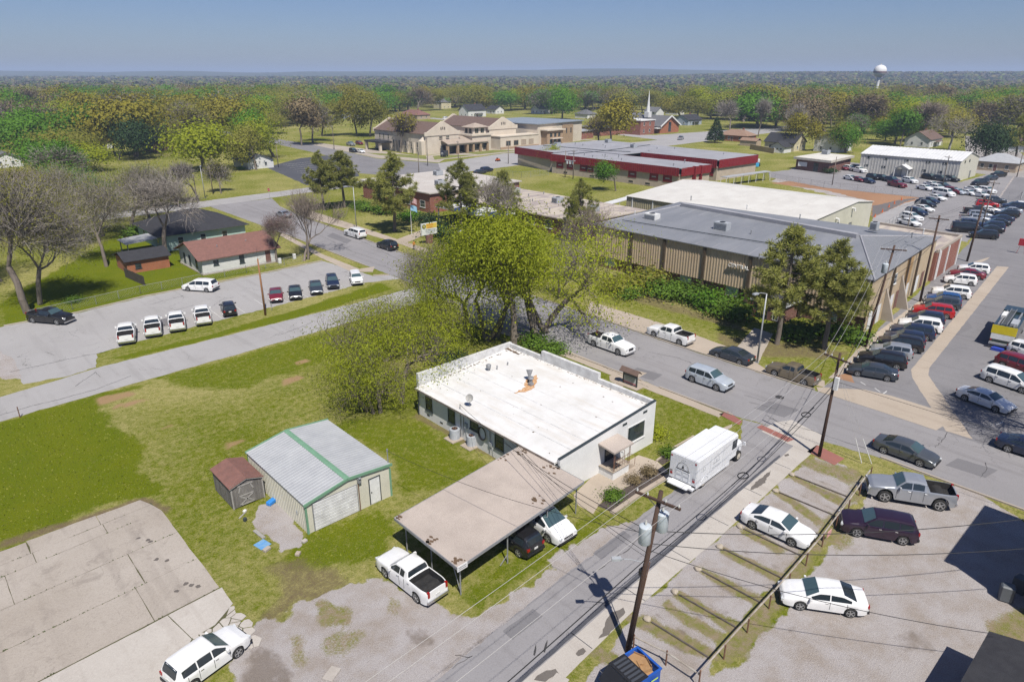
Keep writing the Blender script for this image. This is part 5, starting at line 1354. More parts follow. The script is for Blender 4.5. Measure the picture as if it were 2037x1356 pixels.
b = MB(); b.box(26.8,119.5,0,33.2,125.5,2.2); b.build('wall',orange_brick,bs)
for s,ya in ((1,119.5),(-1,125.5)): MB().slab([(26.4,ya - s * 0.4,2.1),(33.6,ya - s * 0.4,2.1),(33.6,122.5,3.1),(26.4,122.5,3.1)],0.1).build('roof_slope',shingle_dark,bs)
win(bs, 'y', 119.5, 28.0, 28.9, 0.7, 1.5, -1, dark_trim)
th = empty('teal_house',(0,0,0),0,'pale teal house with a charcoal hipped roof behind the white cottage','house')
teal = M('pale_teal_siding',(0.42,0.55,0.50),(0.36,0.48,0.44),scale=1.5)
MB().prism([(36,131),(51,131),(51,146),(36,146)],0,3.0).build('wall',teal,th)
b = MB(); c0 = [(35.2,130.2,2.9),(51.8,130.2,2.9),(51.8,146.8,2.9),(35.2,146.8,2.9)]; pk = [(42,138.5,5.8),(45,138.5,5.8)]
b.add(c0 + pk,[(0,1,5,4),(1,2,5),(2,3,4,5),(3,0,4),(3,2,1,0)]); b.build('roof',shingle_dark,th)
for x_ in (39,43,47): win(th,'y',131,x_ - 0.5,x_ + 0.5,1,2.3,-1)
for y_ in (134,138,142): win(th,'x',36,y_ - 0.5,y_ + 0.5,1,2.3,-1)
MB().slab([(30,131.5,2.2),(35.9,131.5,2.6),(35.9,137,2.6),(30,137,2.2)],0.1).build('lean_to_roof',galv,th)
for y_ in (132,136.5): MB().box(30.3,y_,0,30.45,y_ + 0.15,2.1).build('post',steel_m,th)
# houses further off (each where it is sighted)
HW,HB,HY,HT = M('white_siding',(0.68,0.68,0.66),(0.6,0.6,0.58),scale=1.5),M('blue_grey_siding',(0.36,0.42,0.5),scale=1.5),M('cream_siding',(0.62,0.56,0.38),scale=1.5),M('tan_siding',(0.45,0.36,0.26),scale=1.5)
G1 = 'houses among the trees'
HL = [
 (185,296,13,9,3.2,2.6,0,HW,shingle_red,'white gabled house with a brown roof left of the big golden tree',False),
 (505,332,12,9,2.8,2.0,0,HW,shingle_grey,'white bungalow with a grey roof beside the sealed parking lot',True),
 (665,236,14,10,5.8,2.6,0,HB,shingle_dark,'blue grey two storey house with dark roof behind the bare trees',True),
 (708,236,9,9,5.6,2.6,0,HW,shingle_dark,'narrow white two storey house at the end of church street',False),
 (825,236,22,11,3.2,2.8,0,HT,shingle_red,'wide brick ranch house with red roof behind the cream church',True),
 (880,216,12,11,6.0,3.0,0,HY,shingle_grey,'tall cream two storey house with a grey hipped roof',True),
 (940,232,17,11,5.0,3.8,0,HW,shingle_dark,'white farmhouse with a black roof and gables behind the church',True),
 (985,226,11,9,3.5,2.5,0,HW,shingle_dark,'white house with black roof half hidden behind the church hall',False),
 (1075,226,12,9,4.0,3.0,0,HW,shingle_grey,'pale house with steep grey gable right of the church hall roof',False),
 (1165,235,12,10,3.2,2.6,0,HW,shingle_grey,'small pale house behind the round golden tree',True),
 (1262,244,11,9,3.2,2.8,0,HW,shingle_grey,'white gabled house left of the steeple',False),
 (1300,238,10,9,5.6,2.8,0,HW,shingle_grey,'white two storey house right behind the steeple',False),
 (1368,248,15,10,3.4,2.8,0,HB,shingle_dark,'blue house with white porch right of the brick church',True),
 (1342,228,11,9,3.2,2.6,0,HW,shingle_tan,'pale house among dark trees right of the steeple',False),
 (1465,280,15,9,3.0,2.2,0,orange_brick,shingle_tan,'orange brick ranch house with a tan roof beside the dark evergreen',False),
 (1560,298,13,10,3.6,3.2,0,HY,shingle_dark,'yellow house with dark steep roof behind the small golden tree',True),
 (1655,300,13,10,5.4,1.8,0,HW,shingle_grey,'white two storey house left of the pale metal building',True),
 (1538,225,12,9,4.0,2.8,0,HW,shingle_grey,'white house far back among grey trees',False),
 (1835,290,16,10,3.6,3.0,0,HW,shingle_brown,'white house with brown roof behind the pale metal building',True),
 (1985,338,12,10,3.2,2.2,0,HT,galv,'tan house with metal roof beside the gravel lane',False),
 (345,240,12,9,3.2,2.6,0,HW,shingle_grey,'white house glimpsed right of the big golden tree',False),
 (320,300,11,9,3.2,2.8,0,brown_brick,shingle_dark,'brown brick house by the pink flowering tree',False),
 (600,222,12,9,4.0,2.6,0,HW,shingle_grey,'pale house far behind the left trees',False),
 (10,330,12,9,3.0,2.0,0,HW,shingle_grey,'white house at the left edge beyond the bare trees',True),
 (65,430,12,9,2.8,2.0,0,HW,shingle_grey,'low grey roofed house hidden behind the bare trees at the left',False),
 (2010,300,13,9,3.2,2.2,0,HW,shingle_brown,'pale house behind trees at the right edge',False),
]
for i,(px,py,w,d,h,rise,rot,wm_,rm_,lab,pch) in enumerate(HL):
 x, y = site(px, py)
 hip_ = 'hipped' in lab or i % 5 == 4
 two = 2 if h > 5 else 1
 rot_ = (0,math.pi / 2,0,-math.pi / 2)[i % 4] if 'ranch' not in lab else -math.pi / 2
 gable_house('house',lab,x,y,w,d,h,rise,rot_,wm_,rm_,((0.2,two),(0.4,two),(0.78,two)),G1,'house',pch,i % 2 == 0,0.5,hip_)
sx, sy = site(1492, 290)
r = empty('garden_shed',(sx,sy,0),-math.pi / 2,'tan roofed garden shed by the wooden yard fence','shed')
b = MB(); b.box(-4,-2,0,4,2,2.4); b.build('wall',HT,r)
for s in (-1,1): MB().slab([(-4.2,s * 2.3,2.3),(4.2,s * 2.3,2.3),(4.2,0,3.4),(-4.2,0,3.4)][::s],0.1).build('roof_slope',shingle_tan,r)
gx_, gy2 = site(1552, 303)
r = empty('white_garage',(gx_,gy2,0),0,'small white garage with a dark gable roof in front of the yellow house','garage')
b = MB(); b.box(-3,-3,0,3,3,2.5); b.add([(-3,-3,2.5),(-3,3,2.5),(-3,0,4.2)],[(0,1,2)]); b.build('wall',HW,r)
for s in (-1,1): MB().slab([(-3.6,s * 3.5,2.3),(3.2,s * 3.5,2.3),(3.2,0,4.35),(-3.6,0,4.35)][::s],0.12).build('roof_slope',shingle_dark,r)
for y_ in (-1.6,0,1.6): win(r,'x',-3,y_ - 0.35,y_ + 0.35,1.2,1.9,-1,white_trim,(0,0),False)
for i,(px,py,w,d,h,lab) in enumerate(((1712,179,40,26,6,'long white commercial building left of the water tower, far off'),(1790,179,60,26,6,'long white commercial building right of the water tower'),(1895,181,36,24,6,'white flat building far off near the right hills'),(1925,181,40,22,6,'low white roofed store far off at the right'),(1992,178,44,28,11,'tall tan commercial block far off at the right edge'),(2028,180,40,24,6,'pale flat store at the far right edge'))):
 x, y = site(px, py)
 r = empty('far_building',(x,y,0),-YAW,lab,'building','commercial buildings beyond the trees')
 MB().box(-w / 2,-d / 2,0,w / 2,d / 2,h).build('wall',HT if 'tan' in lab else HW,r)
 MB().box(-w / 2 - 0.5,-d / 2 - 0.5,h,w / 2 + 0.5,d / 2 + 0.5,h + 0.8).build('roof',HT if 'tan' in lab else white_metal_roof,r)
 for k_ in range(4): win(r,'y',-d / 2,-w / 2 + w * (0.15 + 0.22 * k_),-w / 2 + w * (0.25 + 0.22 * k_),0.5,4,-1,white_trim,(0,0),False)
dx, dy, _ = ray(1744, 178)
wt_d = 900 / math.hypot(dx, dy)
wx, wy = dx * wt_d, dy * wt_d
wt = empty('water_tower',(wx,wy,0),0,'white water tower with a ball shaped tank above the far trees','water tower')
wtm = M('white_tower_paint',(0.74,0.74,0.73),(0.66,0.66,0.66),scale=0.2)
b = MB(); b.tube([(0,0,0),(0,0,2),(0,0,22),(0,0,26)],[3.2,1.9,1.5,2.2],16); b.build('stem',wtm,wt,smooth=True)
b = MB(); prof = [(2.2,26),(5.0,28.2),(6.4,30.5),(6.6,32.5),(6.2,34.6),(4.8,36.8),(2.4,38.2),(0.3,38.6)]
b.tube([(0,0,z) for r_,z in prof],[r_ for r_,z in prof],20); b.build('tank',wtm,wt,smooth=True)
b = MB(); b.tube([(0,0,30.6),(0,0,31.8)],[6.5,6.7],20,False); b.build('band',plain('dark_red_band',(0.12,0.03,0.05),0.6),wt)
b = MB(); b.tube([(0,0,38.4),(0,0,40)],0.5,8); b.build('finial',wtm,wt)
# buildings just out of frame at the right that throw shade into it
bx_ = empty('corner_building',(0,0,0),0,'dark flat roofed building at the lower right edge, mostly out of view','building')
MB().box(43.6,-15,0,52.4,1.75,9.3).build('wall',stucco,bx_); MB().box(43.4,-15.2,9.3,52.6,1.95,9.5).build('roof',shingle_dark,bx_)
cr = empty('corner_house',(0,0,0),0,'dark shingled roof of a low building at the bottom right corner','building')
MB().box(26,-8,0,36.9,3.0,2.8).build('wall',brown_brick,cr)
MB().slab([(25.6,3.4,2.75),(25.6,-2.5,4.2),(37.3,-2.5,4.2),(37.3,3.4,2.75)],0.12).build('roof_slope',shingle_dark,cr)
MB().slab([(25.6,-2.5,4.2),(25.6,-8.4,2.75),(37.3,-8.4,2.75),(37.3,-2.5,4.2)],0.12).build('roof_slope',shingle_dark,cr)
MB().add([(36.9,3.0,2.8),(36.9,-8,2.8),(36.9,-2.5,4.1)],[(0,1,2)]).build('gable',brown_brick,cr)
# vehicles
def paintm(name, col, rough=0.28, metal=0.0):
 m, n = newmat(name)
 c = n.mix(n.ramp(n.noise(n.obj(),2.0,3),0.35,0.7),col,tuple(x * 0.9 for x in col))
 n.l.new(c, n.bsdf.inputs['Base Color'])
 n.bsdf.inputs['Roughness'].default_value = rough; n.bsdf.inputs['Metallic'].default_value = metal
 n.bsdf.inputs['Coat Weight'].default_value = 0.6; n.bsdf.inputs['Coat Roughness'].default_value = 0.06
 return m
PAINT = dict(white=paintm('white_car_paint',(0.76,0.76,0.75)),black=paintm('black_car_paint',(0.012,0.012,0.014)),navy=paintm('navy_car_paint',(0.014,0.022,0.05)),blue=paintm('blue_car_paint',(0.02,0.07,0.20)),
 grey=paintm('grey_car_paint',(0.10,0.11,0.12),0.3,0.4),silver=paintm('silver_car_paint',(0.40,0.42,0.45),0.3,0.5),red=paintm('red_car_paint',(0.36,0.012,0.012)),maroon=paintm('maroon_car_paint',(0.16,0.012,0.022)),
 tan=paintm('tan_car_paint',(0.22,0.18,0.12),0.35,0.4),plum=paintm('plum_car_paint',(0.022,0.010,0.024)),slate=paintm('slate_car_paint',(0.05,0.06,0.075),0.3,0.3),pale=paintm('pale_blue_car_paint',(0.52,0.57,0.62),0.3,0.3))
cglass, n = newmat('tinted_car_glass')
n.bsdf.inputs['Base Color'].default_value = (0.02,0.028,0.034,1); n.bsdf.inputs['Roughness'].default_value = 0.03; n.bsdf.inputs['Specular IOR Level'].default_value = 0.75
wglass, n = newmat('windscreen_glass')
n.bsdf.inputs['Base Color'].default_value = (0.05,0.085,0.095,1); n.bsdf.inputs['Roughness'].default_value = 0.03; n.bsdf.inputs['Specular IOR Level'].default_value = 0.9
tyre_m = M('tyre_rubber',(0.02,0.02,0.02),(0.035,0.034,0.032),scale=9,rough=0.9)
rim_m = plain('alloy_rim', (0.45, 0.46, 0.47), 0.35, 0.7)
lamp_m = plain('headlamp_lens',(0.55,0.57,0.58),0.08,0,0.8)
tail_m = plain('tail_lamp_lens',(0.28,0.008,0.008),0.15,0,0.6)
chrome = plain('chrome', (0.55, 0.55, 0.56), 0.18, 0.9)
liner = M('bed_liner',(0.02,0.02,0.021),(0.035,0.034,0.033),scale=5,rough=0.9)
plate_m = plain('licence_plate', (0.6, 0.6, 0.58), 0.5)
KINDS = {
 'sedan': dict(L=4.85,W=1.86,wb=2.80,r=0.335,top=[(-2.42,0.80),(-2.36,1.02),(-1.75,1.10),(-0.95,1.41),(-0.2,1.46),(0.35,1.43),(1.12,1.03),(1.9,0.88),(2.28,0.74),(2.43,0.55)],
 belt=[(-2.42,0.78),(-2.36,0.98),(-1.6,1.0),(1.1,0.94),(1.9,0.82),(2.28,0.70),(2.43,0.53)],ws=(0.40,1.08),rw=(-1.72,-1.0),side=(-1.45,0.85),split=(-0.25,)),
 'suv': dict(L=4.85,W=1.94,wb=2.85,r=0.37,top=[(-2.42,0.85),(-2.38,1.12),(-2.12,1.58),(-1.9,1.68),(-0.8,1.74),(0.3,1.70),(1.05,1.20),(1.9,1.08),(2.3,0.94),(2.43,0.65)],
 belt=[(-2.42,0.85),(-2.36,1.10),(-1.8,1.13),(1.0,1.08),(1.9,1.02),(2.3,0.90),(2.43,0.63)],ws=(0.36,1.02),rw=(-2.36,-2.06),side=(-2.0,0.85),split=(-1.15,-0.15)),
 'crossover': dict(L=4.35,W=1.82,wb=2.62,r=0.335,top=[(-2.17,0.8),(-2.13,1.05),(-1.9,1.5),(-1.7,1.58),(-0.7,1.64),(0.15,1.60),(0.92,1.10),(1.65,0.97),(2.05,0.82),(2.18,0.58)],
 belt=[(-2.17,0.8),(-2.1,1.03),(-1.6,1.06),(0.9,1.0),(1.65,0.92),(2.05,0.78),(2.18,0.56)],ws=(0.21,0.88),rw=(-2.11,-1.86),side=(-1.8,0.7),split=(-0.95,-0.1)),
 'box_car': dict(L=4.1,W=1.79,wb=2.55,r=0.335,top=[(-2.05,0.8),(-2.02,1.1),(-1.92,1.56),(-1.8,1.62),(-0.5,1.62),(0.45,1.58),(0.98,1.12),(1.6,1.02),(1.95,0.88),(2.05,0.6)],
 belt=[(-2.05,0.8),(-2.0,1.05),(-1.6,1.08),(0.95,1.02),(1.6,0.96),(1.95,0.84),(2.05,0.58)],ws=(0.5,0.95),rw=(-2.0,-1.9),side=(-1.8,0.8),split=(-0.9,0.0)),
 'minivan': dict(L=5.15,W=1.98,wb=3.05,r=0.345,top=[(-2.57,0.85),(-2.53,1.15),(-2.25,1.66),(-2.0,1.73),(-0.6,1.77),(0.5,1.70),(1.55,1.12),(2.1,0.98),(2.45,0.82),(2.58,0.58)],
 belt=[(-2.57,0.83),(-2.5,1.08),(-1.9,1.1),(1.4,1.0),(2.1,0.92),(2.45,0.78),(2.58,0.56)],ws=(0.58,1.5),rw=(-2.5,-2.2),side=(-2.1,1.2),split=(-1.1,0.15)),
 'pickup': dict(L=5.85,W=2.0,wb=3.65,r=0.40,top=[(-2.92,0.75),(-2.90,1.28),(-1.05,1.30),(-0.98,1.32),(-0.82,1.80),(-0.3,1.88),(0.55,1.84),(1.15,1.30),(1.9,1.22),(2.65,1.12),(2.86,0.98),(2.92,0.62)],
    belt=[(-2.92,0.75),(-2.90,1.28),(-1.0,1.28),(1.15,1.20),(1.9,1.16),(2.65,1.06),(2.86,0.94),(2.92,0.6)],ws=(0.60,1.12),rw=(-0.97,-0.84),side=(-0.72,0.95),split=(0.1,),bed=(-2.82,-1.08,0.78)),
 'ext_pickup': dict(L=5.35,W=1.86,wb=3.2,r=0.375,top=[(-2.67,0.7),(-2.65,1.18),(-0.85,1.20),(-0.80,1.22),(-0.66,1.66),(-0.2,1.74),(0.45,1.70),(1.08,1.20),(1.75,1.12),(2.4,1.02),(2.6,0.88),(2.67,0.58)],
     belt=[(-2.67,0.7),(-2.65,1.18),(-0.8,1.18),(1.08,1.12),(1.75,1.06),(2.4,0.97),(2.6,0.84),(2.67,0.56)],ws=(0.50,1.04),rw=(-0.79,-0.68),side=(-0.5,0.88),split=(-0.02,),bed=(-2.58,-0.88,0.72)),
 'van': dict(L=5.7,W=2.02,wb=3.5,r=0.37,top=[(-2.85,0.8),(-2.83,1.3),(-2.75,1.95),(-2.6,2.05),(0.3,2.08),(1.2,2.0),(1.85,1.35),(2.35,1.2),(2.75,1.0),(2.85,0.6)],
 belt=[(-2.85,0.8),(-2.8,1.2),(-2.0,1.22),(1.7,1.18),(2.35,1.1),(2.75,0.95),(2.85,0.58)],ws=(1.28,1.8),rw=(-2.82,-2.76),side=(-2.5,1.5),split=(-1.2,0.3)),
}
KINDS['topper_pickup'] = dict(KINDS['pickup']); KINDS['topper_pickup'].update(top=[(-2.92,0.75),(-2.90,1.28),(-2.75,1.78),(-2.6,1.84),(-0.3,1.90),(0.55,1.84),(1.15,1.30),(1.9,1.22),(2.65,1.12),(2.86,0.98),(2.92,0.62)],rw=(-2.88,-2.76),side=(-2.6,0.95),split=(-1.0,0.1)); KINDS['topper_pickup'].pop('bed')
KINDS['lifted_pickup'] = dict(KINDS['pickup']); KINDS['lifted_pickup'].update(r=0.47,lift=0.14)
CARS = {}
def lerp(prof, x):
 for (xa, za), (xb, zb) in zip(prof, prof[1:]):
  if x <= xb: return za + (zb - za) * max(0,min(1,(x - xa) / (xb - xa + 1e-9)))
 return prof[-1][1]
def car_meshes(kind):
 if kind in CARS: return CARS[kind]
 K = KINDS[kind]; L,W,wbs,r = K['L'],K['W'],K['wb'],K['r']; lift = K.get('lift',0)
 hl, hw = L / 2, W / 2
 ax = [-wbs / 2 - 0.05, wbs / 2 - 0.05]
 bed = K.get('bed')
 xs = set(round(-hl + L * i / 46,3) for i in range(47)) | set(x for x,z in K['top']) | set(x for x,z in K['belt'])
 for a in ax: xs |= set(round(a + r * 1.16 * math.cos(t * math.pi / 8),3) for t in range(9))
 if bed: xs |= {bed[0],bed[1],bed[0] - 0.001,bed[1] + 0.001}
 xs = sorted(x for x in xs if -hl <= x <= hl)
 def w_at(x):
  t = abs(x) / hl
  return hw * (1 - 0.16 * max(0,(t - 0.72) / 0.28) ** 2 - 0.01)
 def section(x):
  w = w_at(x); tp = lerp(K['top'],x); bl = min(lerp(K['belt'],x),tp - 0.005)
  zb = 0.24 + 0.10 * max(0, (abs(x) / hl - 0.9) / 0.1)
  zin = zb
  for a in ax:
   d = abs(x - a)
   if d < r * 1.16: zb = max(zb,r + math.sqrt(max(0,(r * 1.16) ** 2 - d * d)) - 0.01)
  zb = min(zb, bl - 0.08)
  rise = tp - bl
  wt = w - 0.06 - 0.34 * max(0,rise) if rise > 0.1 else w - 0.12
  zm = zb + (bl - zb) * 0.55
  pts = [(0,zb),(w - 0.10,zb),(w - 0.015,zb + 0.015),(w,zm),(w - 0.015,bl - 0.06),(w - 0.05,bl)]
  if bed and bed[0] <= x <= bed[1]:
   pts += [(w - 0.11,bl + 0.005),(w - 0.14,bl - 0.01),(w - 0.15,bed[2]),(0,bed[2])]
  else:
   pts += [(wt + 0.03 if rise > 0.1 else w - 0.10,tp - 0.07 * min(1,rise / 0.3) if rise > 0.1 else bl + rise * 0.5),(wt - 0.06,tp - 0.015),(wt * 0.55,tp + 0.012),(0,tp + 0.018)]
  return pts
 b = MB(); n_ = None
 secs = [section(x) for x in xs]
 n_ = len(secs[0])
 for x, sc_ in zip(xs, secs):
  for (y, z) in sc_: b.v.append((x, y, z + lift))
  for (y, z) in sc_: b.v.append((x, -y, z + lift))
 for i in range(len(xs) - 1):
  o0, o1 = i * 2 * n_, (i + 1) * 2 * n_
  for j in range(n_ - 1):
   mi = 0
   if j == 0: mi = 1
   if bed and bed[0] <= xs[i] and xs[i + 1] <= bed[1] and j >= 6: mi = 1
   if bed and (abs(xs[i + 1] - bed[0]) < 0.002 or abs(xs[i] - bed[1]) < 0.002) and xs[i + 1] - xs[i] < 0.0015 and j >= 6: mi = 1
   b.f.append((o0 + j,o1 + j,o1 + j + 1,o0 + j + 1)); b.mi.append(mi)
   b.f.append((o0 + n_ + j + 1,o1 + n_ + j + 1,o1 + n_ + j,o0 + n_ + j)); b.mi.append(mi)
 for i, fl in ((0, 1), (len(xs) - 1, -1)):
  o = i * 2 * n_
  ring = [o + j for j in range(n_)] + [o + n_ + j for j in reversed(range(n_))]
  b.f.append(tuple(ring[::fl])); b.mi.append(0)
 me = b.mesh('body', [PAINT['white'], liner], True, 38)
 bm = bmesh.new(); bm.from_mesh(me); bmesh.ops.remove_doubles(bm,verts=bm.verts,dist=0.0008); bmesh.ops.recalc_face_normals(bm,faces=bm.faces); bm.to_mesh(me); bm.free()
 me.set_sharp_from_angle(angle=math.radians(38))
 out = {'body': me}
 def topq(x0, x1, off, inset, nx_=5, my=6):
  q = MB(); g = []
  for i in range(nx_ + 1):
   x = x0 + (x1 - x0) * i / nx_; tp = lerp(K['top'],x); bl = min(lerp(K['belt'],x),tp); rise = tp - bl
   w = w_at(x); wt = (w - 0.06 - 0.34 * rise if rise > 0.1 else w - 0.16) - inset
   g.append([(x,wt * (-1 + 2 * j / my),tp + 0.018 - 0.03 * abs(-1 + 2 * j / my) ** 2 + off + lift) for j in range(my + 1)])
  s0 = len(q.v)
  for row in g: q.v.extend(row)
  for i in range(nx_):
   for j in range(my):
    a = s0 + i * (my + 1) + j; q.f.append((a,a + my + 1,a + my + 2,a + 1)); q.mi.append(0)
  return q
 out['windshield'] = topq(K['ws'][0],K['ws'][1],0.012,0.03).mesh('windshield',wglass,True)
 out['rear_window'] = topq(K['rw'][0],K['rw'][1],0.012,0.06).mesh('rear_window',cglass,True)
 s0,s1 = K['side']; cuts = [s0] + [c for c in K['split']] + [s1]
 for sgn, nm in ((1, 'L'), (-1, 'R')):
  for k_, (a, c) in enumerate(zip(cuts, cuts[1:])):
   q = MB(); m = 8; a2, c2 = a + 0.035, c - 0.035
   for i in range(m + 1):
    x = a2 + (c2 - a2) * i / m; tp = lerp(K['top'],x); bl = min(lerp(K['belt'],x),tp - 0.01); rise = tp - bl; w = w_at(x)
    wt = w - 0.06 - 0.34 * rise + 0.03; zt = tp - 0.07 * min(1,rise / 0.3)
    for t in (0.06, 0.86):
     q.v.append((x,sgn * ((w - 0.05) + (wt - w + 0.05) * t + 0.012),bl + (zt - bl) * t + 0.004 + lift))
   for i in range(m):
    f = (2 * i,2 * i + 2,2 * i + 3,2 * i + 1); q.f.append(f if sgn < 0 else f[::-1]); q.mi.append(0)
   out['side%s%d' % (nm,k_)] = q.mesh('side_window',cglass,True)
 t = MB(); tw = 0.24 if r < 0.42 else 0.32
 t.tube([(0,-tw / 2,0),(0,-tw / 2 + 0.03,0),(0,tw / 2 - 0.03,0),(0,tw / 2,0)],[r * 0.9,r,r,r * 0.9],20)
 out['tyre'] = t.mesh('wheel', tyre_m, True, 40)
 q = MB()
 q.tube([(0,tw / 2 - 0.02,0),(0,tw / 2 + 0.004,0)],[r * 0.70,r * 0.68],20)
 q2 = MB()
 for i in range(5):
  a = 2 * math.pi * i / 5; d = Vector((math.cos(a),0,math.sin(a))); e = Vector((-math.sin(a),0,math.cos(a)))
  q2.obox(Vector((0,tw / 2 + 0.012,0)) + d * r * 0.36,d,Vector((0,1,0)),e,r * 0.33,0.012,r * 0.085)
 q2.tube([(0,tw / 2 + 0.0,0),(0,tw / 2 + 0.03,0)],r * 0.16,10)
 for k_ in range(20):
  a0, a1 = 2 * math.pi * k_ / 20, 2 * math.pi * (k_ + 1) / 20
  q2.add([(r * 0.62 * math.cos(a0),tw / 2 + 0.012,r * 0.62 * math.sin(a0)),(r * 0.62 * math.cos(a1),tw / 2 + 0.012,r * 0.62 * math.sin(a1)),(r * 0.71 * math.cos(a1),tw / 2 + 0.012,r * 0.71 * math.sin(a1)),(r * 0.71 * math.cos(a0),tw / 2 + 0.012,r * 0.71 * math.sin(a0))],[(3,2,1,0)])
 out['rim'] = q2.mesh('rim', rim_m)
 out['wheel_pos'] = [(a,s * (hw - tw / 2 - 0.01),r,s) for a in ax for s in (1,-1)]
 truck = bool(bed) or kind in ('topper_pickup',)
 zf = lerp(K['belt'], hl - 0.12) - 0.06 + lift
 for s in (1, -1):
  wf = w_at(hl - 0.1)
  q = MB(); q.obox((hl - 0.10,s * (wf - 0.19),zf - 0.05),(0.96,s * -0.28,0),(s * 0.28,0.96,0),(0,0,1),0.085,0.17,0.075 if not truck else 0.10)
  out['head%d' % s] = q.mesh('headlight', lamp_m)
  zt = lerp(K['belt'], -hl + 0.08) - 0.02 + lift
  q = MB(); q.obox((-hl + 0.06,s * (w_at(-hl + 0.05) - 0.10),zt - 0.12),(1,0,0),(0,1,0),(0,0,1),0.075,0.105 if not truck else 0.075,0.10 if not truck else 0.19)
  out['tail%d' % s] = q.mesh('taillight', tail_m)
  xm = K['ws'][1] - 0.22; zm = lerp(K['belt'],xm) + 0.06 + lift
  q = MB(); q.obox((xm,s * (w_at(xm) + 0.09),zm),(1,0,0),(0,1,0),(0,0,1),0.06,0.10,0.07 if not truck else 0.11); q.obox((xm,s * (w_at(xm) - 0.01),zm - 0.05),(1,0,0),(0,1,0),(0,0,1),0.03,0.06,0.02)
  out['mirror%d' % s] = q.mesh('mirror', PAINT['white'])
 for s in (1, -1):
  q = MB()
  for xx in [K['side'][0] + 0.25 if not truck else K['side'][0]] + list(K['split'])[-2:] + [K['side'][1] + 0.12]:
   w = w_at(xx); bl = lerp(K['belt'],xx) + lift; q.box(xx - 0.011,s * (w - 0.004) - 0.008,0.42 + lift,xx + 0.011,s * (w - 0.004) + 0.008,bl - 0.05)
  out['seam%d' % s] = q.mesh('door_seam', black_m)
  q = MB()
  for xx in K['split'][-2:]:
   for e in (0.16,-0.9)[:1 if len(K['split']) > 1 else 2]: q.box(xx + e - 0.09,s * (w_at(xx) + 0.002) - 0.016,lerp(K['belt'],xx) - 0.17 + lift,xx + e + 0.09,s * (w_at(xx) + 0.002) + 0.016,lerp(K['belt'],xx) - 0.13 + lift)
  out['handle%d' % s] = q.mesh('door_handle', chrome)
 q = MB(); gh = 0.17 if truck else 0.10
 q.box(hl - 0.06,-0.42,zf - 0.10 - gh,hl + 0.006,0.42,zf - 0.10 + gh * 0.7); out['grille'] = q.mesh('grille',black_m)
 q = MB(); q.box(hl - 0.1,-hw * 0.86,0.30 + lift,hl + 0.03,hw * 0.86,0.46 + lift); out['bumper'] = q.mesh('bumper',chrome if truck else black_m)
 q = MB(); q.box(-hl - 0.05,-hw * 0.88,0.40 + lift,-hl + 0.06,hw * 0.88,0.58 + lift); out['bumper2'] = q.mesh('rear_bumper',chrome if truck else black_m)
 q = MB(); q.box(-hl - 0.012,-0.16,0.72 + lift,-hl + 0.01,0.16,0.87 + lift); out['plate'] = q.mesh('licence_plate',plate_m)
 CARS[kind] = out
 return out
RIMLESS = 0
def car(kind,name,label,x,y,heading,col,detail=1,group='parked vehicles',cat=None,two_tone=None):
 ms = car_meshes(kind)
 r = empty(name,(x,y,0.012),math.radians(heading),label,cat or {'sedan': 'car','suv': 'suv','crossover': 'suv','box_car': 'car','minivan': 'minivan','van': 'van'}.get(kind,'pickup truck'),group)
 def P_(nm, key, m=None, par=None):
  o = bpy.data.objects.new(nm,ms[key]); link(o); o.parent = par or r
  if m: o.material_slots[0].link = 'OBJECT'; o.material_slots[0].material = m
  return o
 P_('body','body',PAINT[col]); P_('windshield','windshield'); P_('rear_window','rear_window')
 for k_ in ms:
  if k_.startswith('side'): P_('side_window', k_)
 for (a, yy, rr, s) in ms['wheel_pos']:
  w = P_('wheel', 'tyre'); w.location = (a, yy, rr)
  if s < 0: w.rotation_euler = (0, 0, math.pi)
  if detail: P_('rim', 'rim', None, w)
 for s in (1, -1):
  if detail or True: P_('headlight','head%d' % s); P_('taillight','tail%d' % s)
  if detail: P_('mirror','mirror%d' % s,PAINT[col]); P_('door_seam','seam%d' % s)['kind'] = 'stuff'; P_('door_handle','handle%d' % s)['kind'] = 'stuff'
 P_('grille', 'grille')
 if detail: P_('front_bumper','bumper'); P_('rear_bumper','bumper2'); P_('licence_plate','plate')
 return r
def cars(rows):
 for (kind, name, px, py, hd, col, det, lab, grp) in rows:
  x, y = site(px, py)
  car(kind, name, lab, x, y, hd, col, det, grp)
GL,GS,GC,GY_,GR = 'vehicles in the left parking lot','vehicles along the street','vehicles beside the gymnasium','vehicles in the yards by the alley','vehicles in the far row of the gym lot'
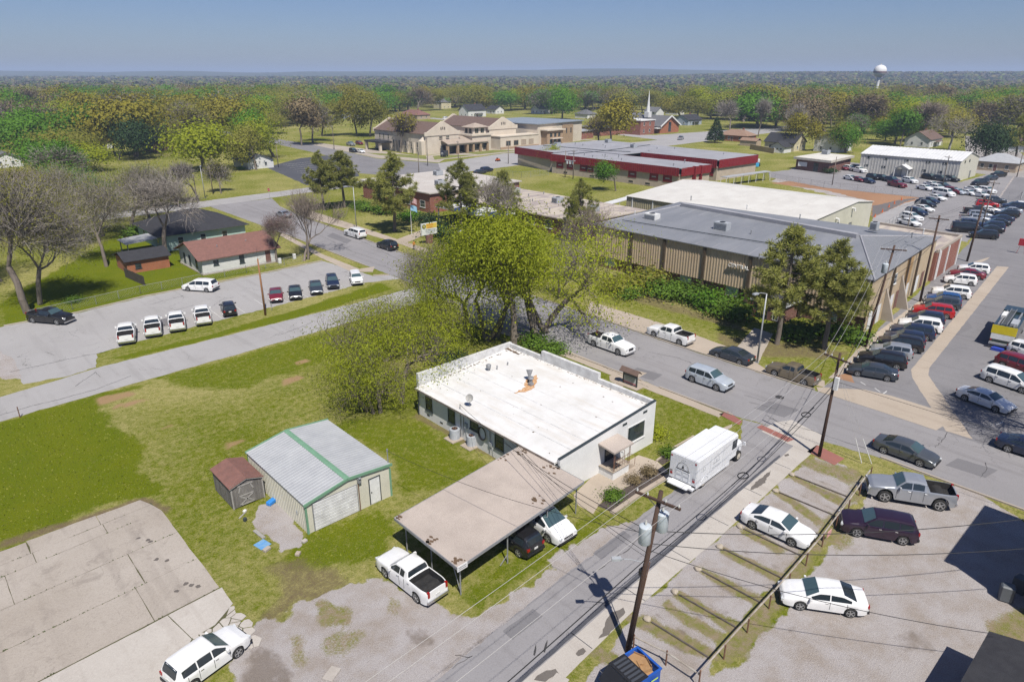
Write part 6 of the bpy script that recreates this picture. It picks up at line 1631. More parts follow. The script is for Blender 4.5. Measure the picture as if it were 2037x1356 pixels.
cars([
 ('pickup','pickup_truck',103,640,-55,'black',1,'black pickup truck at the grassy corner of the left lot',GL),
 ('pickup','pickup_truck',254,672,74,'white',1,'white pickup nearest the lot entrance, first in the row of white pickups',GL),
 ('pickup','pickup_truck',306,658,74,'white',1,'white pickup with covered bed, second in the row of white pickups',GL),
 ('pickup','pickup_truck',353,648,74,'white',1,'white pickup with side boxes on its bed, third in the row',GL),
 ('pickup','pickup_truck',404,636,74,'white',1,'taller white pickup, last in the row before the black car',GL),
 ('crossover','small_suv',456,622,74,'black',1,'black small suv between the white pickups and the wooden pole',GL),
 ('minivan','minivan',400,577,126,'white',1,'white minivan by the kerb in front of the white cottage',GL),
 ('sedan','sedan',550,594,-114,'maroon',1,'dark red sedan facing the grass, first right of the wooden pole',GL),
 ('sedan','sedan',588,589,-114,'black',1,'black sedan beside the dark red sedan',GL),
 ('sedan','sedan',629,579,-114,'slate',1,'dark grey sedan in the middle of the row facing the grass',GL),
 ('crossover','hatchback',662,569,-114,'navy',1,'small navy hatchback beside the white boxy car',GL),
 ('box_car','boxy_hatchback',709,562,-114,'white',1,'white boxy hatchback at the street end of the left lot',GL),
 ('sedan','sedan',564,432,90,'silver',1,'silver sedan on the street beyond the bare trees',GS),
 ('topper_pickup','topper_pickup',707,471,90,'white',1,'white pickup with a canopy over its bed by the far kerb',GS),
 ('suv','suv',771,495,90,'black',1,'black suv parked behind the white canopied pickup',GS),
 ('sedan','sedan',900,540,90,'grey',1,'dark car half hidden behind the tall leafy tree on the street',GS),
 ('pickup','pickup_truck',1215,694,-90,'white',1,'white crew cab pickup with a sunroof on the near side of the street',GS),
 ('pickup','pickup_truck',1333,675,90,'white',1,'white silver pickup parked along the gymnasium lawn',GS),
 ('sedan','sedan',1455,715,90,'slate',1,'dark blue grey sedan by the street light pole',GS),
 ('suv','suv',1410,764,-90,'pale',1,'pale silver suv on the near side of the street by the sign',GS),
 ('ext_pickup','pickup_truck',1575,753,90,'tan',1,'tan extended cab pickup on the far side of the street',GS),
 ('sedan','sedan',1800,908,-90,'grey',1,'dark grey sedan parked beyond the fence by the brick corner',GS),
 ('sedan','sedan',2048,905,-90,'navy',1,'dark car cut off by the right edge of the street',GS),
 ('lifted_pickup','pickup_truck',1805,993,119,'silver',1,'lifted silver pickup nosed up to the pipe fence',GY_),
 ('suv','suv',1742,1060,119,'plum',1,'dark plum suv nosed up to the pipe fence',GY_),
 ('sedan','sedan',1545,1058,-86,'white',1,'white sedan parked in the worn bays beside the alley',GY_),
 ('sedan','sedan',1632,1200,125,'white',1,'older white sedan standing alone on the gravel',GY_),
 ('minivan','minivan',1078,1048,-90,'white',1,'white minivan nosing out from under the carport',GY_),
 ('crossover','hatchback',1022,1078,90,'black',1,'black hatchback backed out from under the carport',GY_),
 ('ext_pickup','pickup_truck',818,1158,93,'white',1,'white extended cab pickup with a dark bed on the grass',GY_),
 ('crossover','suv',416,1322,12,'white',1,'white suv on the broken concrete at the bottom left',GY_),
])
cars([
 ('sedan','sedan',1733,748,110,'slate',1,'dark slate sedan nearest the street in the row by the gymnasium',GC),
 ('suv','suv',1752,726,110,'black',1,'black suv second from the street in the row by the gymnasium',GC),
 ('crossover','small_suv',1770,708,110,'silver',1,'grey silver hatchback third from the street by the gymnasium',GC),
 ('suv','suv',1788,694,110,'black',1,'black suv right behind the grey hatchback by the gymnasium',GC),
 ('crossover','small_suv',1797,682,110,'navy',1,'navy small suv fifth from the street by the gymnasium',GC),
 ('suv','suv',1812,670,110,'navy',1,'dark blue suv just nearer the street than the white suv',GC),
 ('suv','suv',1828,656,110,'white',1,'white suv between the dark blue suv and the red suv',GC),
 ('crossover','small_suv',1838,642,110,'navy',1,'dark car half hidden between the white and the red suv',GC),
 ('suv','suv',1854,628,110,'red',1,'bright red suv in the row by the gymnasium',GC),
 ('crossover','small_suv',1872,612,110,'slate',1,'dark crossover just beyond the bright red suv',GC),
 ('crossover','small_suv',1874,603,110,'blue',1,'blue crossover beside the large white suv',GC),
 ('suv','suv',1890,590,110,'white',1,'long white suv in the middle of the row by the brick annex',GC),
 ('crossover','small_suv',1908,564,110,'white',1,'white crossover just before the small dark red car',GC),
 ('sedan','sedan',1922,552,110,'maroon',1,'dark red car between two white crossovers',GC),
 ('crossover','small_suv',1935,542,110,'white',1,'white crossover farthest along the row by the brick annex',GC),
 ('sedan','sedan',1958,805,-102,'white',1,'white sports sedan under the bare tree shadow',GC),
 ('minivan','minivan',2008,768,-102,'white',1,'white minivan at the right edge beside the dark red suv',GC),
 ('suv','suv',2030,738,-102,'maroon',1,'dark red suv at the right edge beside the white minivan',GC),
 ('crossover','small_suv',2048,710,-102,'white',1,'white car cut off at the right edge above the dark red suv',GC),
])
rowA = [(1808,448,'white','sedan','white car nearest the annex roof, first of the fence row'),(1812,438,'white','suv','white suv second of the fence row behind the annex'),(1822,428,'navy','suv','dark blue suv third of the fence row'),(1836,420,'white','sedan','white sedan poking out behind the fourth car of the fence row'),(1840,412,'black','suv','black suv in the middle of the fence row'),(1848,404,'navy','sedan','dark blue sedan after the middle of the fence row'),(1862,398,'white','sedan','white sedan near the far end of the fence row'),(1876,390,'white','van','white passenger van at the far end of the fence row'),(1895,385,'maroon','suv','dark red suv behind the white passenger van')]
rowB = [(1922,462,'black','van','black van parked nearest the brick annex corner'),(1934,452,'navy','suv','navy suv beside the black van'),(1938,442,'silver','pickup','silver pickup third from the annex corner'),(1948,434,'silver','suv','silver suv fourth from the annex corner'),(1944,426,'black','pickup','black pickup fifth from the annex corner'),(1965,422,'white','sedan','white sedan sixth from the annex corner'),(1962,412,'red','suv','bright red suv far along the middle row'),(1978,404,'slate','suv','slate suv last in the middle row')]
rowC = [(1955,474,'black','suv','black suv nearest the camera in the right row of the gym lot'),(1968,462,'black','sedan','black sedan beside the nearest suv in the right row'),(1970,456,'navy','suv','navy suv third in the right row'),(1982,448,'black','sedan','black sedan fourth in the right row'),(1990,440,'navy','sedan','navy sedan fifth in the right row'),(2000,432,'black','suv','black suv sixth in the right row'),(2008,424,'silver','sedan','silver sedan seventh in the right row'),(2014,416,'navy','suv','dark blue suv eighth in the right row'),(2026,412,'white','sedan','white sedan at the right edge of the right row')]
for rows, hd in ((rowA, -110), (rowB, -66), (rowC, 112)):
 cars([(k,{'sedan': 'sedan','suv': 'suv','van': 'passenger_van','pickup': 'pickup_truck'}[k],px,py,hd,c,0,lab,GR) for (px,py,c,k,lab) in rows])
GB = 'vehicles in the back parking lot'
back = [(1676,338,'maroon','sedan',-118,'dark red car beside the brick office'),(1690,339,'white','suv',-118,'white suv beside the brick office'),(1704,338,'navy','suv',-118,'dark car tucked against the pale metal building'),(1708,343,'white','pickup',-118,'white pickup between the brick office and the pale metal building'),(1762,347,'red','suv',80,'bright red suv right in front of the metal building entrance'),
  (1691,358,'white','sedan',-118,'white sedan left end of the front row of the back lot'),(1707,361,'maroon','sedan',-118,'dark red sedan second in the front row of the back lot'),(1726,364,'navy','sedan',-118,'navy sedan third in the front row of the back lot'),(1737,357,'black','suv',-118,'black suv fourth in the back lot, behind the navy sedan'),(1754,359,'black','suv',-118,'black suv below the bright red one'),(1774,363,'navy','suv',-118,'navy suv left of the large white suv'),(1784,372,'maroon','pickup',-118,'dark red pickup in front of the navy suv'),(1809,364,'white','suv',-118,'large white suv in the middle of the back lot'),
  (1849,357,'black','suv',-112,'black suv by the wall right of the entrance gable'),(1871,360,'slate','suv',-112,'slate suv by the wall of the metal building'),(1891,361,'black','suv',-112,'black suv at the right corner of the metal building'),(1853,371,'white','sedan',-118,'white sedan behind the nearer white car'),(1839,378,'white','sedan',-118,'white sedan at the left of the small white group'),(1864,379,'white','suv',-118,'white suv at the right of the small white group'),(1874,373,'slate','sedan',-118,'slate sedan behind the white suv group'),
  (1904,386,'pale','sedan',-118,'pale silver sedan alone near the gate'),(1925,388,'white','sedan',-118,'white sedan right of the pale silver one'),(1936,381,'white','sedan',-118,'white sedan behind the pair near the gate'),(1950,392,'white','sedan',-118,'white sedan nearest the gate'),(1962,384,'white','suv',-118,'white suv behind the car nearest the gate'),(1948,370,'black','van',160,'black and white van parked broadside in the back lot'),(1970,358,'slate','sedan',160,'slate sedan beyond the broadside van'),(1985,352,'black','pickup',160,'black pickup near the tan house'),(2012,342,'black','sedan',160,'black sedan by the gravel lane')]
for (px, py, c, k, hd, lab) in back:
 cars([(k,{'sedan': 'sedan','suv': 'suv','van': 'passenger_van','pickup': 'pickup_truck'}[k],px,py,hd,c,0,lab,GB)])
GF = 'vehicles near the church'
for (px,py,c,k,hd,lab) in ((698,290,'silver','pickup',-95,'silver pickup in the lot beside church street'),(715,288,'maroon','suv',-95,'dark red suv beside the silver pickup near the church'),(703,303,'black','suv',-95,'black suv at the church carport'),(718,304,'white','sedan',-95,'white sedan at the church carport'),(1057,326,'white','pickup',-150,'white pickup beside the red trimmed school'),(1075,327,'silver','sedan',-150,'silver sedan beside the red trimmed school'),(1088,331,'white','sedan',-150,'white sedan nearest the red trimmed school wall'),(968,342,'navy','suv',5,'navy suv on the street right of the tall pine'),(955,346,'slate','sedan',5,'slate sedan on the street beside the tall pine'),(887,238,'white','van',20,'white van behind the cream church'),(836,230,'silver','pickup',10,'silver pickup at the red roofed ranch house'),(1354,278,'silver','pickup',20,'silver pickup on the grass near the far street'),(585,352,'white','sedan',30,'white car half hidden behind the twin pines')):
 if lab.startswith('white car half'): continue
 cars([(k,{'sedan': 'sedan','suv': 'suv','van': 'passenger_van','pickup': 'pickup_truck'}[k],px,py,hd,c,0,lab,GF)])
# white box truck with logo
tx, ty = 40.35, 24.25
bt = empty('box_truck',(tx,ty,0.012),math.radians(2),'white box truck with a round black logo on its back, parked in the alley','truck')
BW = PAINT['white']; bwm = M('white_truck_body',(0.72,0.73,0.74),(0.66,0.67,0.68),scale=0.8,rough=0.35)
def bevel_box(name,m,parent,x0,y0,z0,x1,y1,z1,bev=0.06,seg=2):
 bm = bmesh.new(); bmesh.ops.create_cube(bm, size=1)
 bmesh.ops.scale(bm,vec=(x1 - x0,y1 - y0,z1 - z0),verts=bm.verts); bmesh.ops.translate(bm,vec=((x0 + x1) / 2,(y0 + y1) / 2,(z0 + z1) / 2),verts=bm.verts)
 bmesh.ops.bevel(bm,geom=bm.edges[:],offset=bev,segments=seg,affect='EDGES')
 me = bpy.data.meshes.new(name); bm.to_mesh(me); bm.free(); me.materials.append(m)
 return put(name, me, parent)
bevel_box('cargo_body',bwm,bt,0,-1.2,0.62,5.2,1.2,2.82,0.05)
bevel_box('cab',bwm,bt,5.21,-1.1,0.6,6.5,1.1,2.72,0.12,3)
bevel_box('hood',bwm,bt,6.3,-0.95,0.55,7.7,0.95,1.6,0.16,3)
MB().add([(6.50,-1.0,1.62),(6.50,1.0,1.62),(6.35,0.96,2.5),(6.35,-0.96,2.5),(6.54,-1.0,1.62),(6.54,1.0,1.62),(6.42,0.96,2.5),(6.42,-0.96,2.5)],[(4,5,6,7),(0,4,7,3),(5,1,2,6),(7,6,2,3)]).build('windshield',wglass,bt)
for s in (1,-1): MB().box(5.55,s * 1.085,1.55,6.3,s * 1.115,2.35).build('side_window',cglass,bt)
for x_ in (1.25, 6.85):
 for s in (1, -1):
  w = MB(); w.tube([(0,-0.14,0),(0,-0.11,0),(0,0.11,0),(0,0.14,0)],[0.42,0.46,0.46,0.42],20); wo = w.build('wheel',tyre_m,bt,smooth=True,angle=40); wo.location = (x_,s * 1.0,0.46)
  q = MB(); q.tube([(0,s * 0.12,0),(0,s * 0.155,0)],0.27,16); q.tube([(0,s * 0.15,0),(0,s * 0.2,0)],0.11,10); q.build('rim',M('cream_wheel',(0.55,0.5,0.42),scale=6),wo)
for s in (1, -1):
 a = MB(); a.tube([(1.25 + 0.58 * math.cos(t * math.pi / 10),s * 1.19,0.5 + 0.58 * math.sin(t * math.pi / 10)) for t in range(11)],0.05,6); a.build('wheel_arch',bwm,bt)
 MB().box(0.05,s * 1.205 - 0.0,0.42,5.15,s * 1.16,0.62).build('skirt',bwm,bt)
 MB().box(2.0,s * 1.201,1.05,2.015,s * 1.21,2.5).build('locker_seam',hvac_m,bt); MB().box(3.9,s * 1.201,0.8,3.915,s * 1.21,2.6).build('locker_seam',hvac_m,bt)
 MB().box(-0.02,s * 1.05 - 0.06,2.5,0.005,s * 1.05 + 0.06,2.62).build('marker_light',tail_m,bt); MB().box(-0.025,s * 0.98 - 0.1,0.95,0.005,s * 0.98 + 0.1,1.12).build('taillight',tail_m,bt); MB().box(-0.025,s * 0.98 - 0.1,1.2,0.005,s * 0.98 + 0.1,1.32).build('reverse_light',chrome,bt)
 m_ = MB(); m_.tube([(6.45,s * 1.1,1.6),(6.7,s * 1.5,1.75)],0.02,6); m_.obox((6.72,s * 1.52,1.85),(1,0,0),(0,1,0),(0,0,1),0.05,0.12,0.16); m_.build('mirror',bwm,bt)
 MB().box(7.62,s * 0.75 - 0.14,0.95,7.72,s * 0.75 + 0.14,1.15).build('headlight',lamp_m,bt)
rd = MB().box(-0.03,-0.62,0.68,0.004,0.62,1.55).build('rear_door',bwm,bt)
b = MB()
for (y0,y1,z0,z1) in ((-0.55,-0.05,0.75,1.12),(0.05,0.55,0.75,1.12),(-0.55,-0.05,1.18,1.5),(0.05,0.55,1.18,1.5)):
 for (a0,a1,c0,c1) in ((y0,y1,z0,z0 + 0.02),(y0,y1,z1 - 0.02,z1),(y0,y0 + 0.02,z0 + 0.021,z1 - 0.021),(y1 - 0.02,y1,z0 + 0.021,z1 - 0.021)): b.box(-0.045,a0,c0,-0.031,a1,c1)
b.build('door_moulding', hvac_m, rd)
MB().box(-0.75,-0.85,0.52,-0.002,0.85,0.60).build('rear_step',bwm,bt); MB().box(-0.35,-1.15,0.40,-0.003,1.15,0.515).build('bumper',bwm,bt)
b = MB()
for s in (-1,1): b.tube([(-0.7,s * 0.8,0.5),(-0.05,s * 0.8,0.25)],0.03,6)
b.build('step_bracket', steel_m, bt)
ink = plain('logo_ink',(0.02,0.02,0.025),0.5); ink2 = plain('faded_logo_ink',(0.42,0.44,0.46),0.5)
def logo(c, uy, s, m, x_plane, axis, sz=1.0):
 b = MB()
 def pt(a, z):
  return (x_plane,c + uy * a * sz,1.72 + z * sz) if axis == 'x' else (c + uy * a * sz,x_plane,1.72 + z * sz)
 for i in range(13):
  t0 = math.pi * i / 13 + 0.03; t1 = math.pi * (i + 1) / 13 - 0.05
  b.add([pt(0.55 * math.cos(t0),0.62 * math.sin(t0)),pt(0.55 * math.cos(t1),0.62 * math.sin(t1)),pt(0.50 * math.cos(t1),0.57 * math.sin(t1)),pt(0.50 * math.cos(t0),0.57 * math.sin(t0))],[(0,1,2,3)])
 b.add([pt(-0.10,0.05),pt(0.02,0.0),pt(0.12,0.08),pt(0.10,0.2),pt(0.02,0.3),pt(0.0,0.42),pt(-0.06,0.25)],[(0,1,2,3,4,5,6)])
 for i in range(12):
  a = -0.62 + i * 0.105
  b.add([pt(a,-0.12),pt(a + 0.09,-0.12),pt(a + 0.09,0.0 - 0.02),pt(a,-0.02)],[(0,1,2,3)])
 for a in (-0.14,0.0,0.14): b.add([pt(a - 0.025,0.78),pt(a + 0.025,0.78),pt(a + 0.025,0.84),pt(a - 0.025,0.84)],[(0,1,2,3)])
 return b.build('logo', m, bt)
logo(0.0,-1,1,ink,-0.036,'x',0.95); logo(2.9,1,1,ink2,-1.212,'y',0.8); logo(0.95,1,1,ink2,-1.212,'y',0.55)
b = MB(); b.box(2.3,-1.215,1.28,3.6,-1.211,1.36); b.build('side_lettering',ink2,bt)
# fire engine seen from behind at the right edge
ft = empty('fire_engine',(92.2,15.6,0.02),math.radians(5),'fire engine with a yellow back panel and hose bed at the right edge','fire engine')
yel = M('safety_yellow',(0.62,0.50,0.02),(0.55,0.44,0.02),scale=2,rough=0.4); drk = paintm('dark_green_body',(0.02,0.035,0.03))
MB().box(0,-1.2,0.7,7.0,1.2,2.6).build('body',drk,ft); MB().box(-0.06,-1.22,1.75,-0.002,1.22,2.75).build('rear_panel',yel,ft)
MB().box(-0.05,-1.15,1.05,-0.001,1.15,1.72).build('rear_locker',white_trim,ft); MB().box(-0.5,-1.15,0.5,-0.06,1.15,0.7).build('tailboard',steel_m,ft)
MB().box(7.02,-1.2,0.6,9.4,1.2,2.8).build('cab',drk,ft); MB().box(9.35,-1.1,1.6,9.45,1.1,2.6).build('windshield',wglass,ft)
b = MB()
for s in (-0.75,0.75): b.box(0.2,s - 0.08,2.62,6.8,s + 0.08,2.85)
b.build('roof_rail', steel_m, ft)
b = MB(); b.box(0.1,-0.12,2.86,7.5,-0.06,3.0); b.box(0.1,0.42,2.86,7.5,0.48,3.0)
for i in range(18): b.box(0.3 + i * 0.4,-0.06,2.90,0.35 + i * 0.4,0.42,2.95)
b.build('ladder', steel_m, ft)
MB().box(1.0,-1.0,2.62,3.2,-0.3,2.95).build('hose_bed',hvac_m,ft); MB().box(3.6,0.5,2.62,5.6,1.0,3.0).build('hose_bed',white_trim,ft)
for x_ in (1.8, 7.9):
 for s in (1, -1):
  w = MB(); w.tube([(0,-0.17,0),(0,0.17,0)],0.52,18); wo = w.build('wheel',tyre_m,ft,smooth=True,angle=40); wo.location = (x_,s * 1.02,0.52)
  q = MB(); q.tube([(0,s * 0.16,0),(0,s * 0.19,0)],0.3,14); q.build('rim',rim_m,wo)
for s in (1,-1): MB().box(-0.07,s * 1.05 - 0.08,0.85,-0.055,s * 1.05 + 0.08,1.05).build('taillight',tail_m,ft)
tb = MB(); tb.prism([(91.0,15.0),(91.6,15.0),(91.7,16.1),(91.0,16.2)],0.02,0.35); tag(tb.build('tarp_bundle',plain('blue_tarp',(0.02,0.05,0.35),0.6)),'blue tarp bundle on the ground behind the fire engine','tarp')
# trees
def leafmat(name, c1, c2, c3, trans=0.25):
 m, n = newmat(name)
 info = n.new('ShaderNodeObjectInfo').outputs['Random']
 v = n.pos()
 c = n.mix(n.ramp(n.noise(v,0.55,4,0.6),0.34,0.66),c1,c2)
 c = n.mix(n.ramp(n.noise(v,3.2,3,0.7),0.4,0.72,0,0.75),c,c3)
 c = n.mix(n.math('MULTIPLY',info,0.4),c,tuple(x * 0.45 for x in c2))
 n.l.new(c,n.bsdf.inputs['Base Color']); n.bsdf.inputs['Roughness'].default_value = 0.65; n.bsdf.inputs['Specular IOR Level'].default_value = 0.2
 if trans:
  t = n.new('ShaderNodeBsdfTranslucent'); n.l.new(c,t.inputs[0])
  mx = n.new('ShaderNodeMixShader'); mx.inputs[0].default_value = trans
  n.l.new(n.bsdf.outputs[0],mx.inputs[1]); n.l.new(t.outputs[0],mx.inputs[2]); n.l.new(mx.outputs[0],n.out.inputs[0])
 return m
LEAF = dict(lime=leafmat('lime_spring_leaves',(0.38,0.43,0.025),(0.29,0.36,0.022),(0.47,0.47,0.04),0.5),green=leafmat('green_leaves',(0.12,0.28,0.018),(0.085,0.21,0.014),(0.19,0.34,0.03),0.35),
   deep=leafmat('dark_evergreen_leaves',(0.035,0.075,0.022),(0.022,0.05,0.016),(0.055,0.09,0.03)),gold=leafmat('golden_spring_leaves',(0.31,0.275,0.03),(0.23,0.21,0.026),(0.39,0.34,0.045),0.35),
   olive=leafmat('olive_spring_leaves',(0.34,0.335,0.06),(0.26,0.265,0.05),(0.42,0.40,0.085),0.55),bud=leafmat('brown_budding_leaves',(0.25,0.19,0.10),(0.185,0.145,0.08),(0.30,0.235,0.125),0.3),
   pine=leafmat('pine_needles',(0.34,0.35,0.085),(0.22,0.25,0.06),(0.46,0.43,0.12),0.35),pink=leafmat('pink_blossom',(0.20,0.105,0.12),(0.15,0.08,0.095),(0.24,0.15,0.15)),
   twig=leafmat('bare_grey_twigs',(0.29,0.26,0.225),(0.21,0.185,0.16),(0.36,0.32,0.275),0.0),haze_twig=leafmat('bare_brown_twigs',(0.26,0.21,0.175),(0.18,0.145,0.12),(0.32,0.27,0.21),0.0),fresh=leafmat('fresh_shrub_leaves',(0.12,0.22,0.02),(0.08,0.155,0.016),(0.20,0.30,0.04),0.35))
bark = M('tree_bark',(0.22,0.185,0.15),(0.13,0.108,0.09),scale=3,stretch=(1,1,0.2),bump=0.5,bscale=12,rough=0.95)
bark_pale = M('pale_sycamore_bark',(0.55,0.52,0.47),(0.36,0.33,0.29),scale=1.2,rough=0.9)
def fast_mesh(name, V, Fc, m, smooth=False):
 me = bpy.data.meshes.new(name)
 k = Fc.shape[1]
 me.vertices.add(len(V)); me.vertices.foreach_set('co',V.astype(np.float32).ravel())
 me.loops.add(Fc.size); me.loops.foreach_set('vertex_index',Fc.astype(np.int32).ravel())
 me.polygons.add(len(Fc)); me.polygons.foreach_set('loop_start',np.arange(0,Fc.size,k,dtype=np.int32))
 if smooth: me.polygons.foreach_set('use_smooth',np.ones(len(Fc),bool))
 me.update(calc_edges=True); me.materials.append(m)
 return me
def quads_at(rng,P,size,up=0.9,aspect=1.4,var=0.5,bias=None):
 """leaf-clump faces at points P"""
 n_ = len(P)
 nrm = rng.normal(size=(n_,3)) * (0.45 if bias is not None else 1.0); nrm[:,2] += up * (0.35 if bias is not None else 1.0)
 if bias is not None: nrm += bias
 nrm /= np.linalg.norm(nrm, axis=1)[:, None]
 a = rng.normal(size=(n_,3)); a -= nrm * np.sum(a * nrm,1)[:,None]; a /= np.linalg.norm(a,axis=1)[:,None]
 c = np.cross(nrm, a)
 s = size * (1 + var * (rng.random(n_) - 0.5) * 2)
 A = a * (s * aspect / 2)[:, None]; B = c * (s / 2)[:, None]
 bend = nrm * (s * 0.18)[:, None]
 V = np.stack([P - A,P - B * 0.9 + bend,P + A,P + B + bend],1).reshape(-1,3)
 return V, np.arange(4 * n_).reshape(n_, 4)
def skeleton(rng,h,spread,levels,trunk=0.3,nb=(3,5),lean=0.0,upw=0.35,stems=1,r0=None,gn=0.72):
 """tapered limbs: list of (p0, p1, r0, r1, level) and tips"""
 segs, tips = [], []
 r0 = r0 or h * 0.016
 def rec(p, d, L, r, lev):
  k = 3 if lev < 3 else 2
  for i in range(k):
   d = d + rng.normal(size=3) * (0.10 if lev == 0 else 0.20); d[2] += upw * 0.12 * (1 if lev else 0)
   d /= np.linalg.norm(d)
   q = p + d * L / k; r2 = r * (0.86 if lev else 0.9)
   segs.append((p, q, r, r2, lev)); p = q; r = r2
   if lev >= levels - 1: tips.append((p, d, lev))
   if lev < levels and i >= (1 if lev == 0 else 0) and lev > 0 and rng.random() < 0.75: child(p,d,L,r,lev)
  if lev < levels:
   for _ in range(rng.integers(nb[0],nb[1])): child(p,d,L,r,lev)
  else: tips.append((p, d, lev))
 def child(p, d, L, r, lev):
  ang = rng.uniform(0.45, 1.0) * spread
  ax = rng.normal(size=3); ax -= d * np.dot(ax,d); ax /= np.linalg.norm(ax)
  nd = d * math.cos(ang) + ax * math.sin(ang); nd[2] += upw * 0.3; nd /= np.linalg.norm(nd)
  rec(p,nd,L * rng.uniform(0.55,gn),r * rng.uniform(0.5,0.7),lev + 1)
 for s in range(stems):
  d = np.array([rng.normal() * (0.06 + 0.25 * (stems > 1)),rng.normal() * (0.06 + 0.25 * (stems > 1)),1.0]); d /= np.linalg.norm(d)
  rec(np.array([rng.normal() * 0.25 * (stems > 1),rng.normal() * 0.25 * (stems > 1),-0.1]),d,h * trunk,r0 * (1 if stems == 1 else 0.7),0)
 return segs, tips
def limbs_mesh(name, segs, m, maxlev=9, minr=0.0):
 V, Fq = [], []
 for (p, q, ra, rb, lev) in segs:
  if lev > maxlev: continue
  n_ = 7 if lev == 0 else (5 if lev == 1 else 3)
  d = q - p; d = d / (np.linalg.norm(d) + 1e-9)
  a = np.cross(d,[0,0,1.0] if abs(d[2]) < 0.9 else [1.0,0,0]); a /= np.linalg.norm(a); c = np.cross(d,a)
  b = len(V)
  for (pp,rr) in ((p,max(ra,minr)),(q + d * 0.02,max(rb,minr))):
   for k in range(n_):
    t = 2 * math.pi * k / n_; V.append(pp + (a * math.cos(t) + c * math.sin(t)) * rr)
  for k in range(n_):
   k2 = (k + 1) % n_; Fq.append((b + k,b + k2,b + n_ + k2,b + n_ + k))
 return fast_mesh(name, np.array(V), np.array(Fq), m, True)
def twigs(rng, tips, n_, L, w, up=0.3):
 """thin tapering twig blades fanning from the tips"""
 P = np.array([t[0] for t in tips]); D = np.array([t[1] for t in tips])
 i = rng.integers(0, len(P), n_)
 p = P[i] + rng.normal(size=(n_, 3)) * L * 0.15
 d = D[i] + rng.normal(size=(n_,3)) * 0.55; d[:,2] += up; d /= np.linalg.norm(d,axis=1)[:,None]
 l = L * rng.uniform(0.4, 1.0, n_)
 a = rng.normal(size=(n_,3)); a -= d * np.sum(a * d,1)[:,None]; a /= np.linalg.norm(a,axis=1)[:,None]
 mid = p + d * (l * 0.55)[:,None] + rng.normal(size=(n_,3)) * (l * 0.06)[:,None]
 V = np.stack([p - a * w,p + a * w,mid + a * w * 0.7,mid - a * w * 0.7],1).reshape(-1,3)
 end = p + d * l[:,None] + rng.normal(size=(n_,3)) * (l * 0.1)[:,None]
 V2 = np.stack([mid - a * w * 0.7,mid + a * w * 0.7,end + a * w * 0.25,end - a * w * 0.25],1).reshape(-1,3)
 VV = np.concatenate([V,V2]); return VV,np.arange(len(VV)).reshape(-1,4),end
PROTO = {}
def norm10(segs, *arrs):
 """scale so that the tree is 10 m tall"""
 zmax = max(np.percentile(a[:,2],99.5) for a in arrs if len(a)) if arrs else max(s[1][2] for s in segs)
 k = 10.0 / zmax
 return [(p * k,q * k,a * k,b * k,l) for (p,q,a,b,l) in segs],[a * k for a in arrs]
def make_leafy(key,seed,n_leaf,size,spread=0.9,levels=4,sig=0.45,twig_n=0,stems=1,trunk=0.3,up=0.35,bare=0.0,gn=0.74,clumps=100):
 rng = np.random.default_rng(seed)
 segs,tips = skeleton(rng,10,spread,levels,trunk,(2,4),stems=stems,upw=up,gn=gn)
 if bare: tips2 = [t for t in tips if vnoise(np.array([t[0][0]]),np.array([t[0][1] + t[0][2] * 1.7]),2.2,seed)[0] > bare] or tips
 else: tips2 = tips
 P = np.array([t[0] for t in tips2]); D = np.array([t[1] for t in tips2])
 ci = rng.choice(len(P), min(clumps, len(P)), replace=False)
 wgt = rng.uniform(0.35,1.6,len(ci)); cs = sig * rng.uniform(0.65,1.3,len(ci))
 i = rng.choice(len(ci), n_leaf, p=wgt / wgt.sum())
 off = rng.normal(size=(n_leaf,3)) * np.array([1.15,1.15,0.75])
 Q = P[ci][i] + D[ci][i] * 0.25 + off * cs[i][:, None]
 k = n_leaf // 30; j = rng.integers(0,len(P),k); Q[:k] = P[j] + rng.normal(size=(k,3)) * 0.2
 bias = off / (np.linalg.norm(off,axis=1)[:,None] + 1e-6) * 0.8
 cen = Q.mean(0); cd = (Q - cen) / (np.abs(Q - cen).max(0) + 1e-6); bias = bias + cd * 0.9
 ok_ = Q[:, 2] > 0.8; Q, bias = Q[ok_], bias[ok_]
 segs, (Q,) = norm10(segs, Q)
 V, Fq = quads_at(rng, Q, size, bias=bias)
 trunk_me = limbs_mesh('trunk', segs, bark, 4)
 crown = fast_mesh('crown', V, Fq, LEAF['green'])
 PROTO[key] = (trunk_me, crown)
def make_bare(key,seed,n_tw,L=1.6,w=0.016,spread=0.85,levels=4,trunk=0.28,bud=0,bud_size=0.12,m=None,stems=1,up=0.35,wide=1.0):
 rng = np.random.default_rng(seed)
 segs,tips = skeleton(rng,10,spread,levels,trunk,(2,4),stems=stems,upw=up)
 V, Fq, ends = twigs(rng, tips, n_tw, L, w)
 segs, (V, ends) = norm10(segs, V, ends)
 trunk_me = limbs_mesh('trunk', segs, m or bark, 4, 0.012)
 crown = fast_mesh('crown', V, Fq, LEAF['twig'])
 PROTO[key] = (trunk_me, crown)
 if bud:
  i = rng.integers(0, len(ends), bud)
  V2,F2 = quads_at(rng,ends[i] + rng.normal(size=(bud,3)) * 0.15,bud_size)
  PROTO[key + '_bud'] = fast_mesh('young_leaves',V2,F2,LEAF['olive'])
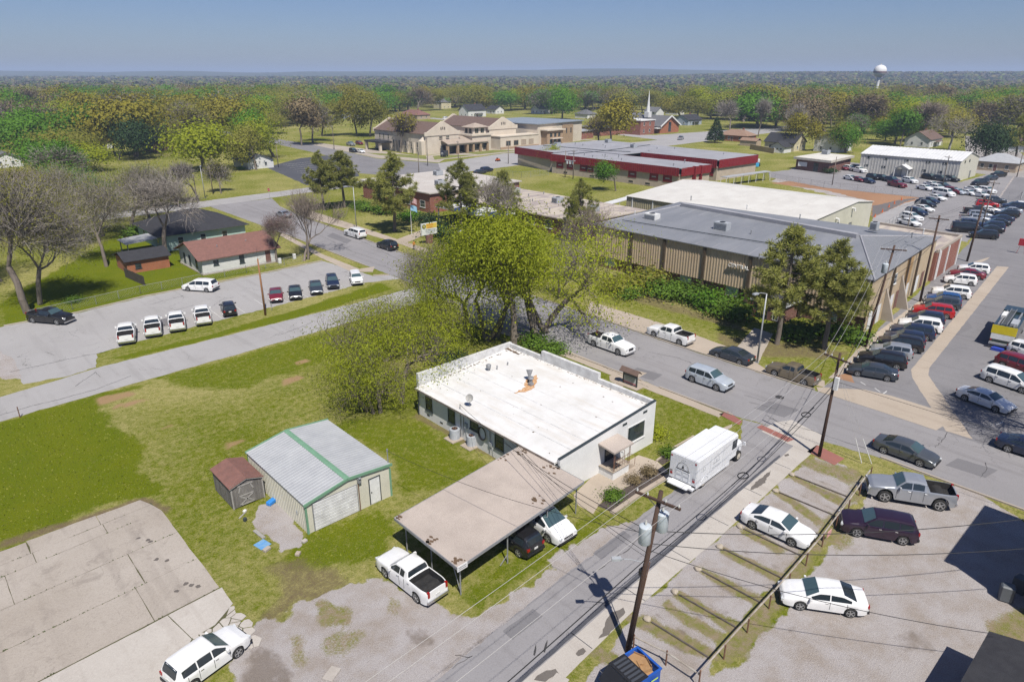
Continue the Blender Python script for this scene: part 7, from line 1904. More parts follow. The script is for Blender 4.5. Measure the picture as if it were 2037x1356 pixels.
def make_pine(key,seed,n_cl=150,per=70,width=0.30,first=0.32):
 rng = np.random.default_rng(seed)
 segs = []; p = np.array([0, 0, -0.1]); r = 0.24
 pts = [p]
 for i in range(10):
  q = p + np.array([rng.normal() * 0.06,rng.normal() * 0.06,1.0]); segs.append((p,q,r,r * 0.9,0)); p = q; r *= 0.89; pts.append(p)
 cl = []
 z = first * 10
 while z < 9.9:
  t = (z - first * 10) / (10 - first * 10)
  rad = 10 * width * (0.55 + 0.6 * math.sin(math.pi * min(1,0.25 + t * 0.75)) - 0.35 * t) * rng.uniform(0.7,1.15)
  rad *= (1 - t) ** 0.35 + 0.12
  for k in range(rng.integers(2, 4)):
   a = rng.uniform(0,2 * math.pi); base = pts[min(int(z),9)] * (1 - z % 1) + pts[min(int(z) + 1,10)] * (z % 1)
   end = base + np.array([math.cos(a) * rad,math.sin(a) * rad,rng.uniform(0.0,0.35) * rad])
   mid = (base + end) / 2 + np.array([0, 0, -0.08 * rad])
   segs.append((base,mid,0.07,0.05,2)); segs.append((mid,end,0.05,0.025,2))
   for s in np.linspace(0.45, 1.0, max(2, int(rad * 2.0))):
    c = mid + (end - mid) * (2 * s - 1) if s > 0.5 else mid
    cl.append(c + rng.normal(size=3) * 0.22)
    cl.append(c + rng.normal(size=3) * 0.34 + np.array([0,0,0.15]))
  z += rng.uniform(0.22, 0.42)
 cl.append(pts[-1])
 C = np.array(cl)
 n_ = len(C) * per
 i = np.repeat(np.arange(len(C)), per)
 d = rng.normal(size=(n_,3)); d[:,2] = d[:,2] * 0.8 + 0.35; d /= np.linalg.norm(d,axis=1)[:,None]
 l = rng.uniform(0.2, 0.5, n_)
 a = rng.normal(size=(n_,3)); a -= d * np.sum(a * d,1)[:,None]; a /= np.linalg.norm(a,axis=1)[:,None]
 p0 = C[i] + d * 0.04; w = 0.022
 V = np.stack([p0 - a * w,p0 + a * w,p0 + d * l[:,None] + a * w * 0.8,p0 + d * l[:,None] - a * w * 0.8],1).reshape(-1,3)
 PROTO[key] = (limbs_mesh('trunk',segs,bark,4),fast_mesh('crown',V,np.arange(4 * n_).reshape(-1,4),LEAF['pine']))
def make_cone(key, seed, n_leaf, width=0.32, size=0.25):
 rng = np.random.default_rng(seed)
 t = 1 - np.sqrt(rng.random(n_leaf)); z = 0.9 + t * 9.1
 a = rng.uniform(0,2 * math.pi,n_leaf); lob = 0.82 + 0.18 * np.sin(a * 5 + z * 2.3) + rng.normal(size=n_leaf) * 0.07
 rad = 10 * width * (1 - t) ** 0.8 * lob * np.sqrt(rng.uniform(0.45,1,n_leaf)) + 0.08
 Q = np.stack([rad * np.cos(a), rad * np.sin(a), z], 1)
 V, Fq = quads_at(rng, Q, size)
 segs = [(np.array([0,0,-0.1]),np.array([0,0,4.0]),0.25,0.15,0),(np.array([0,0,4.0]),np.array([0,0,9.0]),0.15,0.03,0)]
 PROTO[key] = (limbs_mesh('trunk',segs,bark),fast_mesh('crown',V,Fq,LEAF['deep']))
make_leafy('hero0',101,22000,0.105,0.8,4,0.50,trunk=0.20,up=0.5,clumps=95)
make_leafy('hero1',102,26000,0.105,0.9,4,0.50,trunk=0.14,stems=4,clumps=110)
make_leafy('sparse0',111,19000,0.10,1.1,5,0.40,trunk=0.12,stems=5,up=0.15,gn=0.8,bare=0.22,clumps=95)
make_leafy('sparse1',112,15000,0.10,1.05,5,0.38,trunk=0.16,stems=4,up=0.25,bare=0.25,clumps=80)
for i in range(4): make_leafy('mid%d' % i,120 + i,4600,0.30,0.95 + 0.05 * i,4,0.66,trunk=0.22 + 0.02 * i,clumps=60)
for i in range(3): make_leafy('dense%d' % i,140 + i,6800,0.30,1.1,4,0.8,trunk=0.16,up=0.2,clumps=75)
for i in range(3): make_bare('bare%d' % i,200 + i,2600,1.2,0.010,0.95,5,0.2 + 0.03 * i,bud=4500,bud_size=0.085,up=0.3)
for i in range(3): make_bare('farbare%d' % i,220 + i,1500,1.6,0.03,0.95,4,0.24,bud=1600,bud_size=0.26)
make_bare('thin',240,1500,1.3,0.010,0.5,4,0.22,stems=2,up=0.8,bud=300,bud_size=0.06)
make_bare('sycamore',241,900,1.4,0.02,0.9,4,0.22,m=bark_pale,bud=600,bud_size=0.2)
for i in range(3): make_pine('pine%d' % i,300 + i,per=56,width=0.27 + 0.03 * i,first=(0.38,0.32,0.3)[i])
make_cone('cone', 400, 4200, 0.34)
make_leafy('shrub0',410,1800,0.75,1.2,3,1.1,trunk=0.12,stems=4,up=0.1)
make_leafy('shrub1',411,1600,0.75,1.2,3,1.2,trunk=0.12,stems=4,up=0.1)
TREE_GROUP = 'trees of the neighbourhood'
def tree(key,x,y,h,leaf,label,wide=1.0,rot=None,bud=None,name='tree',group=TREE_GROUP,cat='tree',rngs=R):
 tm, cm = PROTO[key]
 r = empty(name,(x,y,0),rngs.uniform(0,6.28) if rot is None else rot,label,cat,group)
 r.scale = (h / 10 * wide, h / 10 * wide, h / 10)
 put('trunk' if name != 'shrub' else 'stem', tm, r)
 o = put('crown' if name != 'shrub' else 'foliage',cm,r,m=LEAF[leaf])
 if bud and key + '_bud' in PROTO: put('young_leaves',PROTO[key + '_bud'],r,m=LEAF[bud])
 return r
def height(px, py, ty):
 x, y = site(px, py); lo, hi = 0.3, 60.0
 dep = x * SA + y * CA
 for _ in range(40):
  m_ = (lo + hi) / 2
  z = m_ - CAMH; f = dep * CT - z * ST; u = dep * ST + z * CT
  if CY - F * u / f > ty: lo = m_
  else: hi = m_
 return lo
T = [
 ('hero0',1022,700,408,'lime',0.88,None,'tall lime green leafy tree rising behind the white office roof','leafy_tree'),
 ('hero1',1085,668,418,'lime',0.95,None,'broad lime green tree overhanging the street right of the office trees','leafy_tree'),
 ('sparse1',960,676,450,'lime',0.85,None,'thin leaved olive tree between the tall lime tree and the street','leafy_tree'),
 ('sparse0',850,712,555,'lime',0.85,None,'wide multi stemmed olive tree hanging over the left end of the office','leafy_tree'),
 ('sparse1',775,795,600,'lime',1.0,None,'thinly leaved yellow green tree nearest the metal garage','leafy_tree'),
 ('sparse0',750,818,665,'lime',0.8,None,'low sprawling olive tree at the left of the office clump','leafy_tree'),
 ('bare1',890,640,480,'twig',1.0,'olive','nearly bare tree at the road junction behind the clump','bare_tree'),
 ('sparse1',760,720,590,'olive',1.1,None,'small pale olive tree reaching over the side road','leafy_tree'),
 ('thin',1110,590,470,'twig',1.2,'lime','slender sapling left of the gymnasium corner','sapling'),
 ('bare2',1165,572,400,'haze_twig',0.75,None,'brown bare tree at the left corner of the gymnasium','bare_tree'),
 ('pine0',1545,684,456,'pine',1.0,None,'tall pine beside the gymnasium entrance canopy','pine_tree'),
 ('pine1',1640,694,492,'pine',1.15,None,'wide pine at the right front corner of the gymnasium','pine_tree'),
 ('pine1',646,418,308,'pine',1.0,None,'left of the twin pines by the school lawn','pine_tree'),
 ('pine0',686,413,303,'pine',1.25,None,'right of the twin pines by the school lawn','pine_tree'),
 ('pine1',785,460,312,'pine',1.1,None,'large pine standing alone on the school lawn','pine_tree'),
 ('pine2',918,455,322,'pine',0.95,None,'pine behind the school sign','pine_tree'),
 ('pine0',1003,462,342,'pine',1.0,None,'pine right of the thin bare saplings','pine_tree'),
 ('pine2',1152,480,360,'pine',0.8,None,'short pine behind the brown bare tree','pine_tree'),
 ('thin',962,470,345,'twig',1.1,None,'thin bare sapling between two pines','sapling'),
 ('thin',608,518,372,'haze_twig',1.1,None,'thin bare tree at the corner of the left parking lot','sapling'),
 ('bare0',552,522,420,'haze_twig',0.9,'pink','small pinkish budding tree by the white cottage','bare_tree'),
 ('bare0',55,622,330,'twig',0.95,'olive','big grey bare tree left of the black pickup','bare_tree'),
 ('bare1',80,605,380,'twig',0.95,'olive','grey bare tree with straight trunk behind the black pickup','bare_tree'),
 ('bare2',212,530,352,'twig',1.0,'olive','bare tree left of the orange brick shed','bare_tree'),
 ('bare0',332,510,330,'twig',1.0,None,'dark limbed bare tree in front of the teal house','bare_tree'),
 ('bare1',0,560,360,'twig',1.2,'olive','bare tree at the left edge of the picture','bare_tree'),
 ('bare2',130,480,330,'twig',1.3,'olive','spreading bare tree in the middle of the left yard','bare_tree'),
 ('bare1',260,455,320,'twig',1.2,'olive','bare tree with a few olive buds left of the teal house','bare_tree'),
 ('mid1',250,420,345,'olive',1.2,None,'olive tree behind the bare trees of the left yard','leafy_tree'),
 ('bare0',40,470,330,'haze_twig',1.2,'bud','brownish bare tree at the far left','bare_tree'),
 ('farbare0',395,400,315,'twig',1.0,None,'bare tree at the street corner beyond the teal house','bare_tree'),
 ('dense0',80,322,226,'green',1.35,None,'wide bright green tree at the left edge','leafy_tree'),
 ('dense1',175,342,282,'lime',1.5,None,'low lime green tree in front of the bright green one','leafy_tree'),
 ('dense2',270,312,182,'gold',1.2,None,'tallest golden green tree on the left','leafy_tree'),
 ('dense0',238,318,228,'deep',0.9,None,'dark green tree in front of the tallest golden tree','leafy_tree'),
 ('dense1',405,340,238,'lime',1.25,None,'yellow green tree at the street corner','leafy_tree'),
 ('dense2',432,285,184,'gold',1.1,None,'golden brown tree behind the yellow green corner tree','leafy_tree'),
 ('dense0',545,312,228,'lime',1.0,None,'yellow green tree at the edge of the sealed lot','leafy_tree'),
 ('mid0',510,338,245,'olive',0.9,None,'grey olive tree beside the white bungalow','leafy_tree'),
 ('mid2',470,300,215,'green',1.0,None,'green tree left of the yellow green lot tree','leafy_tree'),
 ('mid3',600,290,190,'bud',1.0,None,'brown budding tree above the sealed lot','leafy_tree'),
 ('mid1',325,300,284,'pink',1.6,None,'pink flowering tree by the brown house','flowering_tree'),
 ('farbare1',622,284,190,'twig',0.9,'olive','dark bare tree left of the church street','bare_tree'),
 ('mid2',640,270,196,'olive',0.9,None,'olive tree behind the dark bare tree at church street','leafy_tree'),
 ('mid0',710,268,180,'gold',0.75,None,'upright golden tree at the end of the church lawn','leafy_tree'),
 ('mid1',736,272,178,'olive',0.9,None,'tall olive tree left of the cream church','leafy_tree'),
 ('farbare2',797,304,222,'haze_twig',1.1,'gold','budding tree in front of the cream church wall','bare_tree'),
 ('dense1',1118,238,170,'green',0.85,None,'bright green tree behind the church hall','leafy_tree'),
 ('mid3',1215,292,196,'gold',1.15,None,'golden olive tree in front of the brick church','leafy_tree'),
 ('farbare0',1190,285,225,'haze_twig',1.3,'gold','low twiggy tree at the foot of the golden olive tree','bare_tree'),
 ('mid2',1225,380,318,'green',0.95,None,'lone round green tree on the lawn of the red trimmed school','leafy_tree'),
 ('mid0',1098,336,288,'lime',0.9,None,'small lime tree at the corner of the red trimmed school','leafy_tree'),
 ('cone',1422,284,232,'deep',1.25,None,'broad dark evergreen left of the orange brick ranch house','evergreen_tree'),
 ('mid1',1590,300,222,'gold',0.8,None,'golden green tree behind the white garage','leafy_tree'),
 ('farbare1',1560,275,200,'twig',0.9,None,'bare leaning tree left of the golden green tree','bare_tree'),
 ('farbare2',1508,272,190,'twig',0.7,None,'tall thin bare tree right of the orange brick house','bare_tree'),
 ('farbare0',1452,262,196,'twig',1.0,None,'bare tree behind the dark evergreen','bare_tree'),
 ('dense2',1682,304,240,'green',0.8,None,'green tree between the white house and the metal building','leafy_tree'),
 ('mid0',1660,302,236,'olive',0.8,None,'grey olive tree in front of the white two storey house','leafy_tree'),
 ('dense0',1640,262,184,'bud',1.2,None,'large rusty brown tree right of centre','leafy_tree'),
 ('sycamore',1888,298,222,'twig',1.25,'olive','white limbed sycamore behind the pale metal building','bare_tree'),
 ('dense1',1955,325,238,'deep',0.8,None,'dark green tree at the right end of the metal building','leafy_tree'),
 ('pine1',2020,318,232,'pine',1.2,None,'dark pine at the right edge','pine_tree'),
 ('mid3',1790,292,215,'green',1.0,None,'green tree behind the left half of the metal building','leafy_tree'),
 ('farbare2',1830,285,195,'haze_twig',1.2,None,'dark bare tree behind the metal building','bare_tree'),
 ('bare2',300,440,330,'twig',1.2,'green','greenish bare tree behind the teal house','bare_tree'),
 ('bare1',165,445,320,'twig',1.2,'olive','bare tree beyond the left yard, third from the edge','bare_tree'),
 ('bare0',205,470,345,'twig',1.0,'green','thin bare tree left of the teal house lean to','bare_tree'),
 ('bare2',95,500,350,'twig',1.2,'olive','bare tree just behind the two big left trunks','bare_tree'),
 ('mid2',355,410,335,'olive',1.1,None,'olive tree at the far side of the teal house','leafy_tree'),
 ('farbare1',440,385,318,'twig',1.0,'olive','bare tree beside the street corner light','bare_tree'),
 ('dense1',30,410,330,'olive',1.2,None,'olive tree low at the left edge','leafy_tree'),
 ('mid0',130,395,318,'green',1.2,None,'green tree between the bare trees of the left yard','leafy_tree'),
 ('bare0',2105,1010,830,'twig',0.9,None,'bare street tree out of frame at the right whose shadow falls by the sports sedan','bare_tree'),
]
for i,(key,px,py,ty,leaf,wide,bud,lab,nm) in enumerate(T):
 if nm == 'bare_tree' and 'out of frame' in lab:
  x, y = 70.5, 6.0; h = 14.5
 else:
  x, y = site(px, py); h = height(px, py, ty)
 tree(key,x,y,h,leaf,lab,wide,(i * 1.37) % 6.28,bud,nm)
# shrubs
SH = 'shrubs round the buildings'
shr = []
for i, (px, py, h, w, leaf, lab) in enumerate((
 (1230,582,2.8,1.5,'olive','brownish shrub at the left end of the gymnasium hedge'),(1252,590,2.0,1.5,'fresh','bright green shrub second from the left in the gymnasium hedge'),(1290,572,3.4,1.2,'olive','tall vine covered shrub against the gymnasium wall'),(1320,590,2.6,1.5,'fresh','green shrub below the vine covered one'),
 (1350,592,2.6,1.5,'fresh','green shrub in the middle left of the gymnasium hedge'),(1378,600,2.6,1.5,'fresh','rounded green shrub in the middle of the gymnasium hedge'),(1405,612,2.6,1.5,'green','darker green shrub right of the hedge middle'),(1432,618,2.6,1.6,'fresh','large green shrub near the right of the hedge'),(1462,632,2.4,1.5,'fresh','green shrub at the right end of the gymnasium hedge by the canopy'),(1500,600,2.6,1.2,'green','shrub behind the gymnasium hedge close to the wall'),
 (1590,672,2.2,1.5,'fresh','green shrub right of the entrance canopy'),(1640,668,2.2,1.6,'fresh','large green shrub under the corner pine'),(1690,680,2.0,1.5,'fresh','green shrub at the right front corner of the gymnasium'),
 (720,415,2.4,1.6,'fresh','bright green shrub behind the twin pines'),(765,425,2.6,1.6,'fresh','bright green shrub left of the lone school pine'),(815,440,2.8,1.6,'green','green shrub right of the lone school pine'),(735,420,2.4,1.5,'fresh','lime shrub between the twin pines and the lone pine'),
 (870,470,3.2,1.4,'deep','dark evergreen shrub right of the yellow sign'),(895,492,2.8,1.5,'deep','second dark shrub right of the yellow sign'),(880,508,1.8,1.8,'olive','low olive shrub in front of the dark sign shrubs'),(855,448,3.0,1.3,'deep','dark shrub behind the yellow sign'),(930,500,3.2,1.4,'olive','olive shrub under the tall lime tree by the street'),
 (1222,992,0.85,1.5,'fresh','round bright green bush at the near end of the planting bed'),(1258,960,0.8,1.2,'bud','brown twiggy rose bush in the planting bed'),(1288,944,0.85,1.2,'bud','brown twiggy bush at the far end of the planting bed'),(1306,866,1.1,1.3,'lime','yellow green bush at the right corner of the white office'),(1332,905,0.9,1.4,'fresh','green bush beside the box truck'),
 (300,300,3.0,1.6,'deep','dark shrub by the brown brick house'),(480,338,1.4,1.6,'green','round bush in front of the white bungalow'),(430,350,2.6,1.8,'deep','dark hedge below the yellow green corner tree'),(265,470,2.4,1.6,'fresh','bright shrub in the left yard'),(150,600,1.0,1.8,'fresh','low weeds by the left yard fence'),
 (1100,700,1.6,1.6,'fresh','bright green bush at the street end of the office clump'),(1065,690,1.8,1.6,'fresh','green undergrowth behind the office parapet'),(900,730,2.0,1.6,'deep','dark undergrowth under the office trees'),(1650,345,2.2,1.5,'deep','dark shrub beside the brick office'))):
 x, y = site(px, py)
 tree('shrub%d' % (i % 2),x,y,h * (1.05 if i < 13 else 1),leaf,lab,w,(i * 2.1) % 6.28,None,'shrub',SH,'shrub')
# trees filling the neighbourhood
THR = [(0,400),(190,380),(230,350),(400,345),(470,335),(490,300),(600,275),(610,250),(740,236),(750,224),(1050,222),(1070,228),(1330,230),(1340,240),(1440,246),(1560,262),(1720,280),(1730,288),(1940,292),(1960,330),(2037,335)]
rngF = random.Random(99)
pts = [(o.location.x,o.location.y) for o in bpy.data.objects if o.type == 'EMPTY' and o.parent is None and o.name.startswith(('leafy_tree','bare_tree','house','evergreen','pine'))]
houses = [(o.location.x,o.location.y) for o in bpy.data.objects if o.name.startswith('house') and o.parent is None]
occl = [tuple(o.location) for o in bpy.data.objects if o.name.startswith(('house','far_building')) and o.parent is None]
named = [(o.location.x,o.location.y,o.scale.z * 10) for o in bpy.data.objects if o.name.startswith(('leafy_tree','bare_tree','evergreen','pine','flowering')) and o.parent is None and o.location.x * SA + o.location.y * CA > 190]
def proj(x, y, z):
 dep = x * SA + y * CA; lat = x * CA - y * SA; zz = z - CAMH
 f = dep * CT - zz * ST; u = dep * ST + zz * CT
 return CX + F * lat / f, CY - F * u / f
NOTREE = [(140,318,184,212),(300,312,225,420),(143,157,200,480),(131,143,200,480),(276,340,190,262),(150,262,200,265),(-120,420,167,184),(255,420,44,112),(-30,60,100,160),(200,262,50,112),(160,215,105,182)]
FILL = []
tries = 0
WORDS = {'green': 'green','olive': 'olive','gold': 'golden','bud': 'rusty brown','lime': 'lime green','deep': 'dark green','twig': 'grey bare','haze_twig': 'brown bare'}
while len(FILL) < 480 and tries < 60000:
 tries += 1
 dep = rngF.uniform(190,640) if len(FILL) < 260 else rngF.uniform(330,700)
 lat = rngF.uniform(-0.80, 0.80) * dep
 x, y = dep * SA + lat * CA, dep * CA - lat * SA
 px, py = proj(x, y, 0)
 if not (-60 < px < 2100): continue
 if py > lerp(THR, px): continue
 if any(a < x < b and c < y < d for a,b,c,d in NOTREE): continue
 md = 7.5
 if any((x - a) ** 2 + (y - b) ** 2 < md * md for a,b in pts): continue
 h = rngF.uniform(11, 19) + (3 if dep > 380 else 0)
 ptop = proj(x, y, h)[1]
 hide = False
 for (hx, hy, _) in occl:
  hp = proj(hx, hy, 4)
  hd = hx * SA + hy * CA
  if hd > dep and abs(hp[0] - px) < 16 + 4000 / dep and ptop < hp[1] + 6: hide = hide or rngF.random() < (0.8 if hd - dep < 70 else 0.35)
 for (hx, hy, hh) in named:
  hd = hx * SA + hy * CA; hp = proj(hx, hy, hh * 0.6)
  if hd > dep - 4 and abs(hp[0] - px) < 7000 / dep and ptop < proj(hx,hy,hh * 0.35)[1]: hide = True
 if abs(px - 1744) < 30 and ptop < 176: hide = True
 if hide: continue
 if ptop < 148: h = max(8.0, h * 0.85)
 k = rngF.random()
 clump = vnoise(np.array([x]), np.array([y]), 60, 77)[0]
 if k < 0.32: leaf = rngF.choice(['twig','twig','haze_twig']); key = 'farbare%d' % rngF.randrange(3); bud = rngF.choice(['green','olive','bud','olive'])
 else:
  leaf = rngF.choice(['olive','lime','green','green','gold','olive','green','deep','green','gold','olive'] if clump < 0.5 else ['green','green','olive','lime','gold','bud','green','olive','green']); key = rngF.choice(['mid0','mid1','mid2','mid3','dense0','dense1','dense2']); bud = None
 if leaf == 'deep' and rngF.random() < 0.5: key = 'cone'
 FILL.append((x,y,h,key,leaf,bud,px,py)); pts.append((x,y))
LM = [(0,'at the far left edge'),(150,'behind the bright green left tree'),(330,'beyond the tallest golden tree'),(520,'behind the yellow green lot tree'),(680,'behind church street'),(880,'behind the cream church'),(1080,'behind the church hall'),(1200,'beyond the golden olive tree'),(1310,'near the white steeple'),(1450,'behind the dark evergreen'),(1600,'behind the rusty brown tree'),(1745,'below the water tower'),(1880,'behind the white sycamore'),(2010,'at the right edge')]
ORD = ['first','second','third','fourth','fifth','sixth','seventh','eighth','ninth','tenth','eleventh','twelfth','thirteenth','fourteenth','fifteenth','sixteenth','seventeenth','eighteenth','nineteenth','twentieth']
byname = {}
for f in FILL:
 lm = min(LM, key=lambda q: abs(q[0] - f[6]))[1]
 dep = f[0] * SA + f[1] * CA
 zone = 'nearer' if dep < 330 else ('middle distance' if dep < 480 else 'distant')
 byname.setdefault((zone, WORDS[f[4]], lm), []).append(f)
for (zone, col, lm), fs in byname.items():
 fs.sort(key=lambda f: f[6])
 for j, f in enumerate(fs):
  x, y, h, key, leaf, bud, px, py = f
  lab = '%s %s tree %s' % (zone,col,lm) + ('' if len(fs) == 1 else ', %s from the left' % ORD[min(j,19)])
  tree(key,x,y,h,leaf,lab,rngF.uniform(1.15,1.55),None,bud,'bare_tree' if 'bare' in col else ('evergreen_tree' if key == 'cone' else 'leafy_tree'),'trees beyond the church and school','tree',rngF)
# woods rolling out to the hills (one mass)
rng = np.random.default_rng(5)
Vs, Fs, Cs = [], [], []
nv = 0
PAL = np.array([(0.10,0.15,0.03),(0.075,0.115,0.03),(0.14,0.145,0.05),(0.155,0.125,0.045),(0.115,0.10,0.075),(0.095,0.085,0.07),(0.05,0.075,0.03),(0.13,0.17,0.03),(0.12,0.095,0.055)])
for (d0,d1,cell,nq,qs) in ((660,900,10.0,60,2.3),(900,1400,13.0,28,3.6),(1400,2100,18,13,5.6),(2100,3400,28,9,9.0)):
 A = (d1 * d1 - d0 * d0) * 0.80
 n_ = int(A / cell ** 2)
 dep = np.sqrt(rng.uniform(d0 * d0,d1 * d1,n_)); lat = rng.uniform(-0.80,0.80,n_) * dep
 X = dep * SA + lat * CA; Y = dep * CA - lat * SA
 keep = vnoise(X, Y, 170, 31) > 0.18
 keep &= ~((dep > 1080) & (dep < 1330) & (lat / dep > 0.47) & (rng.random(n_) < 0.8))
 X, Y = X[keep], Y[keep]; n_ = len(X)
 H_ = rng.uniform(9,16,n_); Wd = H_ * rng.uniform(0.32,0.5,n_) * (cell / 11) ** 0.75
 Z0 = hills(X, Y)
 u = rng.normal(size=(n_,nq,3)); u /= np.linalg.norm(u,axis=2)[:,:,None]
 u[:, :, 2] = np.abs(u[:, :, 2]) * 1.1 - 0.25
 rad = rng.uniform(0.75, 1.05, (n_, nq))
 P = np.stack([X[:,None] + u[:,:,0] * rad * Wd[:,None],Y[:,None] + u[:,:,1] * rad * Wd[:,None],Z0[:,None] + H_[:,None] * 0.55 + u[:,:,2] * rad * H_[:,None] * 0.42],2).reshape(-1,3)
 nrm = u.reshape(-1,3) + rng.normal(size=(n_ * nq,3)) * 0.16
 nrm /= np.linalg.norm(nrm, axis=1)[:, None]
 a = rng.normal(size=(n_ * nq,3)); a -= nrm * np.sum(a * nrm,1)[:,None]; a /= np.linalg.norm(a,axis=1)[:,None]
 c = np.cross(nrm,a); s = (qs * rng.uniform(0.6,1.3,n_ * nq) * 0.62)[:,None]
 V = np.stack([P - a * s,P - c * s,P + a * s,P + c * s],1).reshape(-1,3)
 kk = vnoise(X, Y, 220, 55)
 ci = (rng.random(n_) * 6 + kk * 3).astype(int) % len(PAL)
 col = PAL[ci] * rng.uniform(0.8, 1.2, (n_, 1))
 Cs.append(np.repeat(col,nq * 4,axis=0)); Vs.append(V); Fs.append(np.arange(len(V)).reshape(-1,4) + nv); nv += len(V)
wm_, n = newmat('mixed_spring_woods')
at = n.new('ShaderNodeAttribute', attribute_name='tint')
n.l.new(at.outputs['Color'],n.bsdf.inputs['Base Color']); n.bsdf.inputs['Roughness'].default_value = 0.9; n.bsdf.inputs['Specular IOR Level'].default_value = 0.05
fme = fast_mesh('woods',np.concatenate(Vs),np.concatenate(Fs),wm_)
ca = fme.color_attributes.new('tint','FLOAT_COLOR','POINT')
cc = np.ones((nv,4),np.float32); cc[:,:3] = np.concatenate(Cs); ca.data.foreach_set('color',cc.ravel())
tag(link(bpy.data.objects.new('woods',fme)),'woodland of mixed green and brown trees stretching to the hills','woods',kind='stuff')
print('woods quads', nv // 4, 'fill trees', len(FILL))
# utility poles and wires
pole_m = M('creosoted_pole',(0.105,0.062,0.045),(0.07,0.045,0.035),scale=2.5,stretch=(1,1,0.12),rough=0.9,fine=0.3)
pole_grey = M('grey_wood_pole',(0.22,0.18,0.15),(0.15,0.125,0.105),scale=2.5,stretch=(1,1,0.12),rough=0.9)
metal_pole = M('galvanised_pole',(0.42,0.43,0.44),(0.34,0.35,0.36),rough=0.5,metal=0.3,scale=2)
tank_m = M('transformer_paint',(0.52,0.57,0.60),(0.43,0.48,0.52),rough=0.4,scale=3)
insul = plain('porcelain', (0.5, 0.5, 0.48), 0.25)
wire_m = plain('black_cable', (0.012, 0.012, 0.013), 0.6)
wire_al = plain('aluminium_conductor',(0.50,0.48,0.46),0.5,0.3)
GP = 'wooden utility poles'
def utility_pole(name,label,x,y,h,arm=1.2,arm_dir=(0,1),r=0.15,lean=(0,0),m=None,trans=0,lamp=None,group=GP,arms=1):
 m = m or pole_m
 o = empty(name, (x, y, 0), 0, label, 'utility pole', group)
 lx, ly = lean
 MB().tube([(0,0,-0.1),(lx * 0.5,ly * 0.5,h * 0.5),(lx,ly,h)],[r,r * 0.85,r * 0.68],10).build('pole',m,o,smooth=True)
 d = Vector((*arm_dir,0)).normalized(); e = Vector((-d.y,d.x,0))
 for k in range(arms if arm else 0):
  z = h - 0.45 - k * 1.1
  b = MB(); c = Vector((lx * 0.95,ly * 0.95,z)) + e * (r * 0.8 + 0.06)
  b.obox(c,d,e,(0,0,1),arm,0.06,0.06); ca_ = b.build('crossarm',m,o)
  b = MB()
  for s in (-1,1): b.tube([c + d * arm * 0.5 * s,Vector((lx * 0.93,ly * 0.93,z - 0.6))],0.02,5)
  b.build('arm_brace', steel_m, ca_)
  for s in (-0.92, -0.35, 0.45, 0.92):
   q = c + d * arm * s; b = MB(); b.tube([q + Vector((0,0,0.06)),q + Vector((0,0,0.14)),q + Vector((0,0,0.24))],[0.035,0.06,0.03],8); b.build('insulator',insul,ca_)
 for k in range(trans):
  ang = (2.4, -0.6)[k] if trans > 1 else 2.6
  dx,dy = math.cos(ang) * 0.42,math.sin(ang) * 0.42; z = h - 2.6 + (0.75 if k else 0)
  px_, py_ = lx * 0.8 + dx, ly * 0.8 + dy
  b = MB(); b.tube([(px_,py_,z - 0.55),(px_,py_,z - 0.5),(px_,py_,z + 0.5),(px_,py_,z + 0.58)],[0.29,0.33,0.33,0.22],16); t = b.build('transformer',tank_m,o,smooth=True,angle=40)
  b = MB(); b.tube([(px_,py_,z + 0.58),(px_,py_,z + 0.66),(px_,py_,z + 0.86)],[0.05,0.07,0.03],8); b.build('bushing',insul,t)
  b = MB(); b.obox((px_ - dx * 0.5,py_ - dy * 0.5,z),(dx,dy,0),(-dy,dx,0),(0,0,1),0.5,0.12,0.1); b.build('bracket',steel_m,t)
 if lamp:
  a = Vector((*lamp, 0)).normalized(); z = h * 0.58
  b = MB(); b.tube([(lx * 0.5,ly * 0.5,z),Vector((lx * 0.5,ly * 0.5,z + 0.25)) + a * 0.8,Vector((lx * 0.5,ly * 0.5,z + 0.3)) + a * 1.3],0.03,6); lo_ = b.build('lamp_arm',metal_pole,o)
  q = Vector((lx * 0.5,ly * 0.5,z + 0.3)) + a * 1.5; b = MB(); b.obox(q,a,(-a.y,a.x,0),(0,0,1),0.25,0.12,0.07); b.build('lamp_head',hvac_m,lo_)
 return o
PA = utility_pole('utility_pole','tall brown pole with two transformers standing between the alley and the blue dumpster',24.5,17.0,10.5,1.25,(-0.15,1),0.17,(0.8,-0.7),None,2,(-0.75,0.65))
b = MB(); b.tube([(0.18,-0.05,0.2),(0.75,-0.45,6.0)],0.03,6); b.build('riser_conduit',rust_steel,PA)
MB().box(0.30,-0.35,5.2,0.62,-0.1,5.6).build('splice_box',black_m,PA)
PB = utility_pole('utility_pole','plain brown pole at the brick corner beside the street',52.9,19.1,9.4,1.2,(0.2,1),0.15,(0.1,-0.1))
MB().box(-0.2,-0.45,6.3,0.1,-0.15,7.4).build('terminal_box',white_trim,PB)
PC = utility_pole('utility_pole','thin brown pole between the black suv and the red sedan in the left lot',34.3,85.4,7.7,0,(1,0),0.14,(0,0),M('light_brown_pole',(0.30,0.15,0.07),(0.22,0.11,0.055),scale=2,stretch=(1,1,0.12)))
PD = utility_pole('utility_pole','brown pole with crossarm and transformer in front of the gymnasium side wall',81.2,26.5,12.2,1.3,(-0.5,1),0.16,(0.7,-0.7),pole_m,1)
PE = utility_pole('utility_pole','brown pole at the joint of gymnasium and brick annex',104.6,28.2,12.2,1.2,(-0.3,1),0.17,(0,0))
PF = utility_pole('utility_pole','thick brown pole at the far corner of the brick annex',134.6,30.6,11.0,1.2,(-0.2,1),0.18,(0.4,-0.2))
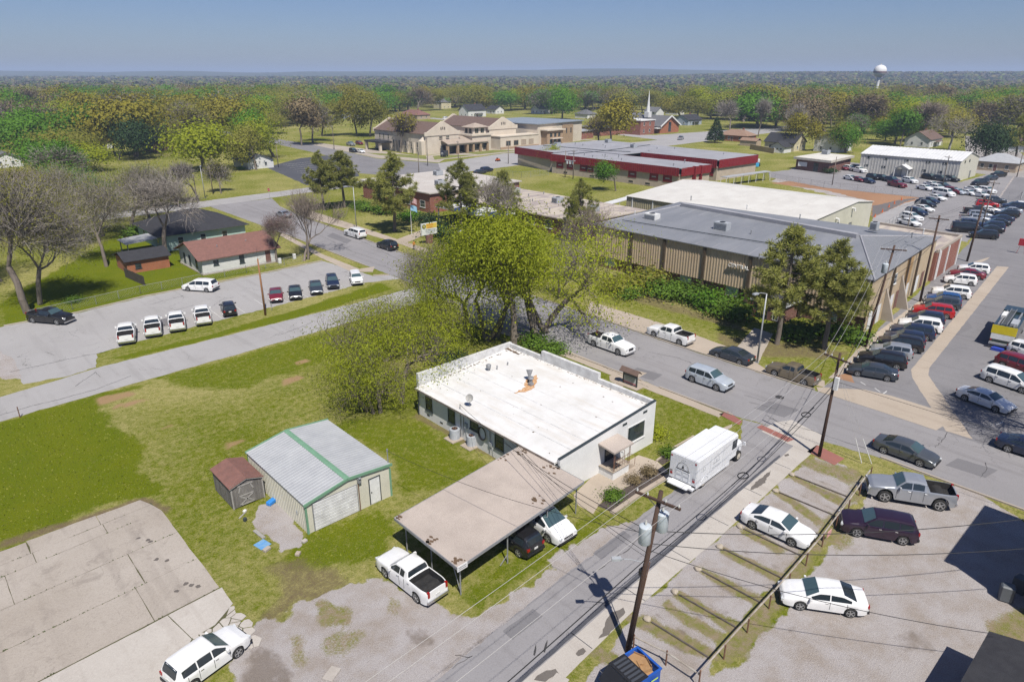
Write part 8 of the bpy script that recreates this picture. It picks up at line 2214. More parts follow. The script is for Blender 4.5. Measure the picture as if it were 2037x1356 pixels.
PG = utility_pole('utility_pole','thin pole rising from the right row of cars',165.0,36.5,10.0,1.1,(0,1),0.14,(0.3,-0.2),pole_grey)
PG2 = utility_pole('utility_pole','thin pole behind the annex roof among the parked cars',143.0,43.5,6.5,0,(0,1),0.1,(0.3,0),pole_grey)
others = [(158.3,146.8,8.0,0,'left pole of the transformer pair in front of the red trimmed school'),(157.7,142.9,8.6,0.9,'right pole of the transformer pair in front of the red trimmed school'),(144.0,198.7,9.8,1.0,'pole at the corner of the cream church'),(155.4,195.9,7.9,0.8,'pole in front of the church porch'),(148.1,271.0,9.6,1.0,'pole with pale lower half on church street'),(66.5,189.3,7.3,0,'pole at the far street corner beside the bare tree'),(104.0,230.1,7.6,0,'pole at the edge of the sealed parking lot'),(203.6,83.9,7.9,0,'thin pole behind the cleared ground'),(168.4,183.8,7.4,0,'street pole in front of the church lawn'),(58.6,178.5,7.0,0.8,'pole by the far corner of the street'),(219.0,60.0,9.0,1.0,'dark pole in the back lot near the gate'),(262.0,52.0,9.5,1.0,'leaning pole by the tan house'),(125.5,178.0,9.0,1.0,'pole behind the lone school pine')]
POLES = {}
for i, (x, y, h, a, lab) in enumerate(others):
 POLES[i] = utility_pole('utility_pole',lab,x,y,h,a,(0.2,1),0.14,(0.05,0.02),pole_grey)
b = MB(); b.box(-0.2, -4.0, 5.2, 0.15, 0.1, 5.35)
for k in range(3): b.tube([(0,-0.8 - k * 1.1,4.2),(0,-0.8 - k * 1.1,5.1)],0.32,12)
b.build('transformer_bank',tank_m,POLES[0])['kind'] = 'stuff'
def wire(label,p0,p1,sag=0.5,r=0.012,m=None,group='overhead wires',name='overhead_wire',n_=18):
 p0, p1 = Vector(p0), Vector(p1)
 pts_ = []
 for i in range(n_ + 1):
  t = i / n_; q = p0.lerp(p1,t); q.z -= 4 * sag * t * (1 - t); pts_.append(q)
 return tag(MB().tube(pts_,r,5,False).build(name,m or wire_m),label,'wire',group)
armA = lambda s: (25.2 + 0.19 * -s * 1.25 - 0.2,16.35 + s * 1.25,10.3)
armB = lambda s: (52.9 + 0.2 * s, 19.1 + s * 1.15, 9.2)
armD = lambda s: (81.8 - 0.5 * s, 26.0 + s * 1.1, 12.0)
armE = lambda s: (104.5 - 0.3 * s, 28.3 + s * 1.1, 12.0)
armF = lambda s: (135.0 - 0.2 * s, 30.5 + s * 1.1, 10.8)
armG = lambda s: (165.3, 36.4 + s * 1.1, 9.8)
nm = {-0.92: 'nearest the fence',-0.35: 'second from the fence',0.45: 'third from the fence',0.92: 'nearest the office'}
for s in (-0.92, 0.45, 0.92):
 wire('pale bare wire from the big pole out over the lower edge, ' + nm[s],armA(s),(-30,14.6 + s * 1.25,10.4),0.7,0.011,wire_al)
 wire('pale bare wire between the big pole and the brick corner pole, ' + nm[s],armA(s),armB(s),0.6,0.011,wire_al)
 wire('pale wire crossing the street from the corner pole, ' + nm[s],armB(s),armD(s),0.7,0.011,wire_al)
 wire('wire along the gymnasium side between two poles, ' + nm[s],armD(s),armE(s),0.5,0.011)
 wire('wire over the brick annex between two poles, ' + nm[s],armE(s),armF(s),0.6,0.011)
 wire('wire over the far rows of cars, ' + nm[s],armF(s),armG(s),0.6,0.012)
wire('black cable from the big pole to the corner pole',(25.0,16.7,6.4),(52.95,19.05,6.6),0.7,0.028)
wire('second black cable under the first between the two alley poles',(25.0,16.7,5.9),(52.95,19.05,6.1),0.8,0.022)
wire('black cable from the big pole out over the lower edge',(25.0,16.7,6.2),(-30,14.0,6.4),0.8,0.028)
wire('black cable across the street from the corner pole',(52.95,19.05,6.4),(81.6,26.2,8.2),0.8,0.025)
wire('black cable beside the gymnasium between poles',(81.6,26.2,8.0),(104.6,28.2,8.4),0.7,0.025)
wire('black service drop from the big pole to the office mast',(25.1,16.7,8.0),(32.67,41.9,3.35),0.8,0.018)
wire('black service drop from the big pole to the office corner',(25.1,16.7,7.6),(32.67,38.0,2.75),0.8,0.016)
wire('black service drop from the big pole to the garage mast',(25.1,16.7,7.8),(23.4,39.0,3.75),0.7,0.014)
wire('black service drop from the big pole over the carport to the office eave',(25.1,16.7,6.6),(32.3,34.5,2.9),0.6,0.014)
wire('thin telephone drop from the big pole to the office eave',(25.1,16.7,6.3),(32.6,36.0,2.8),0.7,0.010)
wire('twisted cable from the big pole to the corner building at the right',(25.1,16.7,8.0),(43.8,1.5,8.2),0.8,0.022)
wire('second cable from the big pole toward the corner building',(25.1,16.7,7.2),(43.8,0.2,7.0),0.9,0.02)
wire('cable from the big pole to the low roof at the bottom right',(25.1,16.7,6.8),(36.8,2.9,3.2),0.6,0.018)
wire('cable from the corner pole running right along the street',(52.95,19.05,7.0),(56.0,-25,8.0),0.8,0.016)
wire('wire from the left lot pole toward the cottage',(34.3,85.4,7.5),(45.0,112,3.2),0.5,0.012)
wire('wire from the left lot pole toward the office trees',(34.3,85.4,7.6),(70.0,124.0,8.0),0.6,0.010)
for t,lab in ((0.42,'coiled loop of spare cable hanging on the alley span, nearer the box truck'),(0.80,'coiled loop of spare cable on the alley span, nearer the corner pole')):
 q = Vector((25.0,16.7,6.4)).lerp(Vector((52.95,19.05,6.6)),t); q.z -= 4 * 0.7 * t * (1 - t) + 0.02
 b = MB()
 for k in range(2): b.tube([q + Vector((0.42 * math.cos(a * math.pi / 8),0.30 * math.sin(a * math.pi / 8),0.03 * k)) for a in range(17)],0.03,5,False)
 b.tube([q + Vector((-1.6,-0.12,0.02)),q + Vector((1.6,0.12,0.02))],0.035,5)
 tag(b.build('cable_loop', wire_m), lab, 'cable loop')
for gx2,gy3,lab in ((54.4,16.2,'guy wire with a white guard in the grass, left of the pair'),(54.9,15.6,'guy wire with a white guard in the grass, right of the pair')):
 r = empty('guy_wire',(gx2,gy3,0),0,lab,'guy wire','guy wires of the corner pole')
 top = Vector((52.95 - gx2,19.05 - gy3,8.4)); MB().tube([(0,0,0),top],0.010,5).build('strand',wire_al,r); MB().tube([top * 0.005,top * 0.26],0.035,6).build('guard',white_trim,r)
# street lights, flag, signs
def light_pole(label, x, y, h, d):
 r = empty('street_light',(x,y,0),0,label,'street light','metal street lights')
 MB().tube([(0,0,0),(0,0,h)],[0.11,0.07],10).build('pole',metal_pole,r,smooth=True); MB().box(-0.2,-0.2,0,0.2,0.2,0.06).build('base_plate',metal_pole,r)
 a = Vector((*d, 0)).normalized()
 MB().tube([(0,0,h),Vector((0,0,h + 0.25)) + a * 0.9,Vector((0,0,h + 0.3)) + a * 1.6],0.045,7).build('arm',metal_pole,r)
 b = MB(); b.obox(Vector((0,0,h + 0.28)) + a * 1.8,a,(-a.y,a.x,0),(0,0,1),0.35,0.16,0.08); b.build('lamp_head',hvac_m,r)
light_pole('grey metal street light on the sidewalk before the gymnasium',67.6,32.8,8.0,(-1,0.2)); light_pole('grey metal street light on the school lawn by the canopied pickup',71.2,124.0,8.7,(-1,0)); light_pole('grey street light near the cross street corner',62.5,184.0,8.0,(-0.3,-1)); light_pole('grey street light half hidden by the olive shrubs',68.4,84.0,6.5,(-1,0))
fp = empty('flagpole',(76.8,112.4,0),0,'white flagpole flying two flags in front of the old school','flagpole')
MB().tube([(0,0,0),(0,0,7.6)],[0.06,0.03],8).build('pole',white_trim,fp)
def flag(z, cols, canton, nm_):
 rr = random.Random(z); W_, Hh = 1.9, 1.1; nx_ = 9
 base = None
 for k, c in enumerate(cols):
  b = MB(); vs = []
  for i in range(nx_ + 1):
   u = i / nx_; off = 0.13 * math.sin(u * 7) * u; dz = -0.55 * u * u
   for t in (k / len(cols),(k + 1) / len(cols)): vs.append((0.06 + 0.62 * W_ * u,-0.5 * W_ * u * 0.6 + off,z - t * Hh + dz))
  b.add(vs,[(2 * i,2 * i + 2,2 * i + 3,2 * i + 1) for i in range(nx_)]); o = b.build('flag_stripe' if base else nm_,c,base or fp)
  base = base or o
 if canton:
  b = MB(); vs = []
  for i in range(5):
   u = i / nx_; off = 0.13 * math.sin(u * 7) * u + 0.012; dz = -0.55 * u * u
   for t in (0,0.54): vs.append((0.06 + 0.62 * W_ * u,-0.5 * W_ * u * 0.6 + off,z - t * Hh + dz))
  b.add(vs,[(2 * i,2 * i + 2,2 * i + 3,2 * i + 1) for i in range(4)]); b.build('canton',canton,base)
FR,FWh,FB = plain('flag_red',(0.35,0.03,0.04),0.8),plain('flag_white',(0.62,0.6,0.58),0.8),plain('flag_blue',(0.03,0.05,0.2),0.8)
flag(7.4,[FR,FWh] * 6 + [FR],FB,'national_flag'); flag(5.9,[plain('flag_sky_blue',(0.25,0.45,0.6),0.8)] * 2,None,'state_flag')
ss = empty('school_sign',(75.0,104.0,0),math.radians(88),'white and yellow school sign with a round emblem on a dark brick base','sign')
MB().box(-0.2,-0.7,0,0.2,0.7,1.7).build('base',brown_brick,ss); MB().box(-0.14,-1.75,1.72,0.14,1.75,3.9).build('panel',M('sign_white',(0.66,0.68,0.62),(0.58,0.6,0.55),scale=3),ss)
MB().box(-0.155,-1.7,2.9,-0.141,0.75,3.82).build('yellow_band',plain('sign_yellow',(0.62,0.45,0.07),0.5),ss)
em = MB(); em.tube([(-0.142,1.2,3.35),(-0.16,1.2,3.35)],0.42,18); em_o = em.build('emblem',plain('emblem_olive',(0.14,0.16,0.03),0.5),ss)
em = MB(); em.tube([(-0.161,1.2,3.35),(-0.168,1.2,3.35)],0.22,14); em.build('emblem_centre',plain('emblem_gold',(0.55,0.45,0.15),0.5),em_o)
org = plain('sign_orange',(0.55,0.22,0.03),0.5); inkg = plain('sign_grey_text',(0.25,0.28,0.28),0.6)
rr_ = random.Random(4)
for z_,m_,n2,y0,hgt_ in ((3.55,org,7,0.55,0.12),(3.1,org,6,0.45,0.12),(2.62,inkg,9,0.5,0.06),(2.35,inkg,11,0.9,0.06),(2.05,inkg,8,0.7,0.06)):
 for i in range(n2):
  ya = y0 - i * 0.21; MB().box(-0.165,ya - 0.16,z_ - hgt_,-0.156,ya,z_ + hgt_).build('lettering',m_,ss)
os2 = empty('office_sign',(52.35,38.65,0),0,'white office sign under a small brown roof beside the sidewalk','sign')
for y_ in (-0.85,0.85): MB().box(-0.06,y_ - 0.06,0,0.06,y_ + 0.06,1.75).build('post',dark_trim,os2)
MB().box(-0.04,-0.78,0.25,0.04,0.78,1.35).build('panel',M('sign_panel_white',(0.68,0.70,0.72),scale=4),os2)
for s in (-1,1): MB().slab([(s * 0.42,-1.15,1.55),(s * 0.42,1.15,1.55),(0,1.15,1.95),(0,-1.15,1.95)][::s],0.05).build('roof_slope',shingle_brown,os2)
MB().box(-0.045,-0.78,0.25,-0.041,0.78,0.45).build('pink_strip',plain('sign_pink',(0.45,0.2,0.22),0.6),os2); MB().box(-0.045,-0.78,1.05,-0.041,0.78,1.35).build('grey_strip',plain('sign_slate',(0.12,0.13,0.2),0.6),os2)
for z_ in (0.6,0.78,0.93): MB().box(-0.047,-0.6,z_,-0.042,0.6,z_ + 0.06).build('lettering',inkg,os2)
MB().prism([(-0.6,-1.3),(0.6,-1.3),(0.6,1.3),(-0.6,1.3)],0.03,0.10).build('planter',concrete_tan,os2)
sp = empty('stop_sign',(74.0,171.0,0),math.radians(20),'red octagonal stop sign at the cross street corner','sign')
MB().tube([(0,0,0),(0,0,2.2)],0.035,6).build('post',metal_pole,sp)
oct_ = [(-0.05,0.40 * math.cos(t * math.pi / 4 + 0.39),2.45 + 0.40 * math.sin(t * math.pi / 4 + 0.39)) for t in range(8)]
MB().add(oct_,[tuple(reversed(range(8)))]).build('face',plain('stop_red',(0.45,0.02,0.03),0.5),sp)
MB().add([(-0.04,p_[1] * 1.08,2.45 + (p_[2] - 2.45) * 1.08) for p_ in oct_],[tuple(reversed(range(8))),tuple(range(8))]).build('border',white_trim,sp)
text(sp,'STOP',0.30,(-0.055,0,2.45),(math.pi / 2,0,-math.pi / 2),white_trim,extrude=0.002)
rsn = empty('portable_sign',(147.5,25.8,0),0,'red portable sign on a thin stand at the right of the gym lot','sign')
MB().box(-0.15,-0.6,1.5,0.15,0.6,2.7).build('panel',plain('sign_red',(0.4,0.02,0.03),0.5),rsn)
b = MB()
for y_ in (-0.3,0.3): b.tube([(0,y_,1.5),(0.1,y_ * 2,0)],0.03,6)
b.build('stand',plain('stand_red',(0.4,0.06,0.05),0.5),rsn)
# fences, kerb logs, rocks
pf = empty('pipe_fence',(0,0,0),0,'low pipe rail fence on rusty posts between the worn bays and the gravel yard','fence')
FPt = [(25.3,13.05),(29.5,13.25),(34.3,13.4),(41.7,13.8),(47,14.3),(52.2,14.85)]
b = MB(); b.tube([(x,y,0.92) for x,y in FPt],0.055,8); b.build('rail',M('pale_pipe',(0.42,0.39,0.34),(0.25,0.2,0.16),scale=2),pf)
for i in range(11):
 t = i / 10; x = 25.3 + t * 26.9; y = lerp(FPt,x); MB().tube([(x,y - 0.1,0),(x,y - 0.1,1.0 if i not in (0,10) else 1.25)],0.045,7).build('post',rust_steel,pf)
MB().box(41.9,13.62,0.5,42.5,13.66,0.95).build('warning_board',plain('red_white_board',(0.55,0.3,0.28),0.6),pf)
pf2 = empty('pipe_fence',(0,0,0),0,'short pipe rail beside the blue dumpster','fence')
b = MB(); b.tube([(24.9,16.9,0.9),(25.3,15.0,0.9),(25.35,13.2,0.9)],0.05,8); b.build('rail',M('pale_pipe_short',(0.42,0.39,0.34),(0.25,0.2,0.16),scale=2),pf2)
for x,y in ((24.9,16.9),(25.3,15.0)): MB().tube([(x,y,0),(x,y,1.05)],0.045,7).build('post',rust_steel,pf2)
rock_m = M('pale_stone',(0.42,0.37,0.29),(0.33,0.28,0.22),scale=4,bump=0.3)
div_m = M('weathered_pipe',(0.13,0.11,0.095),(0.085,0.07,0.06),scale=3)
for i,x in enumerate((27.3,30.4,33.3,36.3,39.3,42.4,45.4,48.5)):
 yb = lerp(FPt, x) + 0.5; yt = 17.9 + (x - 30) * 0.075
 w_ = ORD[i]
 b = MB(); b.tube([(x - 0.02,yt - 0.3,0.05),(x + 0.05,(yt + yb) / 2,0.06),(x + 0.15,yb,0.05)],0.055,7); tag(b.build('bay_divider',div_m),'%s half buried pipe divider of the worn bays, counted from the dumpster' % w_,'divider','bay dividers beside the alley')
 bm = bmesh.new(); bmesh.ops.create_icosphere(bm,subdivisions=2,radius=0.24)
 for v in bm.verts: v.co *= 1 + 0.18 * math.sin(v.co.x * 13 + i) * math.cos(v.co.y * 11 - i); v.co.z *= 0.6
 me = bpy.data.meshes.new('stone'); bm.to_mesh(me); bm.free(); me.materials.append(rock_m)
 o = put('stone',me,None,(x - 0.03,yt,0.08)); tag(o,'pale round stone at the alley end of the %s bay divider' % w_,'stone','stones beside the alley')
def chain_fence(label, pts_, h=1.5, step=3.0, m=None):
 r = empty('chain_link_fence', (0, 0, 0), 0, label, 'fence')
 rail, net = MB(), MB()
 for (ax_, ay_), (bx2, by2) in zip(pts_, pts_[1:]):
  a_,c_ = Vector((ax_,ay_)),Vector((bx2,by2)); L = (c_ - a_).length
  rail.tube([(*a_, h), (*c_, h)], 0.028, 5)
  k_ = max(1, int(L / step))
  for i in range(k_ + 1):
   q = a_.lerp(c_,i / k_); MB().tube([(*q,0),(*q,h + 0.05)],0.035,6).build('post',m or steel_m,r)
  s = 0.0
  while s < L:
   for sg in (1, -1):
    q0 = a_ + (c_ - a_) * (s / L); e_ = min(max(s + sg * h,0),L); q1 = a_ + (c_ - a_) * (e_ / L); z1 = abs(e_ - s)
    if z1 > 0.05: net.tube([(*q0,0.03),(*q1,z1)],0.006,3,False)
   s += 0.35
 rail.build('rail',m or steel_m,r); net.build('wire_net',m or steel_m,r)['kind'] = 'stuff'
 return r
chain_fence('wire fence on posts along the green yard by the left lot',[(11,104.8),(16,105.4),(25,106.8),(34,107.2),(41,107.4),(51,107.9)],1.2)
chain_fence('chain link fence round the cleared ground of the back lot',[(201.5,104),(196.0,83),(199.5,57.0)],1.8,4)
chain_fence('long chain link fence beside the first row of parked cars',[(199.0,56.6),(175,53),(147.0,49.4)],1.8,3)
chain_fence('chain link fence around the small lot of the red trimmed school',[(146,165),(147.5,155),(158,153.5)],1.8,3)
chain_fence('chain link gate fence at the far right of the back lot',[(205,46.5),(214,40.5),(228,42)],1.9,3)
wf = empty('plank_fence',(0,0,0),0,'pale wooden plank fence in front of the white garage','fence')
p0_, p1_ = Vector(site(1492, 297)), Vector(site(1540, 306))
for i in range(26):
 q = p0_.lerp(p1_,i / 26); d_ = (p1_ - p0_).normalized(); b = MB(); b.obox((q.x,q.y,1.0),(d_.x,d_.y,0),(-d_.y,d_.x,0),(0,0,1),(p1_ - p0_).length / 56,0.03,1.0); b.build('plank',M('yellow_pine',(0.46,0.36,0.2),(0.38,0.29,0.16),scale=3) if i == 0 else bpy.data.materials['yellow_pine'],wf)
dfc = empty('board_fence',(0,0,0),0,'dark leaning board fence beside the orange brick shed','fence')
for i in range(14):
 q = Vector((26.0,117.8)).lerp(Vector((26.8,110.5)),i / 14); b = MB(); b.obox((q.x,q.y,0.75),(0.1,-1,0),(1,0.1,0),(0,0,1),0.24,0.025,0.75 - 0.02 * (i % 3)); b.build('board',M('dark_boards',(0.09,0.075,0.06),(0.05,0.045,0.04),scale=3) if i == 0 else bpy.data.materials['dark_boards'],dfc)
# blue dumpster with cardboard
dm = empty('dumpster',(23.0,15.35,0),math.radians(-8),'blue steel dumpster with its black lid half open at the bottom edge','dumpster')
bl = M('dumpster_blue',(0.02,0.10,0.42),(0.015,0.075,0.33),scale=2,rough=0.45)
b = MB()
b.box(-0.95,-0.85,0.15,-0.9,0.85,1.2); b.box(0.9,-0.85,0.15,0.95,0.85,1.3); b.box(-0.9,-0.85,0.15,0.9,-0.8,1.28); b.box(-0.9,0.8,0.15,0.9,0.85,1.28); b.box(-0.9,-0.8,0.15,0.9,0.8,0.2)
b.build('bin', bl, dm)
b = MB(); b.box(0.88,-0.9,1.301,1.0,0.9,1.38); b.box(-1.0,0.8,1.29,0.879,0.92,1.37); b.box(-1.0,-0.92,1.29,0.879,-0.8,1.37); b.build('rim',bl,dm)
ld = MB().box(-1.1,-0.9,1.39,0.0,0.9,1.43).build('lid',black_m,dm)
for i in range(6): MB().box(-0.95,-0.72 + i * 0.26,1.431,-0.1,-0.58 + i * 0.26,1.46).build('lid_rib',plain('lid_grey',(0.05,0.055,0.065),0.5) if i == 0 else bpy.data.materials['lid_grey'],ld)
b = MB(); b.slab([(-1.12,-0.9,1.4),(-1.75,-0.9,0.75),(-1.75,0.9,0.75),(-1.12,0.9,1.4)],0.03); b.build('lid_flap',black_m,dm)
for y_ in (-0.9,0.9): MB().box(-0.5,y_ - 0.09,0.7,0.5,y_ + 0.09,0.85).build('fork_pocket',bl,dm)
MB().box(0.2,-0.935,0.9,0.7,-0.93,1.0).build('sticker',plain('lime_sticker',(0.45,0.6,0.1),0.5),dm)
card = M('cardboard',(0.38,0.23,0.11),(0.31,0.18,0.085),scale=4)
for i,(x,y,z,sx,sy,rz_,tl,lab) in enumerate(((0.35,0.25,1.12,0.5,0.55,0.3,0.1,'flat cardboard sheet lying highest at the back of the dumpster'),(0.55,-0.1,1.16,0.28,0.35,-0.5,0.35,'bent cardboard box leaning in the middle of the dumpster'),(0.45,-0.35,1.02,0.3,0.3,0.8,0.2,'small cardboard piece at the front of the dumpster'),(0.3,0.0,0.98,0.4,0.5,1.2,-0.15,'cardboard sheet half under the black lid'))):
 q = Vector((23.0,15.35,0)) + Matrix.Rotation(math.radians(-8),3,'Z') @ Vector((x,y,z))
 b = MB(); u_ = Vector((math.cos(rz_),math.sin(rz_),tl)).normalized(); v_ = Vector((-math.sin(rz_),math.cos(rz_),0)); w_ = u_.cross(v_); b.obox((0,0,0),u_,v_,w_,sx,sy,0.015)
 for s in (-1,1): b.obox(u_ * s * sx + w_ * 0.06,w_,v_,u_,0.07,sy,0.01)
 o = b.build('cardboard_box',card,None,tuple(q)); tag(o,lab,'cardboard','cardboard in the dumpster')
MB().box(-0.85,-0.75,0.21,0.85,0.75,0.85).build('rubbish_fill',M('mixed_rubbish',(0.3,0.28,0.25),(0.12,0.1,0.09),scale=7),dm)
# odds and ends on the ground
def clutter(name,lab,cat,px,py,sx,sy,sz,m,rz_=0.0,grp='odds and ends in the garage yard'):
 x,y = site(px,py); o = bevel_box(name,m,None,-sx / 2,-sy / 2,0,sx / 2,sy / 2,sz,min(sx,sy,sz) * 0.12,1); o.location = (x,y,0.005); o.rotation_euler = (0,0,rz_); return tag(o,lab,cat,grp)
blue_t = M('faded_blue_sheet',(0.10,0.28,0.55),(0.2,0.35,0.5),scale=4)
clutter('blue_tub','crumpled blue tub beside the wooden shed','tub',540,1001,0.7,0.4,0.3,plain('bright_blue',(0.03,0.22,0.6),0.5),0.4)
clutter('timber_plank','pale timber plank lying by the gravel patch','plank',516,1063,0.25,1.3,0.1,wood_trim,0.1)
clutter('blue_sheet','faded blue sheet lying flat by the gravel patch','sheet',522,1083,0.8,0.9,0.04,blue_t,0.2)
clutter('concrete_block','grey concrete block next to the faded blue sheet','block',531,1094,0.5,0.3,0.2,concrete,0.3)
clutter('concrete_block','small tan block alone on the lawn','block',593,1103,0.35,0.3,0.2,concrete_tan,0.7)
clutter('concrete_block','pale stone at the near corner of the metal garage','block',606,1077,0.35,0.3,0.15,concrete_pale,0.2)
clutter('timber_plank','short white plank in front of the shed door','plank',483,1024,0.9,0.1,0.05,wood_trim,0.6)
clutter('concrete_block','white lump beside the shed door','block',487,1017,0.25,0.2,0.12,white_trim,0.6)
clutter('bucket','small dark bucket on the lawn by the shed','bucket',488,1036,0.22,0.22,0.28,dark_trim,0.6)
clutter('concrete_slab','white broken slab on the gravel at the bottom edge','slab',660,1340,0.9,0.6,0.06,concrete_pale,0.5)
clutter('grey_pad','small square concrete pad at the end of the alley strip','pad',1112,1355,0.8,0.8,0.05,concrete_pale,0.2)
clutter('trash_bin','grey trash bin in the shade at the lower right','bin',1998,1192,0.65,0.75,1.1,plain('bin_grey',(0.10,0.11,0.12),0.5),0.3,'bins in the shade')
clutter('trash_bin','second grey trash bin nearer the edge of the shade','bin',2026,1176,0.65,0.75,1.1,plain('bin_slate',(0.07,0.08,0.09),0.5),-0.2,'bins in the shade')
cone_m = plain('cone_orange', (0.6, 0.12, 0.02), 0.5)
for i,(px,py,lab) in enumerate(((1740,432,'orange traffic cone nearest the cream hall'),(1755,422,'second orange traffic cone along the service drive'),(1768,412,'third orange traffic cone along the service drive'),(1779,405,'orange traffic cone near the far end of the service drive'),(1793,398,'orange traffic cone farthest along the service drive'))):
 x,y = site(px,py); b = MB(); b.box(-0.22,-0.22,0.02,0.22,0.22,0.06); b.tube([(0,0,0.06),(0,0,0.8)],[0.17,0.04],10); o = b.build('traffic_cone',cone_m,None,(x,y,0)); tag(o,lab,'cone','cones on the service drive')
x, y = site(1505, 330)
lf = empty('boom_lift',(x,y,0),0.5,'bright blue boom lift parked on the grass behind the school','lift')
lb = plain('lift_blue', (0.05, 0.35, 0.62), 0.4)
bevel_box('chassis',dark_trim,lf,-1.5,-1,0.4,1.5,1,1.0,0.1); bevel_box('turret',white_trim,lf,0.2,-0.9,1.0,2.0,0.9,2.2,0.15)
b = MB(); b.obox((-1.6,0,1.9),(0.9,0,0.42),(0,1,0),(-0.42,0,0.9),3.0,0.2,0.22); b.build('boom',lb,lf); MB().box(-5.0,-0.7,0.3,-4.0,0.7,1.4).build('basket',lb,lf)
for sx in (-1.1, 1.1):
 for sy in (-1,1): w = MB(); w.tube([(0,-0.15,0),(0,0.15,0)],0.42,14); wo = w.build('wheel',tyre_m,lf); wo.location = (sx,sy * 1.0,0.42)
x, y = 80.2, 44.4
b = MB(); rr_ = random.Random(2)
for i in range(160):
 q = Vector((x + rr_.gauss(0,0.7),y + rr_.gauss(0,1.8),rr_.uniform(0.03,0.45))); d_ = Vector((rr_.gauss(0,1),rr_.gauss(0,1),rr_.gauss(0,0.25))).normalized() * rr_.uniform(0.4,1.1); b.tube([q - d_,q + d_],[0.02,0.012],4,False)
tag(b.build('brush_pile',bark),'pile of cut brush in front of the gymnasium hedge','brush pile')
x,y = site(884,312); r = empty('banner_van',(x,y,0),0.4,'dark blue boxy trailer with white lettering on the church lawn','trailer')
bevel_box('body',PAINT['navy'],r,-1.6,-0.9,0.5,1.6,0.9,2.3,0.1)
for s in (-0.3,0.15): MB().box(-1.62,-0.5,1.4 + s,-1.605,0.5,1.55 + s).build('lettering',white_trim,r)
for sx in (-0.9, 0.9):
 for sy in (-0.85,0.85): w = MB(); w.tube([(0,-0.1,0),(0,0.1,0)],0.33,12); wo = w.build('wheel',tyre_m,r); wo.location = (sx,sy,0.33)
x,y = site(990,321); r = empty('riding_mower',(x,y,0),0.2,'small orange riding mower on the street before the church','mower')
bevel_box('body',plain('mower_orange',(0.5,0.10,0.02),0.4),r,-0.8,-0.5,0.3,0.9,0.5,0.9,0.12); bevel_box('seat',black_m,r,-0.5,-0.25,0.9,0.0,0.25,1.3,0.06); MB().box(0.2,-0.7,0.12,1.0,0.7,0.3).build('deck',dark_trim,r)
for sx in (-0.55, 0.7):
 for sy in (-0.5,0.5): w = MB(); w.tube([(0,-0.1,0),(0,0.1,0)],0.28,12); wo = w.build('wheel',tyre_m,r); wo.location = (sx,sy,0.28)
for px,py,lab in ((586,515,'small white utility box at the foot of the thin bare tree'),(557,524,'small white utility box at the foot of the pinkish tree')):
 clutter('utility_box',lab,'utility box',px,py,0.5,0.4,0.9,white_trim,0,'utility boxes by the left lot')
b = MB(); b.tube([(0,0,0),(0,0,1.1)],0.05,6); o = b.build('marker_post',rust_steel,None,(*site(40,830),0)); tag(o,'short dark post at the roadside on the left','post')
b = MB(); b.tube([(0,0,0),(0,0,1.0)],0.03,6); b.box(-0.1,-0.02,0.6,0.1,0.02,1.0); o = b.build('bay_sign',metal_pole,None,(*site(541,617),0)); tag(o,'small grey bay sign in front of the dark red sedan','sign')
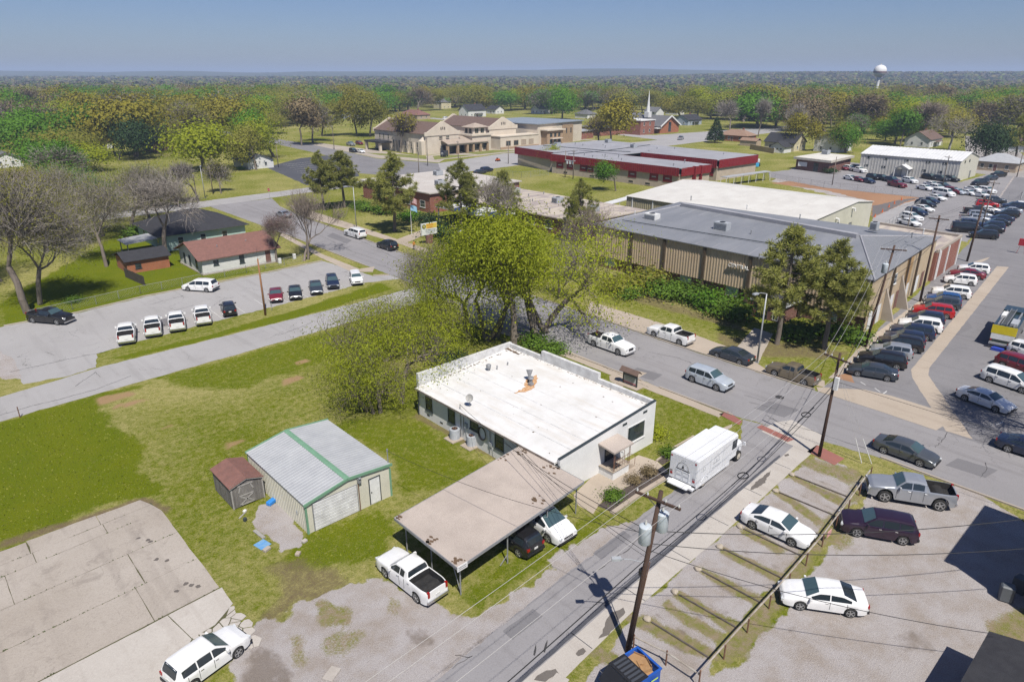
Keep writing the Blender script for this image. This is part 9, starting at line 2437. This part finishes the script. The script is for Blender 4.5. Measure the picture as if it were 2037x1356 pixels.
# person in orange on the far sidewalk
def person(label, x, y, rz_):
 r = empty('person', (x, y, 0.02), rz_, label, 'person')
 J = dict(pel=(0,0,0.95),sp=(0.02,0,1.15),ch=(0.03,0,1.36),nk=(0.03,0,1.50),hd=(0.05,0,1.62),tp=(0.05,0,1.74),
 lh=(0,0.10,0.92),lk=(0.10,0.11,0.50),la=(0.02,0.11,0.10),lt=(0.20,0.12,0.05),rh=(0,-0.10,0.92),rk=(-0.02,-0.11,0.50),ra=(-0.20,-0.11,0.12),rt=(-0.03,-0.12,0.05),
 ls=(0.02,0.19,1.42),le=(-0.06,0.25,1.16),lw=(0.06,0.27,0.92),lp=(0.09,0.27,0.85),rs=(0.02,-0.19,1.42),re=(-0.02,-0.25,1.15),rw=(0.12,-0.26,0.95),rp=(0.15,-0.26,0.88))
 E_ = [('pel','sp'),('sp','ch'),('ch','nk'),('nk','hd'),('hd','tp'),('pel','lh'),('lh','lk'),('lk','la'),('la','lt'),('pel','rh'),('rh','rk'),('rk','ra'),('ra','rt'),('ch','ls'),('ls','le'),('le','lw'),('lw','lp'),('ch','rs'),('rs','re'),('re','rw'),('rw','rp')]
 rad = dict(pel=0.15,sp=0.14,ch=0.16,nk=0.055,hd=0.085,tp=0.07,lh=0.09,lk=0.06,la=0.04,lt=0.035,rh=0.09,rk=0.06,ra=0.04,rt=0.035,ls=0.065,le=0.045,lw=0.03,lp=0.032,rs=0.065,re=0.045,rw=0.03,rp=0.032)
 for s, k in ((1, 'l'), (-1, 'r')):
  b0 = Vector(J[k + 'p'])
  for i,(dx,dy,dz) in enumerate(((0.03,-0.012,-0.075),(0.012,-0.004,-0.085),(-0.006,0.0,-0.08),(-0.024,0.002,-0.065),(0.045,-0.03 * s,-0.03))):
   nm_ = '%sf%d' % (k,i); J[nm_] = tuple(b0 + Vector((dx,dy,dz))); rad[nm_] = 0.008; E_.append((k + 'p',nm_))
 keys = list(J); me = bpy.data.meshes.new('body'); me.from_pydata([J[k] for k in keys],[(keys.index(a),keys.index(c)) for a,c in E_],[])
 o = put('body',me,r); sk = o.modifiers.new('skin','SKIN'); o.modifiers.new('sub','SUBSURF').levels = 2
 for i, k in enumerate(keys):
  sv = me.skin_vertices[0].data[i]; sv.radius = (rad[k],rad[k]); sv.use_root = (k == 'pel')
 dg = bpy.context.evaluated_depsgraph_get(); m2 = bpy.data.meshes.new_from_object(o.evaluated_get(dg)); o.modifiers.clear(); o.data = m2
 sk_m,or_m,pt_m,sh_m = plain('skin',(0.20,0.11,0.07),0.6),plain('orange_jacket',(0.55,0.22,0.03),0.8),plain('dark_trousers',(0.02,0.02,0.028),0.8),plain('shoes',(0.03,0.03,0.03),0.7)
 for m_ in (sk_m, or_m, pt_m, sh_m): m2.materials.append(m_)
 for p_ in m2.polygons:
  z = p_.center.z; arm = abs(p_.center.y) > 0.17
  p_.use_smooth = True
  p_.material_index = 0 if z > 1.49 else (0 if arm and z < 0.92 else (1 if z > 0.93 else (2 if z > 0.11 else 3)))
 bm = bmesh.new(); bmesh.ops.create_uvsphere(bm,u_segments=12,v_segments=8,radius=0.105)
 for v in bm.verts:
  v.co.z = v.co.z * 1.1 + 0.02
  if v.co.x > 0.03 and v.co.z < 0.05: v.co.x = 0.03
 hm = bpy.data.meshes.new('hair'); bm.to_mesh(hm); bm.free(); hm.materials.append(plain('dark_hair',(0.015,0.012,0.01),0.7)); h_ = put('hair',hm,r); h_.location = (0.035,0,1.68)
 b = MB(); b.obox((0.135,0,1.635),(1,0,0),(0,1,0),(0,0,1),0.015,0.012,0.022); b.build('nose',sk_m,r)
 for s in (-1,1): MB().box(0.122,s * 0.032 - 0.012,1.655,0.128,s * 0.032 + 0.012,1.667).build('eye',black_m,r)
 MB().box(0.118,-0.022,1.588,0.126,0.022,1.596).build('mouth',plain('lips',(0.16,0.06,0.05),0.6),r)
 return r
person('person in an orange top and dark trousers walking on the far sidewalk by the sign',*site(824,497),math.radians(-100))
# grass tufts and weeds (one mass)
rng = np.random.default_rng(21)
n_ = 60000
X = rng.uniform(-12, 54, n_); Y = rng.uniform(24, 80, n_)
px_ = np.searchsorted(gxs,X).clip(0,nx - 1); py_ = np.searchsorted(gys,Y).clip(0,ny - 1)
lush_ = CLS['lush'][px_,py_]; bad = np.maximum.reduce([CLS['gravel'][px_,py_],CLS['soil'][px_,py_],CLS['bare'][px_,py_]])
ok = (rng.random(n_) < 0.15 + 0.7 * lush_) & (bad < 0.35)
for (a,b_,c_,d_) in ((32.3,44.7,29.8,48.6),(16.3,23.5,38.5,48.4),(13.5,16.3,44.9,48.7),(-14,10.3,31.0,51.6),(-14,58,72.6,82.2),(-14,56,16,25.6),(52.2,66,20,80)): ok &= ~((X > a) & (X < b_) & (Y > c_) & (Y < d_))
ok &= ~((X > 33) & (X < 43) & (Y > 25) & (Y < 30.2))
ok &= ~((X > 49) & (Y > 36) & (Y < 41))
X, Y, lush_ = X[ok], Y[ok], lush_[ok]; n_ = len(X)
ang = rng.uniform(0,6.28,n_); h_ = rng.uniform(0.03,0.10,n_) * (0.6 + 0.8 * lush_); w_ = rng.uniform(0.03,0.09,n_)
V = np.stack([np.stack([X - w_ * np.cos(ang),Y - w_ * np.sin(ang),0 * X],1),np.stack([X + w_ * np.cos(ang),Y + w_ * np.sin(ang),0 * X],1),np.stack([X + rng.normal(size=n_) * 0.05,Y + rng.normal(size=n_) * 0.05,h_],1)],1).reshape(-1,3)
gmat, n = newmat('grass_blades')
c = n.mix(n.ramp(n.noise(n.pos(),1.2,4),0.35,0.65),(0.12,0.145,0.008),(0.18,0.18,0.022))
n.l.new(c,n.bsdf.inputs['Base Color']); n.bsdf.inputs['Roughness'].default_value = 0.9
tag(link(bpy.data.objects.new('grass',fast_mesh('grass',V,np.arange(len(V)).reshape(-1,3),gmat))),'short mown grass over the lawns','grass',kind='stuff')
# haze
hz, n = newmat('distant_haze')
n.n.remove(n.bsdf)
pv = n.new('ShaderNodeVolumePrincipled'); pv.inputs['Color'].default_value = (0.62,0.76,1.0,1); pv.inputs['Density'].default_value = 0.00021; pv.inputs['Anisotropy'].default_value = 0.0
n.l.new(pv.outputs[0], n.out.inputs['Volume'])
hb = MB().box(-9500,-9500,-1.5,15800,15800,105).build('haze',hz)
tag(hb, kind='stuff')
